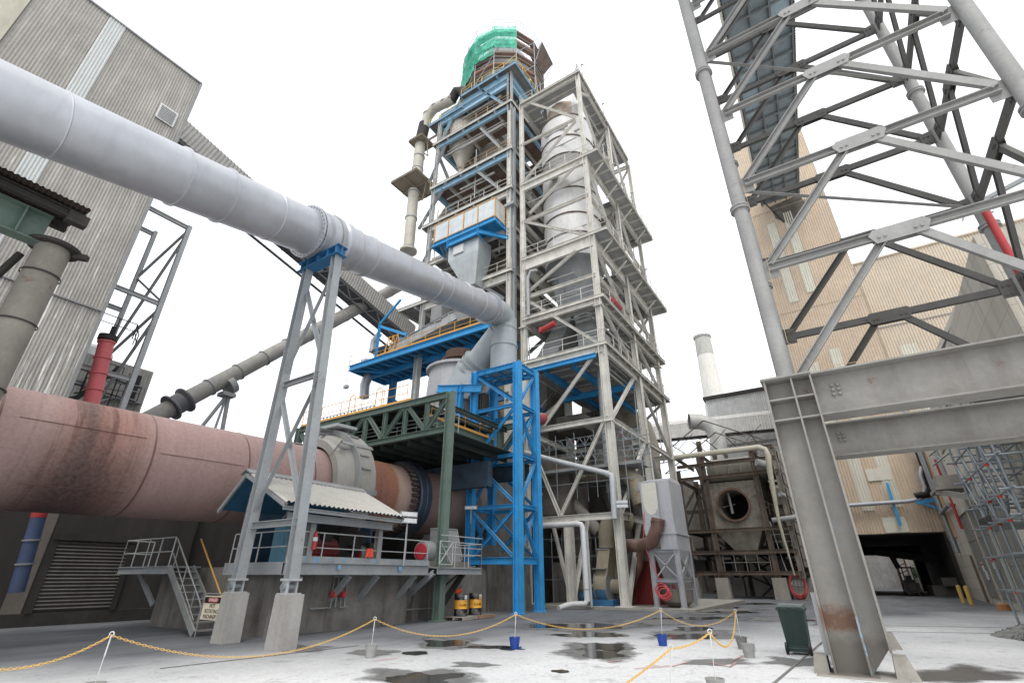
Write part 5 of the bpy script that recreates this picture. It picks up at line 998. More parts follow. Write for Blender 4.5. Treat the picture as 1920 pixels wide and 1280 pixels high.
# dim machinery and walls deep under the tower
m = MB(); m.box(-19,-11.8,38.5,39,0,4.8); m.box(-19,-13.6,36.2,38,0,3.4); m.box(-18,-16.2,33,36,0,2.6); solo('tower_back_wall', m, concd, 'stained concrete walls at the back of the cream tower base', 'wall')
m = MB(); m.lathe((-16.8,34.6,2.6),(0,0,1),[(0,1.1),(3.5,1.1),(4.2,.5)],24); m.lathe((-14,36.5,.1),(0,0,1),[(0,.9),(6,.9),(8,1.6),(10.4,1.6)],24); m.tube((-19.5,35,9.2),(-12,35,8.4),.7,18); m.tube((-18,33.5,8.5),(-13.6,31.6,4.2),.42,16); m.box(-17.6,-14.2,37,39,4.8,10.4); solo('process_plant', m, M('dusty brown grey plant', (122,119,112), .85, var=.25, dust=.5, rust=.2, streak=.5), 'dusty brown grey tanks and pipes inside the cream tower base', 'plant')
sfl = thing('tube_scaffold', 'silver tube scaffold with boards hung inside the cream tower above the pipes', 'scaffold', (-14.5, 31, 5))
m = MB()
for x in (-17.6,-16.1,-14.6,-13.1,-11.0,-9.9):
    for y in (30.6, 32.4): m.tube((x,y,6.4 if x < -12 else 5),(x,y,10.9),.03,6)
for z in (7.4,8.3,9.2,9.9,10.5):
    for y in (30.6,32.4): m.tube((-18,y,z),(-9.7,y,z),.03,6)
for i in range(22): x = -18+i*.38; m.tube((x,30.6,9.9 if i % 2 else 10.5),(x+.38,30.6,10.5 if i % 2 else 9.9),.025,6); m.tube((x,32.4,9.2 if i % 2 else 9.9),(x+.38,32.4,9.9 if i % 2 else 9.2),.025,6)
part('tube', m, zinc, sfl)
m = MB(); m.box(-17.8,-10,30.7,32.3,8.25,8.3); m.box(-17.8,-10,30.6,30.63,8.3,8.5); part('board', m, grey, sfl)
m = MB()
for i in range(26): m.box(-16+random.uniform(-1.9,6),0,0,0,0,0) if 0 else None
for x in (-17.6,-16.1,-14.6,-11.0):
    for z in (8.6,10.2): m.tube((x,30.6,z),(x,30.6,z+.09),.045,6)
part('red_coupler', m, red, sfl)
s2 = thing('tube_scaffold', 'grey tube scaffold standing on the ground behind the white drain pipe', 'scaffold', (-14.8, 32.5, 0))
m = MB()
for x in (-18,-17.2,-16.2,-15.5,-14.6,-13.9):
    for y in (31.5,33): m.tube((x,y,.12),(x,y,4.4),.035,6)
for z in (1.5,2.9,4.0):
    for y in (31.5,33): m.tube((-18.2,y,z),(-12.6,y,z),.03,6)
part('tube', m, zinc, s2)
m = MB(); m.ladder((-12.7,33.4,3),(-12.7,33.4,9),.6,(1,0,0)); 
for z in (4,5,6,7,8): m.lathe((-12.7,33.1,z),(0,0,1),[(0,.42),(.06,.42)],14,cap=False)
solo('caged_ladder', m, M('dull blue ladder', (92,108,126), .6), 'dull blue caged ladder seen through the cream tower base', 'ladder')
m = MB(); m.tube((-17.0,27.7,2.45),(-14.2,28.9,2.6),.02,6); 
lamp('floodlight', 'tray floodlight bracketed to the cream tower corner column', (-11.1, 29.5, 5.3), .55, (.4,-1,0), 2)
m = MB(); c = V((-9.45,30.0,1.25))
for i in range(7):
    a0 = i*.5; r = .33+.05*math.sin(i*2.1); m.pipe([c+V(((r)*math.cos(a0+2*PI*k/20)+.03*i, -.03*(i % 3), (r*.9)*math.sin(a0+2*PI*k/20)-.2-.04*i)) for k in range(21)], .028, 6)
m.pipe([c+V((0,0,.2)), V((-9.9,30.0,2.5)), V((-10.15,29.9,3.6)), V((-9.95,29.85,4.7)), V((-9.9,29.9,5.2))], .025, 6); solo('red_hose', m, pinkm, 'pinkish red hose coiled on the dust filter brace and running up its side', 'hose')
# ================================================================ soot blackened unit with the round opening
bu = thing('burnt_cooler_unit', 'rusty open steelwork unit holding a plate with a big round opening', 'plant unit', (-7.5, 51, 0))
BY = 49.0
cols = [((1326,812),(1341,1090)),((1410,835),(1460,1088)),((1440,838),(1512,1095)),((1268,878),(1305,1090))]
xs4 = [-12.4,-10.0,-5.55,-3.9]
for i, (x, zt, r_) in enumerate(((-12.4,11,rusty),(-10.0,13.6,rusty),(-5.55,12.6,rusty),(-3.75,12.4,burnt))):
    for y in (BY, BY+7):
        m = MB(); m.hs((x,y,1.55),(x,y,zt),.42,.42,.04,(1,0,0)); part('column', m, r_, bu)
for x in (-9.95,-5.5):
    for y in (BY, BY+7): m = MB(); m.hexa(fr4(x-.55,x+.55,y-.5,y+.5,0), fr4(x-.52,x+.52,y-.47,y+.47,1.6)); part('concrete_foot', m, conc, bu)
m = MB(); m.box(-13.2,-12,BY-.3,BY+.9,0,1.6); m.box(-4.2,-3.3,BY+6,BY+7,0,1.6); part('concrete_foot', m, conc, bu)
m = MB(); c = V((-7.95,BY+.4,7.55)); R_ = 1.28; n = 40; ring_ = [c+V((math.cos(2*PI*i/n)*R_,0,math.sin(2*PI*i/n)*R_)) for i in range(n)]; sq = []
for i in range(n):
    a = 2*PI*i/n; k = 2.1/max(abs(math.cos(a)), abs(math.sin(a))); sq.append(c+V((math.cos(a)*min(k,2.1*1.42)*(1.0 if abs(math.cos(a)) < .99 else 1),0,math.sin(a)*k*1.02)))
vs_ = ring_+sq; m.add(vs_,[(i,(i+1) % n,(i+1) % n+n,i+n) for i in range(n)]); m.lathe(c,(0,1,0),[(0,R_),(4,R_)],40,cap=False); part('front_plate', m, burnt, bu)
m = MB(); m.lathe(c,(0,-1,0),[(0,R_),(.35,R_),(.35,R_+.18),(.25,R_+.18),(.25,R_+.04),(0,R_+.04)],48,cap=False); part('opening_flange', m, M('brown scorched flange', (104,84,70), .8, var=.2, rust=.3), bu)
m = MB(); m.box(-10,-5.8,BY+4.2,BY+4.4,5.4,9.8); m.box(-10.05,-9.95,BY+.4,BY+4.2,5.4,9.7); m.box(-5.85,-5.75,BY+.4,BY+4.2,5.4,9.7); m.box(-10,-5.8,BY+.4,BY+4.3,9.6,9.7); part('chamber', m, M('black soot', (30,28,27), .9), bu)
m = MB(); m.tube((-8.3,BY+1.2,6.9),(-8.4,BY+1.2,9.2),.12,10); m.tube((-9.1,BY+1.2,7.5),(-7.9,BY+1.2,7.7),.025,6); part('cross_pipe', m, lgrey, bu)
m = MB(); m.hexa([V((-7.9,BY+.9,2.9)),V((-7.2,BY+.9,2.9)),V((-7.2,BY+1.6,2.9)),V((-7.9,BY+1.6,2.9))], fr4(-9.9,-6.0,BY+.3,BY+4,5.35)); m.hexa([V((-5.0,BY+3,3.9)),V((-4.5,BY+3,3.9)),V((-4.5,BY+3.6,3.9)),V((-5.0,BY+3.6,3.9))], fr4(-5.6,-4.0,BY+2,BY+4.6,5.6)); part('hopper', m, burnt, bu)
m = MB()
for z, x0, x1 in ((5.4,-12.6,-3.7),(10.1,-12.6,-3.7),(11.3,-12.4,-3.7),(1.95,-13,-3.7),(3.6,-12.9,-3.7),(12.3,-10,-3.7)):
    for y in (BY-.1, BY+7): m.hs((x0,y,z),(x1,y,z),.2,.3,.03)
for x in (-12.4,-10,-5.55,-3.75):
    for z in (1.95,5.4,10.1,12.2): m.hs((x,BY,z),(x,BY+7,z),.2,.3,.03)
part('floor_beam', m, rusty, bu)
m = MB(); m.box(-13,-3.8,BY,BY+7,3.55,3.62); m.box(-10,-3.8,BY+.2,BY+6.5,2.0,2.05); m.box(-13,-10,BY+.2,BY+6.5,5.4,5.45); part('floor_plate', m, dark, bu)
m = MB(); m.rail([(-9.6,BY-.1,2.1),(-5.9,BY-.1,2.1)],1.3,1.0,.03); m.rail([(-5.4,BY-.1,3.7),(-3.8,BY-.1,3.7)],1.2,.8,.03); m.rail([(-9.9,BY-.1,10.2),(-5.6,BY-.1,10.2)],1.3,1.2,.03); m.rail([(-5.5,BY+.5,6.8),(-3.8,BY+4.5,5.8)],1.0,.8,.03); m.rail([(-13,BY-.1,3.7),(-12,BY-.1,3.7)],1.2,.6,.03); part('guard_rail', m, burnt, bu)
m = MB()
for a, b_ in (((-12.4,BY,5.5),(-10,BY,9.9)),((-10,BY+6.9,2),(-5.5,BY+6.9,5.3)),((-5.5,BY+6.9,2),(-10,BY+6.9,5.3)),((-5.5,BY+6.9,5.6),(-10,BY+6.9,10)),((-12.4,BY+6.9,.3),(-5.5,BY+6.9,3.4)),((-5.5,BY+6.8,.2),(-12.4,BY+6.8,3.4)),((-12.4,BY+7,9.8),(-9.8,BY+7,5.4)),((-8,BY+6.7,0),(-4,BY+6.7,3.4)),((-4,BY+6.7,0),(-9,BY+6.7,3.4)),((-3.8,BY+.1,5.5),(-3.8,BY+7,10)),((-3.8,BY+.1,10),(-3.8,BY+7,5.5))): m.bar(a,b_,.14,.14)
part('cross_bracing', m, dark, bu)
m = MB(); m.lathe((-10.5,BY+5,11.4),(1,0,0),[(0,1.0),(.3,1.25),(6.2,1.25),(6.5,1.0)],28); part('tank', m, M('dusty grey brown tank', (128,124,114), .8, var=.2, dust=.5, rust=.2), bu)
m = MB()
for i in range(9): m.box(-12.8+random.uniform(0,8),-12.2+random.uniform(0,8),BY+3,BY+5,3.6,3.6+random.uniform(.3,1.6)) if 0 else None
for i in range(40): x = random.uniform(-13,-4); y = random.uniform(BY+1,BY+6.5); z = random.choice((2.05,3.62,5.45,3.62)); s_ = random.uniform(.1,.5); m.box(x-s_,x+s_,y-s_,y+s_,z,z+random.uniform(.3,1.3))
part('debris', m, dark, bu)['kind'] = 'stuff'
m = MB(); m.corr((-3.45,BY+.2,2.4),(0,1,0),(0,0,1),7,9.8,.25,.04,(1,0,0)); 
for z in (3,4,5,6,7,8,9,10,11): m.bar((-3.4,BY+.2,z),(-3.4,BY+7.2,z),.05,.05)
part('side_sheet', m, burnt, bu)
# roof lattice above
m = MB(); zb, zt = 12.6, 14.4
for y in (47, 52):
    xs6 = [-14.5+i*1.5 for i in range(8)]
    for i, (a, b_) in enumerate(zip(xs6, xs6[1:])): m.bar((a,y,zb+(.9 if i % 2 else 0)),(b_,y,zb+(0 if i % 2 else .9)+.4),.05,.05)
    m.bar((-14.5,y,zb-1.2),(-8.8,y,zt+.6),.09,.09); m.bar((-8.8,y,zt+.6),(-3.9,y,zb-.2),.09,.09); m.bar((-14.5,y,zb-1.2),(-3.9,y,zb-.3),.07,.07)
for x in (-14,-12,-10,-8.8,-7,-5): m.bar((x,46.5,13),(x,54,13.2),.07,.07); m.bar((x,46.5,12),(x+1.5,54,13.4),.06,.06)
solo('roof_lattice', m, M('grey brown lattice', (96,92,86), .8, var=.2, rust=.2), 'bare tangle of roof trusses above the soot stained unit', 'lattice')
m = MB(); m.pipe([at(1262,858,Y=46), at(1340,848,Y=46), at(1422,838,Y=46), at(1434,842,Y=46), at(1440,855,Y=46), at(1443,880,Y=46.2), at(1460,975,Y=47), at(1490,1078,Y=48)],[.24,.24,.24,.24,.24,.22,.12,.05],12); solo('service_pipe', m, M('cream service pipe', (196,190,172), .6), 'cream service pipe running level above the round opening then dropping to the hose coil', 'pipe')
m = MB(); p = at(1445,975,Y=48); m.tube(at(1448,975,Y=48), at(1500,968,Y=48), .2, 10); m.tube(at(1418,866,Y=48), at(1440,872,Y=48.6), .33, 12); m.tube(at(1462,926,Y=48),at(1470,929,Y=48.5),.2,10); solo('pipe_stub', m, M('grey stub pipes', (150,152,152), .5), 'grey stub pipes poking from the soot stained unit toward the grey portal column', 'pipe')
be = thing('exhaust_bend', 'large pale exhaust pipe bent over with an open oval mouth', 'exhaust', (-9.5, 60, 13))
m = MB(); m.pipe([at(1345,905,Y=60), at(1348,860,Y=60), at(1346,820,Y=60), at(1332,797,Y=60), at(1312,790,Y=60), at(1292,790,Y=59.5)],[.95,.95,.95,.95,.95,.95],24,cap=False); part('pipe', m, M('pale exhaust sheet', (186,186,182), .5, .15, streak=.35), be)
p = at(1292,790,Y=59.5); m = MB(); m.lathe(p+V((-.02,0,0)),(1,.3,0),[(0,.93),(.02,.93)],24); part('dark_mouth', m, dark, be)
# keep sign block with hose coil
kb = thing('concrete_block', 'leaning concrete block marked KEEP under a pink hose coil', 'block', (-4.4, 50, 0))
p0 = at(1482,1128,Z=0); p0 = V((-4.7,49.6,0)); m = MB(); m.hexa(fr4(p0.x-.1,p0.x+1.0,p0.y,p0.y+.7,0), fr4(p0.x-.15,p0.x+1.0,p0.y,p0.y+.7,2.0)); part('body', m, conc, kb)
text('KEEP', .52, (p0.x+.42, p0.y-.015, 1.2), R_S, wink, kb)
m = MB(); c = V((p0.x+.4, p0.y-.14, 1.05))
for i in range(8):
    r = .62+.035*(i % 4); m.pipe([c+V((r*.85*math.cos(2*PI*k/28), -.05*(i // 4)-.02*(i % 2), 1.05*r*math.sin(2*PI*k/28)*(1.1+.06*(i % 3))+(.0 if math.sin(2*PI*k/28) > 0 else -.05*(i % 3)))) for k in range(29)], .045, 6)
solo('hose_coil', m, pinkm, 'coil of pink hose hung on the KEEP concrete block', 'hose')
m = MB(); m.pipe([c+V((-.5,0,.6)),V((-5.0,49.4,3)),V((-5.3,49.3,6))],.03,6); solo('white_cable', m, white_p, 'white cable rising from the pink hose coil', 'cable')
# ================================================================ distance: bridge conveyor, shed, chimney, far plant
gl = thing('conveyor_bridge', 'long silver ribbed conveyor bridge crossing behind the soot stained unit', 'conveyor', (-14, 75, 20))
a0, a1 = V((-27,75,21.3)), V((4,75,19.9)); m = MB(); L = (a1-a0).length; d = (a1-a0).normalized()
m.corr(a0, d, (0,0,1), L, 2.1, .36, .1, (0,-1,0)); part('side_sheet', m, M('silver ribbed sheet', (206,206,202), .5, .1, streak=.2), gl)
m = MB(); m.corr(a0+V((0,-.02,2.1)), d, (0,.7,.7), L, 1.0, .3, .06, (0,-.7,.7)); m.corr(a0+V((0,.69,2.8)), d, (0,1,.25), L, 1.4, .3, .06, (0,-.25,1)); m.hexa([a0+V((0,.1,0)),a1+V((0,.1,0)),a1+V((0,2.2,0)),a0+V((0,2.2,0))],[a0+V((0,.1,2.0)),a1+V((0,.1,2.0)),a1+V((0,2.0,3.0)),a0+V((0,2.0,3.0))])
part('curved_roof', m, M('silver roof sheet', (206,206,202), .5, .2), gl)
m = MB(); m.bar(a0+V((0,.4,-.15)), a1+V((0,.4,-.15)), .5, .3); 
part('underframe', m, dark, gl)
for x in (-3.5, -12.5): m = MB(); m.bar((x,75.3,0),(x,75.3,19.8),.6,.6); part('post', m, dark, gl)
sh = thing('corrugated_shed', 'grey corrugated shed with dark flat roof edge under the chimney', 'shed', (-6, 81, 0))
m = MB(); m.corr((-14.1,80,20),(1,0,0),(0,0,1),14,7.7,.3,.06,(0,-1,0)); m.box(-14.05,0,80.2,90,0,27.5); part('wall', m, M('grey shed sheet', (196,198,198), .55, .05, streak=.25), sh)
m = MB(); m.box(-14.4,.3,79.6,90.4,27.6,28.1); part('roof', m, dark, sh)
ck = thing('chimney', 'tall tapering white chimney with a grey top band in the distance', 'chimney', (-22, 140, 0))
m = MB(); m.lathe((-22.3,140,0),(0,0,1),[(0,4.2),(47,2.75),(60.5,2.35)],40); part('shaft', m, M('white painted concrete', (216,214,206), .7, var=.05, dust=0, streak=.35, scale=.3), ck)
m = MB(); m.lathe((-22.3,140,60.5),(0,0,1),[(0,2.4),(5.8,2.25),(5.8,2.5),(6.4,2.5),(6.4,2.0)],40); part('top_band', m, M('grey top band', (178,178,172), .8, var=.12, streak=.3), ck)
m = MB()
for z in (66.6,67.2): m.lathe((-22.3,140,z),(0,0,1),[(0,2.5),(.08,2.5)],32,cap=False)
for i in range(14): a = 2*PI*i/14; m.tube((-22.3+2.5*math.cos(a),140+2.5*math.sin(a),66),(-22.3+2.5*math.cos(a),140+2.5*math.sin(a),67.3),.05,5)
part('top_rail', m, grey, ck)
m = MB(); m.box(-30,-14.5,64,74,0,12.5); m.box(-14.5,-3.6,60,72,0,10.2); m.box(-3.4,-1.0,58,72,0,15.5); m.corr((-3.4,57.9,0),(1,0,0),(0,0,1),2.4,15,.25,.04,(0,-1,0)); solo('sheeted_building', m, M('grey brown rear sheeting', (124,120,112), .8, var=.2, dust=.3, streak=.5), 'grey brown sheeted building standing behind the soot stained unit', 'building')
m = MB()
for i in range(34): x = random.uniform(-20,-3); y = random.uniform(57,60); z = random.uniform(0,9); m.bar((x,y,z),(x+random.uniform(-3,3),y,z+random.uniform(1,5)),.18,.18)
for x in (-18,-15,-12,-9,-6): m.bar((x,57,0),(x,57,14),.35,.35)
for z in (4,8,11.5): m.bar((-20,57,z),(-3,57,z),.3,.35)
solo('pipe_rack', m, M('dark brown grey steel', (84,80,74), .8, var=.25, rust=.2), 'dark tangle of pipe rack steel behind the round opening unit', 'rack')
# ================================================================ grey portal frame at right with the tubular trestle on it
pf = thing('portal_frame', 'massive dusty grey steel portal frame with cruciform column beside the wheelie bin', 'portal', (-.3, 13, 0))
pg = M('dust hazed grey steel', (142, 140, 135), .62, .05, var=.16, dust=.6, rust=.05, streak=.7, bump=.25, dirt=(104,98,90), scale=.9)
pgc = M('dust hazed column steel', (140, 138, 133), .62, .05, var=.12, dust=.6, rust=.05, streak=.4, bump=.25, dirt=(104,98,90), scale=.9)
t = NT(pgc); b = t.n['Principled BSDF']; src = b.inputs['Base Color'].links[0].from_socket; tc = t.new('ShaderNodeTexCoord').outputs['Object']; sx = t.new('ShaderNodeSeparateXYZ'); t.link(tc, sx.inputs[0])
nz = t.new('ShaderNodeMath', operation='MULTIPLY_ADD'); t.link(noise(t, tc, 4, 6, .7), nz.inputs[0]); nz.inputs[1].default_value = .5; t.link(sx.outputs[2], nz.inputs[2])
def mul(a, b_):
    q = t.new('ShaderNodeMath', operation='MULTIPLY'); t.link(a, q.inputs[0]); t.link(b_, q.inputs[1]); return q.outputs[0]
k = mixn(t, ramp(t, nz.outputs[0], 1.0, .75), src, lin((112, 108, 102)))
k = mixn(t, mul(mul(mul(ramp(t, nz.outputs[0], .92, 1.05), ramp(t, nz.outputs[0], 1.5, 1.28)), ramp(t, sx.outputs[0], .1, .06)), ramp(t, noise(t, tc, 7, 5), .1, .5)), k, lin((112, 86, 72)))     # scorched band low on the left plate
k = mixn(t, mul(mul(ramp(t, sx.outputs[0], .05, .07), ramp(t, sx.outputs[0], .24, .1)), mul(ramp(t, noise(t, tc, 3, 7, .75, (1,1,.35)), .56, .6), ramp(t, nz.outputs[0], 3.4, 2.2))), k, lin((126, 152, 168)))   # old blue coat showing
t.link(k, b.inputs['Base Color'])
CX0, CX1, CXM, PYF, PYB = -.82, .2, -.22, 12.95, 18.0
def column(y, name):
    m = MB(); 
    m.box(CX0, CX0+.04, y-.36, y+.36, .02, 6.0); m.box(CX1-.04, CX1, y-.36, y+.36, .42, 6.0); m.box(CXM-.02, CXM+.02, y-.34, y+.34, .02, 6.0)
    m.poly([(CX0+.04,y-.015,.02),(CXM+.02,y-.015,.02),(CX1-.04,y-.015,.45),(CX1-.04,y-.015,6.0),(CX0+.04,y-.015,6.0)],(0,.03,0))
    for z in (5.0, 5.5, 6.0): m.box(CX0+.04, CX1-.04, y-.33, y-.015, z-.02, z+.02); m.box(CX0+.04, CX1-.04, y+.015, y+.33, z-.02, z+.02)
    m.box(CX0-.06, CX1+.0, y-.4, y+.4, 6.0, 6.05); m.box(CX0-.1,CXM+.12,y-.42,y+.42,0,.03); part(name, m, pgc, pf)
column(PYF, 'column'); column(PYB, 'column')
m = MB(); m.box(CX0-.05,CX1-.1,PYF-.355,PYF-.01,.55,.95) if 0 else None
stn = M('rust brown scorch on steel', (132, 92, 72), .75, var=.2, dust=.2, streak=.4, rust=.4)
for y in (PYF, PYB):
    m = MB(); x1 = 11; m.box(CX1, x1, y-.015, y+.015, 5.03, 5.98); m.box(CX1, x1, y-.34, y+.34, 5.98, 6.02); m.box(CX1, x1, y-.34, y+.34, 4.99, 5.03); part('beam', m, pg, pf)
    m = MB()
    for dx in (0, .12):
        for dz in (0, .11, .22): m.lathe((CX1+.35+dx, y-.03, 5.5+dz), (0,-1,0), [(0,.042),(.03,.042),(.05,.02)], 10); m.lathe((CX1+.35+dx, y-.03, 5.2+dz), (0,-1,0), [(0,.001),(.001,.001)], 5) if 0 else None
    part('bolt_group', m, pg, pf)
for x in (.0, 6.0): m = MB(); m.hs((x,PYF+.36,5.7),(x,PYB-.36,5.7),.3,.5,.03); part('tie_beam', m, pg, pf)
for i, y in enumerate((PYF, PYB)):
    m = MB(); m.hexa(fr4(CX0-.3,CX1+.15,y-.6,y+.6,0), fr4(CX0-.25,CX1+.1,y-.55,y+.55,.02))
    m.hexa(fr4(CX1-.05,CX1+.32,y-.3,y+.3,.0), fr4(CX1-.02,CX1+.2,y-.2,y+.2,.36)); m.hexa(fr4(CX0-.35,CX0-.08,y-.3,y+.3,0), fr4(CX0-.3,CX0-.08,y-.25,y+.25,.3)); part('concrete_plinth', m, conc, pf)
m = MB(); m.box(CX0-.14, CX0-.005, PYB-.9, PYB-.7, .3, 3.4); m.box(CX0-.1,CX0-.02,PYF-.1,PYF+.15,.3,1.4); part('cable_channel', m, lgrey, pf)
tr_ = thing('trestle', 'tall tubular leg lattice trestle standing on the grey portal beams', 'trestle', (3, 15.4, 6))
AX, BX = -.33, 6.05; ZL = [6.05]+[6.2+3.08*i for i in range(1, 9)]
tg = M('pale grey lattice paint', (150, 150, 148), .6, .05, var=.12, dust=.35, rust=.06, streak=.35, dirt=(120,116,110))
legs = [(AX,PYF),(BX,PYF),(BX,PYB),(AX,PYB)]
for x, y in legs:
    m = MB(); m.tube((x,y,6.05),(x,y,33),.19,20); part('leg', m, tg, tr_)
    m = MB()
    for z in (11.4, 17.6, 23.7): m.lathe((x,y,z),(0,0,1),[(0,.19),(0,.27),(.05,.27),(.06,.24),(.09,.24),(.1,.27),(.15,.27),(.15,.19)],20,cap=False)
    part('leg_flange', m, tg, tr_)
def panel(p, q, tg):
    a, b_ = V((*p,0)), V((*q,0)); d = (b_-a).normalized(); nv = V((-d.y, d.x, 0))
    for i, z in enumerate(ZL[1:]):
        zv = V((0,0,z)); m = MB(); m.ch(a+d*.3+zv, b_-d*.3+zv, .13, .22, .02); part('chord', m, tg, tr_)
        mid = (a+b_)/2; zl = V((0,0,ZL[i]+.1)); 
        for s_ in (0, 1):
            e = (a+d*.35) if s_ == 0 else (b_-d*.35); m = MB(); m.ch(e+zl, mid+zv+(d*-.35 if s_ == 0 else d*.35)-V((0,0,.12)), .12, .19, .02); part('diagonal', m, tg, tr_)
        m = MB()
        for s_ in (-1, 1): m.poly([mid+zv+nv*.075*s_+d*x+V((0,0,h)) for x, h in ((-.5,-.24),(.5,-.24),(.62,.02),(.5,.16),(-.5,.16),(-.62,.02))], nv*.015*s_)
        for e, s_ in ((a, 1), (b_, -1)): m.poly([e+zv+nv*.08+d*s_*x+V((0,0,h)) for x, h in ((.1,-.3),(.52,-.3),(.52,.25),(.1,.3))], nv*.018)
        for s_ in (-1,1):
            for e, k in ((mid, (-.42,-.3,.3,.42)), (a, (.3,.42)), (b_, (-.42,-.3))):
                for x in (k if e is mid or s_ > 0 else ()): m.lathe(e+zv+nv*.1*s_+d*x+V((0,0,-.08 if e is mid else .1)), nv*s_, [(0,.035),(.03,.035)], 8); m.lathe(e+zv+nv*.1*s_+d*x+V((0,0,-.2)), nv*s_, [(0,.035),(.03,.035)], 8) if e is not mid else None
        part('gusset', m, tg, tr_)
tg_shade = M('shade darkened lattice paint', (88, 87, 85), .7, var=.15, dust=.3, streak=.4)  # lattice paint darkened: shade of the side and rear panels put into the colour
for i_, (p, q) in enumerate(zip(legs, legs[1:]+legs[:1])): panel(p, q, tg if i_ == 0 else tg_shade)
for i in (2,4,6,8):
    z = ZL[i]; m = MB(); m.ang((AX,PYF,z-.1),(BX,PYB,z-.1),.12); part('plan_brace', m, tg, tr_)
m = MB(); p, q = at(1862,400,Y=17.6), at(1915,478,Y=17.6); m.tube((6.05,17.75,9.0),(6.05,17.75,12.0),.1,12); part('red_pipe', m, red, tr_)
# inclined conveyor housing overhead, running up into the beige tower
ov = thing('inclined_gallery', 'grey enclosed conveyor gallery climbing overhead into the beige tower', 'conveyor', (4, 50, 30))
m = MB(); m.pipe([(AX+.24,PYF-.1,12.2),(AX+.3,PYF-.12,9.3),(AX+.25,PYF-.1,7),(AX+.7,PYF-.3,6.1),(AX+1.6,PYF-.36,6.06)],.006,5); part('orange_cord', m, tanrail, tr_)
gd = ray(1512, 800).normalized(); G1 = at(1463, 376, Y=61.2); G0 = G1-gd*64; side = V((0,0,1)).cross(gd).normalized()*-1; gup = gd.cross(side)*-1
if gup.z < 0: gup = -gup
GW = 2.25
def gp(t, s_, u): return G1-gd*t+side*s_+gup*u
m = MB(); m.hexa([gp(64,-GW,.12),gp(64,GW,.12),gp(0,GW,.12),gp(0,-GW,.12)],[gp(64,-GW,2.6),gp(64,GW,2.6),gp(0,GW,2.6),gp(0,-GW,2.6)]); part('housing', m, M('blue grey gallery plate', (140,152,160), .6, .1, var=.15, dust=.2, streak=.4), ov)
m = MB()
for i in range(32): t_ = 1+i*2; m.bar(gp(t_,-GW,0), gp(t_,GW,0), .16, .26, gup)
for s_ in (-GW+.1, -.6, .7, GW-.1): m.bar(gp(64,s_,-.02), gp(0,s_,-.02), .12, .2, gup)
part('floor_joist', m, M('grey gallery joist', (116,122,124), .65, var=.15, rust=.12), ov)
m = MB()
for s_ in (-1, 1): m.corr(gp(64,s_*(GW+.03),-.1), gd, gup, 64, 2.8, .3, .06, side*s_)
part('side_sheet', m, M('cladding side sheet', (176,170,158), .6), ov)
m = MB(); m.rail([gp(5,-GW,.1), gp(0,-GW,.1), gp(0,GW,.1)],1.0,1.0,.04); m.bar(gp(3,-GW,-.1), gp(-.5,0,-3.6), .12, .12); part('bracket_rail', m, dark, ov)
m = MB(); m.poly([gp(30,-GW*.9,.06),gp(22,-GW*.9,.06),gp(22,-.7,.06),gp(30,-.7,.06)],gup*.02); m.poly([gp(44,.8,.06),gp(33,.8,.06),gp(33,GW*.9,.06),gp(44,GW*.9,.06)],gup*.02); part('pale_floor_plate', m, M('pale blue plate', (156,178,190), .6, streak=.4), ov)
# ================================================================ beige clad buildings and the drive-through
bb = thing('beige_tower', 'very tall beige profiled clad building with pale strip panels', 'building', (4, 66, 0))
TX0_, TX1_, FY = -1.1, 8.3, 62.0
m = MB()
m.corr((TX0_,FY,5.45),(1,0,0),(0,0,1),TX1_-TX0_,54.5,.26,.06,(0,-1,0)); m.corr((TX0_,FY+.0,0),(0,1,0),(0,0,1),14,60.2,.26,.06,(-1,0,0)); m.box(TX0_+.02,TX1_-.02,FY+.05,FY+27,5.56,60.2); part('cladding', m, beige, bb)
m = MB()
for x, z0, z1 in ((1.0,32.2,44.5),(3.1,33.0,45.5),(1.0,14.0,24.0),(3.4,13.5,25.2),(2.0,7.6,15.6),(4.3,7.8,15.8)): m.corr((x,FY-.07,z0),(1,0,0),(0,0,1),1.25,z1-z0,.26,.06,(0,-1,0))
part('strip_panel', m, paleb, bb)
m = MB()
for z in (31,46.5,19.5,15.9): m.bar((TX0_,FY-.07,z),(TX1_,FY-.07,z),.04,.06)
part('joint_flashing', m, M('beige flashing', (176,158,136), .6), bb)
m = MB(); m.box(TX1_-1.6,TX1_,FY-.08,FY-.07,8,8.01); m.lathe((3.4,FY-.09,46.2),(0,-1,0),[(0,2.2),(.004,2.2)],24) if 0 else None
m.poly([(2.0,FY-.085,47.2),(5.6,FY-.085,47.6),(6.2,FY-.085,45.2),(5.4,FY-.085,43.6),(4.2,FY-.085,42.8),(3.2,FY-.085,44.0),(2.3,FY-.085,45.0)],(0,.01,0)); part('soot_stain', m, M('soot smudge', (96,92,84), .9, var=.35), bb)
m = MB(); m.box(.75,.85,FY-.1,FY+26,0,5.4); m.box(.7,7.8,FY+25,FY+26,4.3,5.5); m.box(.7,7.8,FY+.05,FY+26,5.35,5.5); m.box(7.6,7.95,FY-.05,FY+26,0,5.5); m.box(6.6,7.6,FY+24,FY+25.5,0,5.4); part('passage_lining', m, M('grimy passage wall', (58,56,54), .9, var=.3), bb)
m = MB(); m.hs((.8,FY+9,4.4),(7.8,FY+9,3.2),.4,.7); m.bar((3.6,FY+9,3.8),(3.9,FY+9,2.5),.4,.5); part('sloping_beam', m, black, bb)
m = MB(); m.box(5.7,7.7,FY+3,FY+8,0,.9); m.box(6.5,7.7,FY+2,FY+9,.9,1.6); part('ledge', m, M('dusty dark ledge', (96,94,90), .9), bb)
lbg = thing('beige_hall', 'lower beige profiled hall joined to the tall beige tower', 'building', (14, 64, 0))
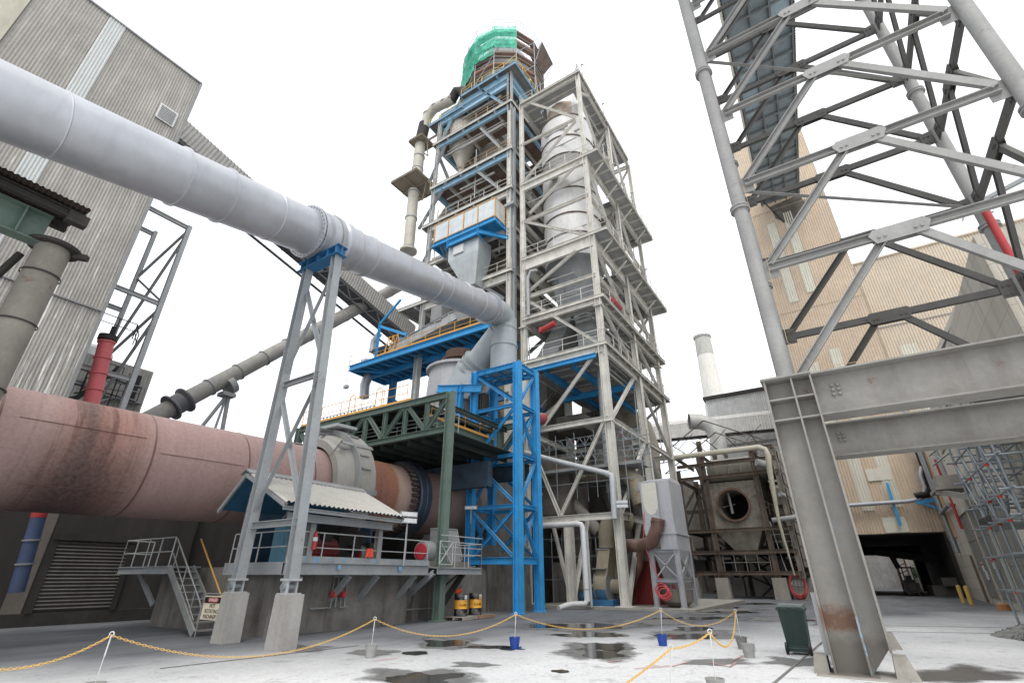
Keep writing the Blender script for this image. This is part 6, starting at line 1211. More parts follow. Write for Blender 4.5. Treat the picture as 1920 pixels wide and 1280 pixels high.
m = MB(); m.corr((8.55,FY+1.2,5.45),(1,0,0),(0,0,1),20,30.4,.26,.06,(0,-1,0)); m.corr((8.3,FY-.02,5.45),(0,1,0),(0,0,1),1.2,54.5,.26,.06,(1,0,0)); m.box(8.6,29,FY+1.25,FY+27,0,35.8); m.bar((8.5,FY+1.1,35.8),(28,FY+1.1,35.8),.2,.2); part('cladding', m, M('pale beige cladding', (200,188,170), .65, var=.06, dust=.2, streak=.45, scale=.35, dirt=(210,180,146)), lbg)
m = MB(); m.corr((9.8,FY+1.1,13),(1,0,0),(0,0,1),1.7,11.5,.26,.06,(0,-1,0)); part('strip_panel', m, paleb, lbg); m = MB(); m.bar((8.6,FY+1.1,27),(28,FY+1.1,27),.06,.1); part('joint_flashing', m, grey, lbg)
m = MB(); m.bar((19,60,37),(40,55,41),.4,.4)
for i in range(8): m.bar((19+i*2.5,60-i*.6,37+i*.48),(21+i*2.5,60-i*.7,35.8+i*.48),.15,.15); m.bar((19+i*2.5,60-i*.6,37+i*.48),(18.5+i*2.5,60-i*.7,35.8+i*.48),.15,.15)
solo('roof_truss_walkway', m, gblue, 'thin blue grey truss rising above the beige hall roof', 'truss')
# end of passage
m = MB(); m.box(-6,20,100,101,0,5.2); solo('yard_wall', m, M('white stained wall', (196,196,196), .9, var=.25, streak=.6, scale=.6, dirt=(100,100,100)), 'white stained wall seen through the drive through passage', 'wall')
m = MB(); m.box(-6,20,112,120,0,12); solo('peach_shed', m, M('peach cladding', (214,166,124), .7), 'peach coloured shed beyond the passage', 'shed')
m = MB()
for x in (5.2, 6.4):
    m.bar((x,98.5,0),(x,98.5,9),.2,.2)
for i in range(9): m.bar((5.2,98.5,i),(6.4,98.5,i+.5),.14,.14)
solo('lattice_post', m, M('rust brown lattice', (110,80,64), .8), 'thin brown lattice mast standing past the passage', 'mast')
m = MB(); r = random.Random(3)
for i in range(900):
    a = V((r.gauss(7.6,.45), 97+r.gauss(0,.4), 1.5+abs(r.gauss(.4,.5)))); u_ = V((r.uniform(-1,1),r.uniform(-1,1),r.uniform(-.4,1))).normalized()*.17; w_ = u_.cross(V((r.uniform(-1,1),r.uniform(-1,1),1))).normalized()*.09
    m.add([a, a+u_*.5+w_, a+u_, a+u_*.5-w_],[(0,1,2,3)])
bsh = thing('shrub', 'bright green leafy shrub beyond the passage', 'shrub', (7.3, 97, 0)); part('foliage', m, M('leaf green', (84,120,50), .6, streak=0, dust=0), bsh); m = MB()
for i in range(6): m.tube((7.3,97,0),(7.3+r.uniform(-.8,.8),97+r.uniform(-.4,.4),r.uniform(1.2,2.2)),.04,5,.015)
part('stem', m, timber, bsh)
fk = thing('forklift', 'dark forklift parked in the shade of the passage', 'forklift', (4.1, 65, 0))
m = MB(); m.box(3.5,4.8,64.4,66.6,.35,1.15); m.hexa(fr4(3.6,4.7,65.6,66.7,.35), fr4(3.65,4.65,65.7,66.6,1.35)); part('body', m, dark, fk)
m = MB()
for x in (3.55,4.75):
    for y in (64.6,66.1): m.bar((x,y,1.1),(x,y+.1,2.45),.07,.07)
m.box(3.5,4.8,64.6,66.3,2.42,2.5); part('overhead_guard', m, black, fk)
m = MB()
for x in (3.75,4.5): m.bar((x,64.25,.1),(x,64.25,2.6),.1,.12); m.box(x-.06,x+.06,63.1,64.2,.1,.16)
for z in (.5,1.4,2.5): m.bar((3.7,64.25,z),(4.55,64.25,z),.08,.08)
part('mast', m, black, fk)
for x, y in ((3.45,64.8),(4.72,64.8),(3.45,66.2),(4.72,66.2)): m = MB(); m.lathe((x,y,.35),(1,0,0),[(0,.2),(0,.35),(.16,.35),(.16,.2)],20); part('wheel', m, black, fk)
m = MB(); m.box(3.9,4.4,65.2,65.6,1.15,1.3); m.box(3.9,4.4,65.55,65.68,1.3,1.8); part('seat', m, black, fk)
# pipe and blue brackets across the beige wall
hpipe = thing('wall_pipe', 'silver pipe on blue brackets crossing the beige wall above the passage', 'pipe', (4, 61.5, 8))
Q = lambda x, y, Y=61.0: at(x, y, Y=Y)
m = MB(); m.pipe([(-1,61.3,8.15), Q(1705,939,61.3), Q(1722,935), Q(1733,926), Q(1734,912), Q(1726,890), Q(1728,876), Q(1740,872)],.2,12); part('silver_pipe', m, galv, hpipe)
m = MB(); m.pipe([Q(1716,930), Q(1738,926), Q(1746,914), Q(1740,890), Q(1718,835), Q(1700,790)],.33,14); m.lathe(Q(1744,906),V((0,0,1)),[(-.1,.4),(.1,.4)],14); part('black_pipe', m, black, hpipe)
m = MB(); m.bar(Q(1663,905,61.5), Q(1688,984,61.5), .22, .18); m.bar(Q(1718,942), Q(1768,934), .2, .35); m.bar(Q(1757,925), Q(1777,968), .3, .3); m.bar(Q(1730,943), Q(1772,958), .15, .2); part('blue_bracket', m, blue, hpipe)
m = MB(); m.box(3.2,5.2,61.85,61.9,10.4,11.6); m.box(3.3,5.2,61.85,61.9,4.6+.9,6.9); part('backing_plate', m, paleb, hpipe)
# ================================================================ right hand block wall with doors
rw = thing('block_building', 'pale rendered block building with tall mesh doors behind the stair scaffold', 'building', (9, 45, 0))
WX = 7.2; wallm = bpy.data.materials.new('painted block wall'); wallm.use_nodes = True; t = NT(wallm); b = t.n['Principled BSDF']; tc = t.new('ShaderNodeTexCoord').outputs['Object']
mp = t.new('ShaderNodeMapping'); t.link(tc, mp.inputs[0]); mp.inputs['Rotation'].default_value = (PI/2, 0, PI/2); bk = t.new('ShaderNodeTexBrick'); t.link(mp.outputs[0], bk.inputs[0]); bk.inputs['Scale'].default_value = 1; bk.inputs['Brick Width'].default_value = .8; bk.inputs['Row Height'].default_value = .4; bk.inputs['Mortar Size'].default_value = .012
bk.inputs['Color1'].default_value = (*lin((196,190,178)),1); bk.inputs['Color2'].default_value = (*lin((186,180,168)),1); bk.inputs['Mortar'].default_value = (*lin((150,144,132)),1)
t.link(mixn(t, ramp(t, noise(t, tc, 1.5, 6, .65, (1,1,.15)), .5, .8), bk.outputs[0], lin((140,132,120))), b.inputs['Base Color']); b.inputs['Roughness'].default_value = .85
m = MB(); m.box(WX, WX+9, 20, 62, 0, 12.4); part('wall', m, wallm, rw)
m = MB(); m.box(WX-.05,WX,55,61.9,4.6,12); part('beige_panel', m, M('tan stained render', (190,156,118), .8, var=.12, streak=.5, dirt=(214,200,180)), rw)
m = MB(); m.box(WX-.14,WX,49.2,49.6,0,5.6); m.box(WX-.14,WX,44.0,44.5,0,5.6); m.box(WX-.14,WX,38.8,39.2,0,5.6); m.box(WX-.16,WX,38.8,49.6,5.6,6.2); m.box(WX-.3,WX,38,49.6,0,.5) if 0 else None; part('frame', m, M('pale concrete frame', (184,178,164), .85, streak=.4), rw)
for y0, y1 in ((44.5,49.2),(39.2,44.0),(33,38)):
    m = MB(); m.box(WX-.07,WX-.02,y0,y1,.45,5.6)
    for i in range(1,8): m.box(WX-.09,WX-.07,y0+(y1-y0)*i/8-.015,y0+(y1-y0)*i/8+.015,.45,5.6)
    for z in (2.2,3.9): m.box(WX-.1,WX-.07,y0,y1,z,z+.06)
    part('mesh_door', m, M('dusty mesh infill', (132,130,124), .8, var=.12, streak=.4), rw)
m = MB()
for y, z in ((46.6,2.0),(46.2,1.5),(42.0,2.1),(41.6,1.5)): m.box(WX-.13,WX-.11,y-.45,y+.45,z,z+.55)
part('notice', m, white_p, rw); m = MB()
for y, z in ((46.6,2.35),(42.0,2.45)): m.box(WX-.14,WX-.13,y-.4,y+.4,z,z+.14)
part('notice_red_band', m, red, rw)
m = MB(); m.box(WX-.12,WX-.04,50.2,51.4,.05,3.1); part('brown_door', m, M('brown timber door', (110,92,76), .7), rw)
m = MB(); m.box(WX-.06,WX-.01,47.5,49.5,8.3,10.6); m.box(WX-.06,WX-.01,43.5,45.8,9.6,11.6); part('louvre', m, M('grey louvre', (150,152,152), .6), rw)
m = MB(); m.tube((WX-.2,57,3.5),(WX-.2,57,16),.2,10); m.tube((WX-.3,50,6.6),(WX-.3,58,6.6),.15,10); m.tube((WX-.25,55.5,8.9),(WX-.25,55.5,13),.14,8); part('wall_pipe', m, zinc, rw)
m = MB(); m.tube((WX-.35,47.4,5.0),(WX-.35,47.7,9.6),.075,10); m.tube((WX-.35,47.4,4.7),(WX-.35,47.45,6.3),.1,10); m.lathe((WX-.35,47.5,6.2),(0,0,1),[(0,.17),(.2,.17)],12); part('red_standpipe', m, red, rw)
m = MB(); m.box(5.6,6.9,40.5,43.2,6.7,7.4); m.box(5.4,6.95,40.3,43.4,6.55,6.75); m.bar((5.5,41,6.5),(6.95,38,5.6),.25,.3); solo('ledge_block', m, conc, 'chunky concrete block ledge jutting from the block building', 'ledge')
for i, (y, lb_) in enumerate(((50.3,'yellow bollard nearer the passage mouth'),(47.0,'yellow bollard closer to the mesh doors'))):
    m = MB(); m.lathe((5.9,y,0),(0,0,1),[(0,.13),(1.05,.13),(1.13,.09),(1.15,0)],16); solo('bollard', m, M('worn yellow paint', (214,178,96), .6, var=.15, dust=.3), lb_, 'bollard', 'bollards beside the passage')
m = MB(); m.lathe((6.4,40.6,0),(0,0,1),[(0,.3),(.3,.27),(.4,.1)],12); solo('timber_lump', m, M('orange brown lump', (178,124,76), .8), 'small orange brown lump on the ground below the mesh doors', 'rubble')
rw.rotation_euler = (0, 0, -math.radians(2.2))
# scaffold at right
rs = thing('stair_scaffold', 'galvanised tube scaffold with stair and red couplers before the mesh doors', 'scaffold', (5.6, 27, 0))
m = MB(); gx = (4.9, 6.3); gy = (22.5,24.2,25.9,27.6,29.3)
for x in gx:
    for y in gy: m.tube((x,y,0),(x,y,8.6),.045,8)
part('standard', m, zinc, rs)
m = MB()
for z in (1.2,2.4,3.5,4.3,5.4,6.3,7.3,8.2):
    for x in gx: m.tube((x,22.0,z),(x,29.6,z),.04,8)
    for y in gy: m.tube((4.6,y,z),(6.8,y,z),.04,8)
for a, b_ in zip(gy, gy[1:]):
    m.tube((4.9,a,3.5),(4.9,b_,6.3),.04,6); m.tube((6.3,b_,1.2),(6.3,a,4.3),.04,6)
for z in (6.8,7.9):
    for k in (0,.5): m.tube((4.9,29.3,z+k),(4.6,32.6,z+k),.035,6); 
    m.tube((4.9,31.3,z),(4.7,32.2,z+.5),.03,6)
part('ledger', m, zinc, rs)
m = MB()
for x in (5.1, 5.75): m.bar((x,28.8,3.5),(x,24.2,7.3),.05,.2)
for i in range(15): f = (i+.5)/15; m.box(5.1,5.75,28.8-4.6*f-.12,28.8-4.6*f+.12,3.5+3.8*f,3.54+3.8*f)
part('stair_flight', m, M('silver alloy', (178,184,188), .35, .6, dust=.2), rs)
m = MB(); m.box(4.9,6.3,25.9,29.4,3.45,3.5); m.box(4.9,6.3,22.4,26,7.25,7.3); m.box(4.9,6.3,28.6,29.4,7.25,7.3); part('deck_board', m, grey, rs)
m = MB(); m.box(4.86,4.88,26.6,29.0,3.52,3.85); m.box(4.86,4.88,27.6,29.3,7.3,7.75); part('toe_board', m, dark, rs)
m = MB(); r = random.Random(5)
for i in range(46): x = r.choice(gx); y = r.choice(gy); z = r.choice((1.2,2.4,3.5,4.3,5.4,6.3,7.3)); m.tube((x,y,z-.1),(x,y,z+.02),.062,8)
part('red_coupler', m, M('red coupler paint', (222,60,48), .5), rs)
gv = thing('hood', 'grey concrete faced hood slung under a dark framed edge behind the trestle', 'hood', (14, 45, 17))
q = [at(1778,660,Y=45), at(1853,478,Y=45), at(1990,425,Y=45), at(2010,640,Y=45)]; m = MB(); m.poly(q, (0,6,1.5)); part('face', m, M('drab grey hood plate', (146,144,134), .8, var=.08, streak=.3), gv)
m = MB(); m.bar(q[0]+V((0,-.1,0)), q[1]+V((0,-.1,0)), .9, .5, (0,1,0)); m.bar(q[1]+V((0,-.1,0)), q[2]+V((0,-.1,0)), .8, .5, (0,1,0)); part('edge_frame', m, dark, gv)
m = MB(); m.poly([at(1862,655,Y=44.8), at(1920,540,Y=44.8), at(1990,520,Y=44.8), at(1990,655,Y=44.8)], (0,.3,0)); part('block_infill', m, M('grey block infill', (134,130,120), .9, var=.12), gv)
m = MB(); r = random.Random(9); c = V((5.0,23.4,0))
for i in range(2600):
    a = r.uniform(0,2*PI); q_ = r.random()**.6; p = c+V((1.75*q_*math.cos(a), 2.6*q_*math.sin(a), max(0,.75*(1-q_)**1.1+r.uniform(-.04,.02)))); s_ = r.uniform(.025,.07)
    o_ = [V((r.uniform(-1,1),r.uniform(-1,1),r.uniform(-1,1))).normalized()*s_*r.uniform(.7,1.3) for _ in range(4)]; m.add([p+k for k in o_],[(0,1,2),(0,2,3),(0,3,1),(1,3,2)])
m.lathe(c,(0,0,1),[(0,1.9),(.3,1.1),(.6,.3),(.68,0)],20); solo('gravel', m, M('dark grey gravel', (92,94,92), .9, var=.35, bump=0, streak=0, scale=5), kind='stuff')
# ================================================================ wheelie bin
bn = thing('wheelie_bin', 'dark green two wheeled bin beside the grey portal column', 'bin', (-1.65, 15.3, 0))
B = V((-1.62, 15.5, 0)); m = MB()
w0, w1, d0, d1 = .235, .285, .26, .34
m.hexa([B+V(p) for p in ((-w0,-d0,.06),(w0,-d0,.06),(w0,d0-.02,.06),(-w0,d0-.02,.06))], [B+V(p) for p in ((-w1,-d1,.98),(w1,-d1,.98),(w1,d1,.98),(-w1,d1,.98))])
for x in (-.17,-.06,.06,.17): m.hexa([B+V(p) for p in ((x-.02,-d0-.012,.16),(x+.02,-d0-.012,.16),(x+.02,-d0,.16),(x-.02,-d0,.16))], [B+V(p) for p in ((x-.025,-d1-.014,.96),(x+.025,-d1-.014,.96),(x+.025,-d1,.96),(x-.025,-d1,.96))])
part('body', m, bing, bn)
m = MB(); m.box(B.x-w1-.03,B.x+w1+.03,B.y-d1-.03,B.y+d1+.03,.94,.985); part('rim', m, bing, bn)
m = MB(); m.hexa([B+V(p) for p in ((-w1-.025,-d1-.035,.985),(w1+.025,-d1-.035,.985),(w1+.025,d1+.05,.985),(-w1-.025,d1+.05,.985))],[B+V(p) for p in ((-w1+.0,-d1+.0,1.06),(w1-.0,-d1+.0,1.06),(w1-.0,d1+.02,1.07),(-w1+.0,d1+.02,1.07))])
for x in (-.1,.1): m.box(B.x+x-.05,B.x+x+.05,B.y-d1-.06,B.y-d1,.985,1.05)
m.tube(B+V((-w1,-d1-.05,1.02)),B+V((w1,-d1-.05,1.02)),.025,8); part('lid', m, M('grey green lid', (84,98,94), .5, var=.1, dust=.6), bn)
for x in (-w0-.045, w0-.005): m = MB(); m.lathe(B+V((x,-d0-.02,.13)),(1,0,0),[(0,.08),(0,.13),(.05,.13),(.05,.08)],22); part('wheel', m, black, bn)
m = MB(); m.tube(B+V((-w0,-d0-.02,.13)),B+V((w0,-d0-.02,.13)),.02,8); m.box(B.x-w0,B.x+w0,B.y-d0-.03,B.y-d0+.02,.07,.2); part('axle', m, bing, bn)
# ================================================================ rope barrier: bucket posts and yellow chain
bcol = {'blue': M('blue plastic bucket', (28,66,150), .4, var=.1, dust=.3), 'grey': M('grey cement crusted bucket', (160,160,158), .8, var=.12, dust=.4), 'dirty': M('dirty grey bucket', (126,126,124), .8, var=.15, dust=.4)}
posts = [((165,1320),(209,1190),'grey','white rod post in front of the roller shutter and stair'),((694,1232),(703,1160),'grey','white rod post in a grey bucket between the puddles and the duct pier'),((965,1216),(967,1151),'blue','white rod post in a blue bucket in front of the blue trestle'),((1243,1210),(1239,1143),'blue','white rod post in a blue bucket in front of the dust filter'),((1393,1216),(1379,1145),'dirty','white rod post in a dirty grey bucket beside the loose bucket'),((1346,1310),(1331,1185),'grey','white rod post with a looped hook between the dirty bucket and the frame edge'),((1257,1330),(1258,1215),'grey','white rod post with a looped hook where the chain leaves the yard')]
tops = []
for (bx, by), (tx, ty), ccol, lb_ in posts:
    b0_ = at(bx, by, Z=0); t_ = thing('barrier_post', lb_, 'barrier post', b0_, 'barrier posts'); dd = (V((0,0,EYE))-V((0,0,0)))
    # top at about a metre along the sight line
    f = ray(tx, ty); s_ = (math.hypot(b0_.x,b0_.y))/math.hypot(f.x,f.y); tp = V((0,0,EYE))+f*s_; tops.append(tp)
    m = MB(); m.lathe(b0_, (0,0,1), [(0,.105),(.24,.14),(.26,.15),(.27,.15),(.27,.135),(.23,.13)], 24, cap=False); m.lathe(b0_+V((0,0,.002)),(0,0,1),[(0,.1),(.001,.1)],20); part('bucket', m, bcol[ccol], t_)
    m = MB(); m.lathe(b0_+V((0,0,.2)),(0,0,1),[(0,.1),(.01,.125)],20); part('concrete_fill', m, conc, t_)
    m = MB(); m.tube(b0_+V((0,0,.05)), tp, .006, 8); m.tube(b0_+(tp-b0_)*.68, tp, .011, 8); part('rod', m, white_p, t_)
    m = MB(); m.pipe([tp+V((ca*.034*math.cos(a), sa*.034*math.cos(a), .034*math.sin(a)+.015)) for a in [PI*(-.3+1.5*k/10) for k in range(11)]], .008, 6); part('hook', m, white_p, t_)
b0_ = at(1406,1232,Z=0); t_ = thing('cement_bucket', 'loose grey bucket of set concrete standing beside the dirty bucket post', 'bucket', b0_); m = MB(); m.lathe(b0_,(0,0,1),[(0,.11),(.25,.15),(.28,.155),(.28,.14),(.25,.135)],24,cap=False); part('bucket', m, bcol['grey'], t_); m = MB(); m.lathe(b0_+V((0,0,.22)),(0,0,1),[(0,.12),(.01,.135)],20); part('concrete_fill', m, conc, t_); m = MB(); m.pipe([b0_+V((.14,0,.27)),b0_+V((.17,-.02,.15)),b0_+V((.1,-.13,.1)),b0_+V((-.1,-.13,.1)),b0_+V((-.15,0,.27))],.006,6); part('handle', m, zinc, t_)
chm = M('yellow plastic chain', (226,184,100), .5, var=.06, dust=.1, streak=0, bump=0)
def chain(a, b_, sag, label):
    m = MB(); L = (b_-a).length*1.03; n = int(L/.05); pts = []
    for i in range(n+1): f = i/n; pts.append(a+(b_-a)*f+V((0,0,-sag*4*f*(1-f))))
    for i in range(n):
        p, q = pts[i], pts[i+1]; d_, s_, u_ = basis(q-p); w_ = s_ if i % 2 else u_; c_ = (p+q)/2; hl, hw = .036, .0145; ring_ = []
        for k in range(8): a_ = 2*PI*k/8; ring_.append(c_+d_*hl*math.cos(a_)+w_*hw*math.sin(a_))
        o_ = d_.cross(w_); vs_ = []
        for k, pt in enumerate(ring_):
            out = (pt-c_).normalized()
            for j in range(4): b2 = 2*PI*j/4+PI/4; vs_.append(pt+out*.006*math.cos(b2)+o_*.006*math.sin(b2))
        m.add(vs_, [(k*4+j, k*4+(j+1) % 4, ((k+1) % 8)*4+(j+1) % 4, ((k+1) % 8)*4+j) for k in range(8) for j in range(4)], True)
    solo('barrier_chain', m, chm, label, 'chain', 'yellow barrier chains')
T = tops
chain(at(-60,1252,Z=.72), T[0], .16, 'yellow chain running out past the roller shutter'); chain(T[0], T[1], .5, 'long yellow chain sagging in front of the concrete duct piers'); chain(T[1], T[2], .42, 'yellow chain sagging before the oil drums'); chain(T[2], T[3], .4, 'yellow chain between the two blue bucket posts'); chain(T[3], T[4], .36, 'yellow chain between the blue bucket post and the dirty grey bucket'); chain(T[4], T[5], .45, 'yellow chain dipping deeply to the looped hook post'); chain(T[5], T[6], .05, 'short yellow chain between the two looped hook posts'); chain(T[6], at(1130,1310,Z=.35), .02, 'yellow chain leaving the bottom edge of the yard')
# ================================================================ left side
lt_ = thing('clad_tower', 'huge grey corrugated clad building rising behind the duct', 'building', (-36, 2, 0))
WX = -32.0; YA, YB, ZT = -5.0, 7.1, 34.3
m = MB(); m.corr((WX,-1.6,8),(0,1,0),(0,0,1),YB+1.6,ZT-8,.15,.055,(1,0,0),round_=True); m.corr((WX,-1.6,0),(0,1,0),(0,0,1),YB+1.6,8,.15,.055,(1,0,0),round_=True); m.box(WX-14,WX-.02,YA,YB-.03,0,ZT-.05); part('cladding', m, clad, lt_)
m = MB(); m.corr((WX+.05,1.4,0),(0,1,0),(0,0,1),1.0,ZT,.15,.055,(1,0,0),round_=True); m.corr((WX+.05,4.3,0),(0,1,0),(0,0,1),.01,.1,.28,.1,(1,0,0)) if 0 else None; part('translucent_strip', m, skyl, lt_)
m = MB(); m.box(WX-.02,WX+.16,YA,-1.6,0,ZT+6); part('concrete_edge', m, M('pale beige concrete edge', (184,180,164), .85, var=.08), lt_)
m = MB(); m.bar((WX+.08,-1.6,15.0),(WX+.08,YB,15.0),.14,.08); m.box(WX-.05,WX+.14,YB-.1,YB+.06,0,ZT); m.bar((WX+.06,-1.6,ZT),(WX+.06,YB,ZT),.16,.12); part('flashing', m, grey, lt_)
m = MB(); p = at(313,216,X=WX+.13); m.box(WX+.1,WX+.16,p.y-.55,p.y+.55,p.z-.65,p.z+.65); part('window_frame', m, white_p, lt_); m = MB()
for i in range(9): z = p.z-.55+i*.125; m.box(WX+.15,WX+.19,p.y-.45,p.y+.45,z,z+.06)
part('window_louvre', m, grey, lt_)
m = MB(); m.box(-44,-36,-9,-5.2,36,44); m.tube((-34,-4.2,39),(-34,-5.6,36),.35,12)
for i in range(14): m.bar((-35.95,-9,36.3+i*.5),(-35.95,-5.2,36.3+i*.5),.1,.08)
solo('roof_plant', m, M('slate grey louvred plant', (112,114,122), .7), 'slate louvred plant beyond the top of the corrugated building', 'plant')
bw = thing('block_outbuilding', 'sooty block outbuilding with a dark roller shutter below the kiln', 'building', (-28, 9, 0))
BWX = -26.6; bwm = bpy.data.materials.new('sooty block wall'); bwm.use_nodes = True; t = NT(bwm); b = t.n['Principled BSDF']; tc = t.new('ShaderNodeTexCoord').outputs['Object']
mp = t.new('ShaderNodeMapping'); t.link(tc, mp.inputs[0]); mp.inputs['Rotation'].default_value = (PI/2, 0, PI/2); bk = t.new('ShaderNodeTexBrick'); t.link(mp.outputs[0], bk.inputs[0]); bk.inputs['Scale'].default_value = 1; bk.inputs['Brick Width'].default_value = .4; bk.inputs['Row Height'].default_value = .2; bk.inputs['Mortar Size'].default_value = .008
bk.inputs['Color1'].default_value = (*lin((92,88,82)),1); bk.inputs['Color2'].default_value = (*lin((84,80,75)),1); bk.inputs['Mortar'].default_value = (*lin((60,57,54)),1)
t.link(mixn(t, ramp(t, noise(t, tc, 1.1, 6, .65, (1,1,.12)), .4, .75), bk.outputs[0], lin((42,40,39))), b.inputs['Base Color']); b.inputs['Roughness'].default_value = .9
m = MB(); m.box(-30,BWX,-6,12.6,0,5.2); m.box(-30,BWX-.4,12.6,36,0,5.9); part('wall', m, bwm, bw)
m = MB(); m.box(BWX,BWX+.06,-2,13,0,.45); part('kick_band', m, dark, bw)
m = MB(); m.corr((BWX+.02,7.5,.5),(0,0,1),(0,1,0),2.5,2.5,.13,.05,(1,0,0),round_=True); part('roller_shutter', m, M('dark dusty shutter', (70,67,64), .7, var=.15, dust=.5, streak=.5), bw)
m = MB(); m.box(BWX,BWX+.1,7.3,7.5,.45,3.05); m.box(BWX,BWX+.1,10.0,10.2,.45,3.05); m.box(BWX,BWX+.14,7.3,10.2,3.02,3.3); part('shutter_frame', m, dark, bw)
m = MB(); m.box(BWX,BWX+.03,6.6,7.2,.45,4.6); part('pale_pier', m, M('pale dusty render', (112,106,99), .9), bw)
np = thing('downpipe', 'dusty slate blue pipe with red collar below the kiln beside the shutter', 'pipe', (-24.5, 6.5, 0))
a_, b__ = at(72,970,X=-24.5), at(30,1110,X=-24.5); m = MB(); m.tube(a_, b__, .22, 18); part('pipe', m, navy, np); m = MB()
for f in (.3,.62): p = a_+(b__-a_)*f; m.lathe(p,(b__-a_),[(0,.22),(0,.26),(.06,.26),(.06,.22)],18,cap=False)
part('seam', m, grey, np); m = MB(); m.tube(a_+V((0,0,.0)), a_+(a_-b__).normalized()*.35, .23, 18); part('red_collar', m, red, np)
# round column, green beam and eave near left
rc = thing('round_column', 'weathered round grey column under the green beam', 'column', (-16, 2.1, 0))
m = MB(); m.lathe((-16,2.06,0),(0,0,1),[(0,.40),(9.6,.37)],36); part('shaft', m, M('weathered grey pipe column', (128,124,116), .8, var=.15, dust=.2, rust=.3, streak=.6, dirt=(92,86,78)), rc)
m = MB()
for z in (5.6,7.3,8.7): m.lathe((-16,2.06,z),(0,0,1),[(0,.405),(.01,.415),(.04,.415),(.05,.405)],36,cap=False)
part('weld_ring', m, dark, rc); m = MB(); m.lathe((-16,2.06,9.55),(0,0,1),[(0,.41),(0,.55),(.08,.58),(.12,.45)],30); m.bar((-15.8,2.45,9.5),(-15.6,2.7,9.5),.16,.14); part('cap_ring', m, dark, rc)
ev = thing('eave_shed', 'dark rusted shed eave carried on a green beam', 'shed', (-16.5, -1, 9.5))
m = MB(); m.hs((-16,-7,9.95),(-16,1.75,9.95),.4,.85,.04); m.box(-16.25,-15.75,1.2,1.24,9.55,10.35); part('green_beam', m, green, ev)
m = MB(); m.corr((-16.9,-7,10.9),(0,1,0),(1.3,0,-.22),9.35,1.9,.12,.035,(0.2,0,1),round_=True,th=.03); part('eave_sheet', m, M('dark rusted sheet', (64,54,46), .85, var=.3, rust=.4, dust=.3), ev)
m = MB(); m.hs((-15.4,-7,10.42),(-15.4,2.25,10.42),.2,.22); m.hs((-16.4,-7,10.55),(-16.4,2.15,10.55),.2,.3); m.box(-22,-16.3,-7,.2,10.6,10.75); m.corr((-22,-7,8.2),(0,1,0),(0,0,1),8,2.3,.2,.05,(1,0,0)); m.box(-15.55,-15.3,1.9,2.35,10.2,10.5); part('purlin', m, dark, ev)
m = MB(); m.tube((-17.6,.8,6),(-16.6,1.6,9.4),.09,8); m.tube((-17.9,.4,5.4),(-16.9,1.1,8.8),.06,8); part('bent_conduit', m, dark, ev)
# open steel frame, red duct and small clad house behind
of = thing('open_frame', 'slender pale open steel frame beside the corrugated building', 'frame', (-36, 10, 0))
FX = -36; y0, y1 = 7.75, 10.75; m = MB(); m.hs((FX,y1,0),(FX,y1,25.4),.3,.3,.03,(1,0,0)); part('post', m, lgrey, of); m = MB(); m.hs((FX-2.5,y1-1.2,0),(FX-2.5,y1-1.2,25.2),.26,.26,.03,(1,0,0)); part('post', m, lgrey, of)
for z in (25.2,18.6,13.0): m = MB(); m.hs((FX,7,z),(FX,y1,z),.2,.3); part('rail_beam', m, lgrey, of); m = MB(); m.hs((FX-2.5,6.5,z-.3),(FX-2.5,y1-1.2,z-.3),.2,.3); part('rail_beam', m, lgrey, of)
for a, b_ in (((FX,y1,25),(FX-2.5,y1-1.2,21)),((FX,y1,24.6),(FX-2.5,y1-1.2,14.5)),((FX-2.5,y1-1.2,21),(FX,y1,18.8)),((FX,y1,18.2),(FX-2.5,y1-1.2,14.5)),((FX,y1,17.6),(FX-2.5,y1-1.2,9))): m = MB(); m.bar(a, b_, .14, .14); part('brace', m, grey, of)
rd = thing('red_chute', 'faded red segmented pipe standing between the corrugated building and kiln', 'pipe', (-34, 8.4, 9))
a_, b__ = at(200,640,X=-34), at(170,760,X=-34); m = MB(); m.tube(b__, a_, .38, 24); part('pipe', m, pred, rd); m = MB()
for f in (0,.26,.5,.75): p = a_+(b__-a_)*f; m.lathe(p,(b__-a_),[(0,.38),(0,.44),(.1,.44),(.1,.38)],24,cap=False)
part('ring', m, pred, rd); m = MB(); m.tube(a_+V((0,0,.05)),a_+V((0,0,.35)),.48,20); m.rail([a_+V((.8,-.9,.3)),a_+V((.8,.9,.3)),a_+V((-.8,1.6,.3))],1.0,.8,.03); m.tube(a_+V((0,.1,.5)),a_+V((0,.1,1.0)),.14,10); part('head_platform', m, dark, rd)
hs_ = thing('clad_house', 'small grey clad lift house with a dark opening and balcony behind the kiln', 'house', (-52, 15, 0))
m = MB(); m.box(-58,-50.1,10,16.2,0,18.4); m.corr((-50,10,13.6),(0,1,0),(0,0,1),6.3,5.0,.3,.06,(1,0,0)); m.corr((-50,16.25,13.6),(-1,0,0),(0,0,1),6,5.0,.3,.06,(0,1,0)); part('wall', m, M('grey house sheet', (152,150,146), .7, var=.1, streak=.3), hs_)
m = MB(); m.box(-50,-49.85,14.6,15.5,15.8,17.9); part('opening', m, black, hs_); m = MB(); m.rail([(-49.2,13.2,15.5),(-49.2,15.9,15.7)],1.1,.5,.04); m.box(-50,-49.2,13.2,16,15.3,15.5); m.bar((-50,12,14),(-49.3,14,15.4),.15,.15); part('balcony', m, grey, hs_)
m = MB(); m.lathe((-52,11.8,18.4),(0,0,1),[(0,1.7),(1.0,1.7),(1.3,1.5),(1.3,0)],28); part('round_tank', m, M('white tank', (206,208,210), .5), hs_)
m = MB(); 
for i in range(14): m.bar((-40,7.6+.2*i,9.6+.35*i),(-39,7.8+.2*i,9.6+.35*i),.1,.05)
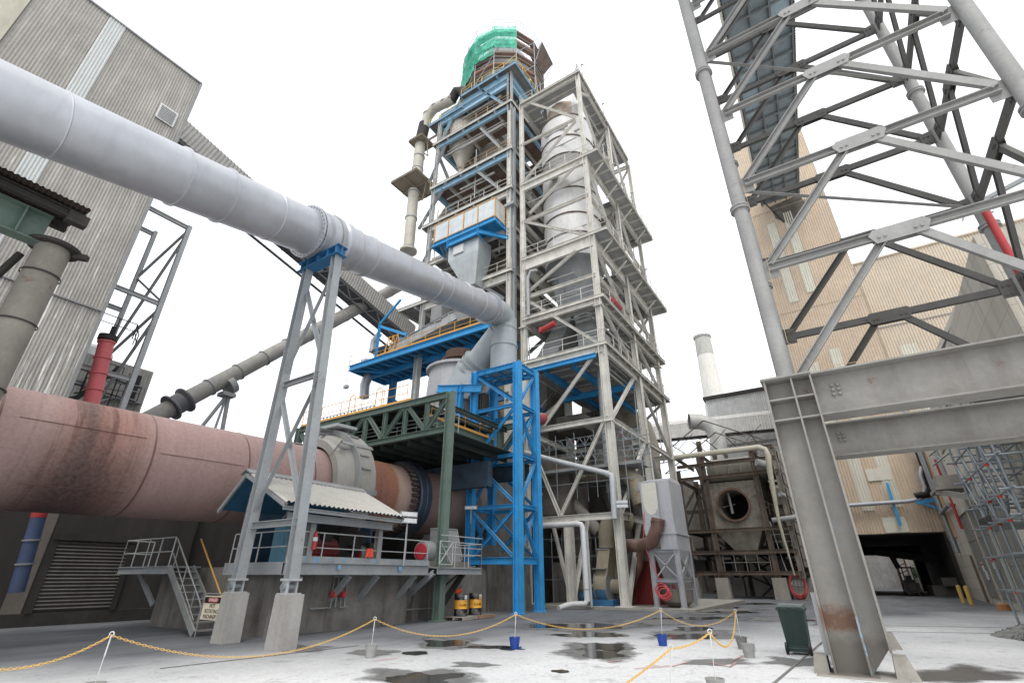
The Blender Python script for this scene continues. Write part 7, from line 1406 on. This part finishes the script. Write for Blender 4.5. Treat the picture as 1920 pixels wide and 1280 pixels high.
m.box(-41,-37,7.2,9.4,9,12.5) if 0 else None; m.bar((-38.5,8.0,10),(-38.5,10.6,14.4),.1,.3); m.rail([(-38,9,12),(-38,12,12.3)],1.0,.6,.03); m.rail([(-38.4,9.4,13.4),(-38.4,10.8,13.4)],1.0,.5,.03)
for z in (10.5,11.5,12.5,13.5): m.bar((-38.2,8.6,z),(-38.2,12,z-.2),.08,.08)
for y in (9.0,9.8,10.6,11.4): m.bar((-38.2,y,9),(-38.2,y,13.6),.08,.08)
solo('dark_stairway', m, dark, 'dark stairs and rails behind the red segmented pipe', 'stairway')
ip = thing('inclined_pipe', 'long grey insulated pipe slanting up toward the blue girdered tower', 'pipe', (-40, 20, 15))
IX = -39.0; pa, pb = at(300,775,X=IX), at(742,540,X=IX); d = (pb-pa).normalized(); L = (pb-pa).length
m = MB(); m.lathe(pa-d*3, d, [(0,.62),(3+L*.42,.62),(3+L*.42,.66),(3+L+4,.66)], 28); part('pipe', m, M('dusty grey insulation sheet', (138,136,132), .6, .15, var=.12, dust=.7, streak=.5, dirt=(178,170,152)), ip)
m = MB()
for i in range(11): m.lathe(pa+d*(i*L/11+1.2), d, [(0,.62),(.0,.7),(.08,.7),(.08,.62)], 28, cap=False)
part('seam_ring', m, grey, ip)
m = MB(); j = pa+d*.75; m.lathe(j, d, [(0,.62),(0,.98),(.12,.98),(.3,.75),(.9,.75),(1.1,.98),(1.22,.98),(1.22,.62)], 28); part('expansion_collar', m, M('dark bellows', (92,92,96), .6, .2), ip)
q = at(430,722,X=IX); m = MB(); m.tube(at(430,735,X=IX), at(415,815,X=IX), .16, 10); m.tube(at(428,738,X=IX), at(378,800,X=IX), .14, 10); m.tube(at(426,738,X=IX)+V((0,0,0)), at(400,812,X=IX), .1, 8); m.lathe(q-d*.25, d, [(0,.68),(.0,.78),(.5,.78),(.5,.68)], 24); m.box(q.x-.5,q.x+.5,q.y-.5,q.y+.5,q.z-1.0,q.z-.7); part('prop', m, grey, ip)
ig = thing('inclined_conveyor', 'ribbed grey covered conveyor descending behind the duct to the tower', 'conveyor', (-37, 20, 28))
GX = -38.0; ga, gb_ = at(330,210,X=GX), at(760,595,X=GX); d = (gb_-ga).normalized(); L = (gb_-ga).length; gu = V((1,0,0)).cross(d)*-1; gu = gu if gu.z > 0 else -gu
m = MB(); m.corr(ga-gu*1.9, d, gu, L+2, 2.0, .32, .07, (1,0,0)); m.hexa([ga-gu*1.9+V((-2.4,0,0)),ga-gu*1.9-V((.05,0,0)),gb_+d*2-gu*1.9-V((.05,0,0)),gb_+d*2-gu*1.9+V((-2.4,0,0))],[ga+V((-2.4,0,0)),ga-V((.05,0,0)),gb_+d*2-V((.05,0,0)),gb_+d*2+V((-2.4,0,0))]); part('ribbed_cover', m, M('ribbed grey cover', (160,158,154), .7, var=.08, streak=.35), ig)
m = MB()
for s_ in (-.1,-2.2): m.bar(ga-gu*2.1+V((s_,0,0)), gb_+d*2-gu*2.1+V((s_,0,0)), .16, .3, gu); m.bar(ga-gu*3.3+V((s_,0,0)), gb_+d*2-gu*3.3+V((s_,0,0)), .16, .2, gu)
for i in range(int(L/2.2)): p = ga+d*(i*2.2); m.bar(p-gu*2.1, p+d*1.1-gu*3.3, .1, .1); m.bar(p+d*1.1-gu*3.3, p+d*2.2-gu*2.1, .1, .1); m.bar(p-gu*2.3, p-gu*2.3+V((-2.2,0,0)), .12, .14)
m.hexa([ga-gu*2.2+V((-2.2,0,0)),ga-gu*2.2,gb_+d*2-gu*2.2,gb_+d*2-gu*2.2+V((-2.2,0,0))],[ga-gu*2.12+V((-2.2,0,0)),ga-gu*2.12,gb_+d*2-gu*2.12,gb_+d*2-gu*2.12+V((-2.2,0,0))]); part('truss_floor', m, M('dark truss floor', (84,84,86), .75), ig)
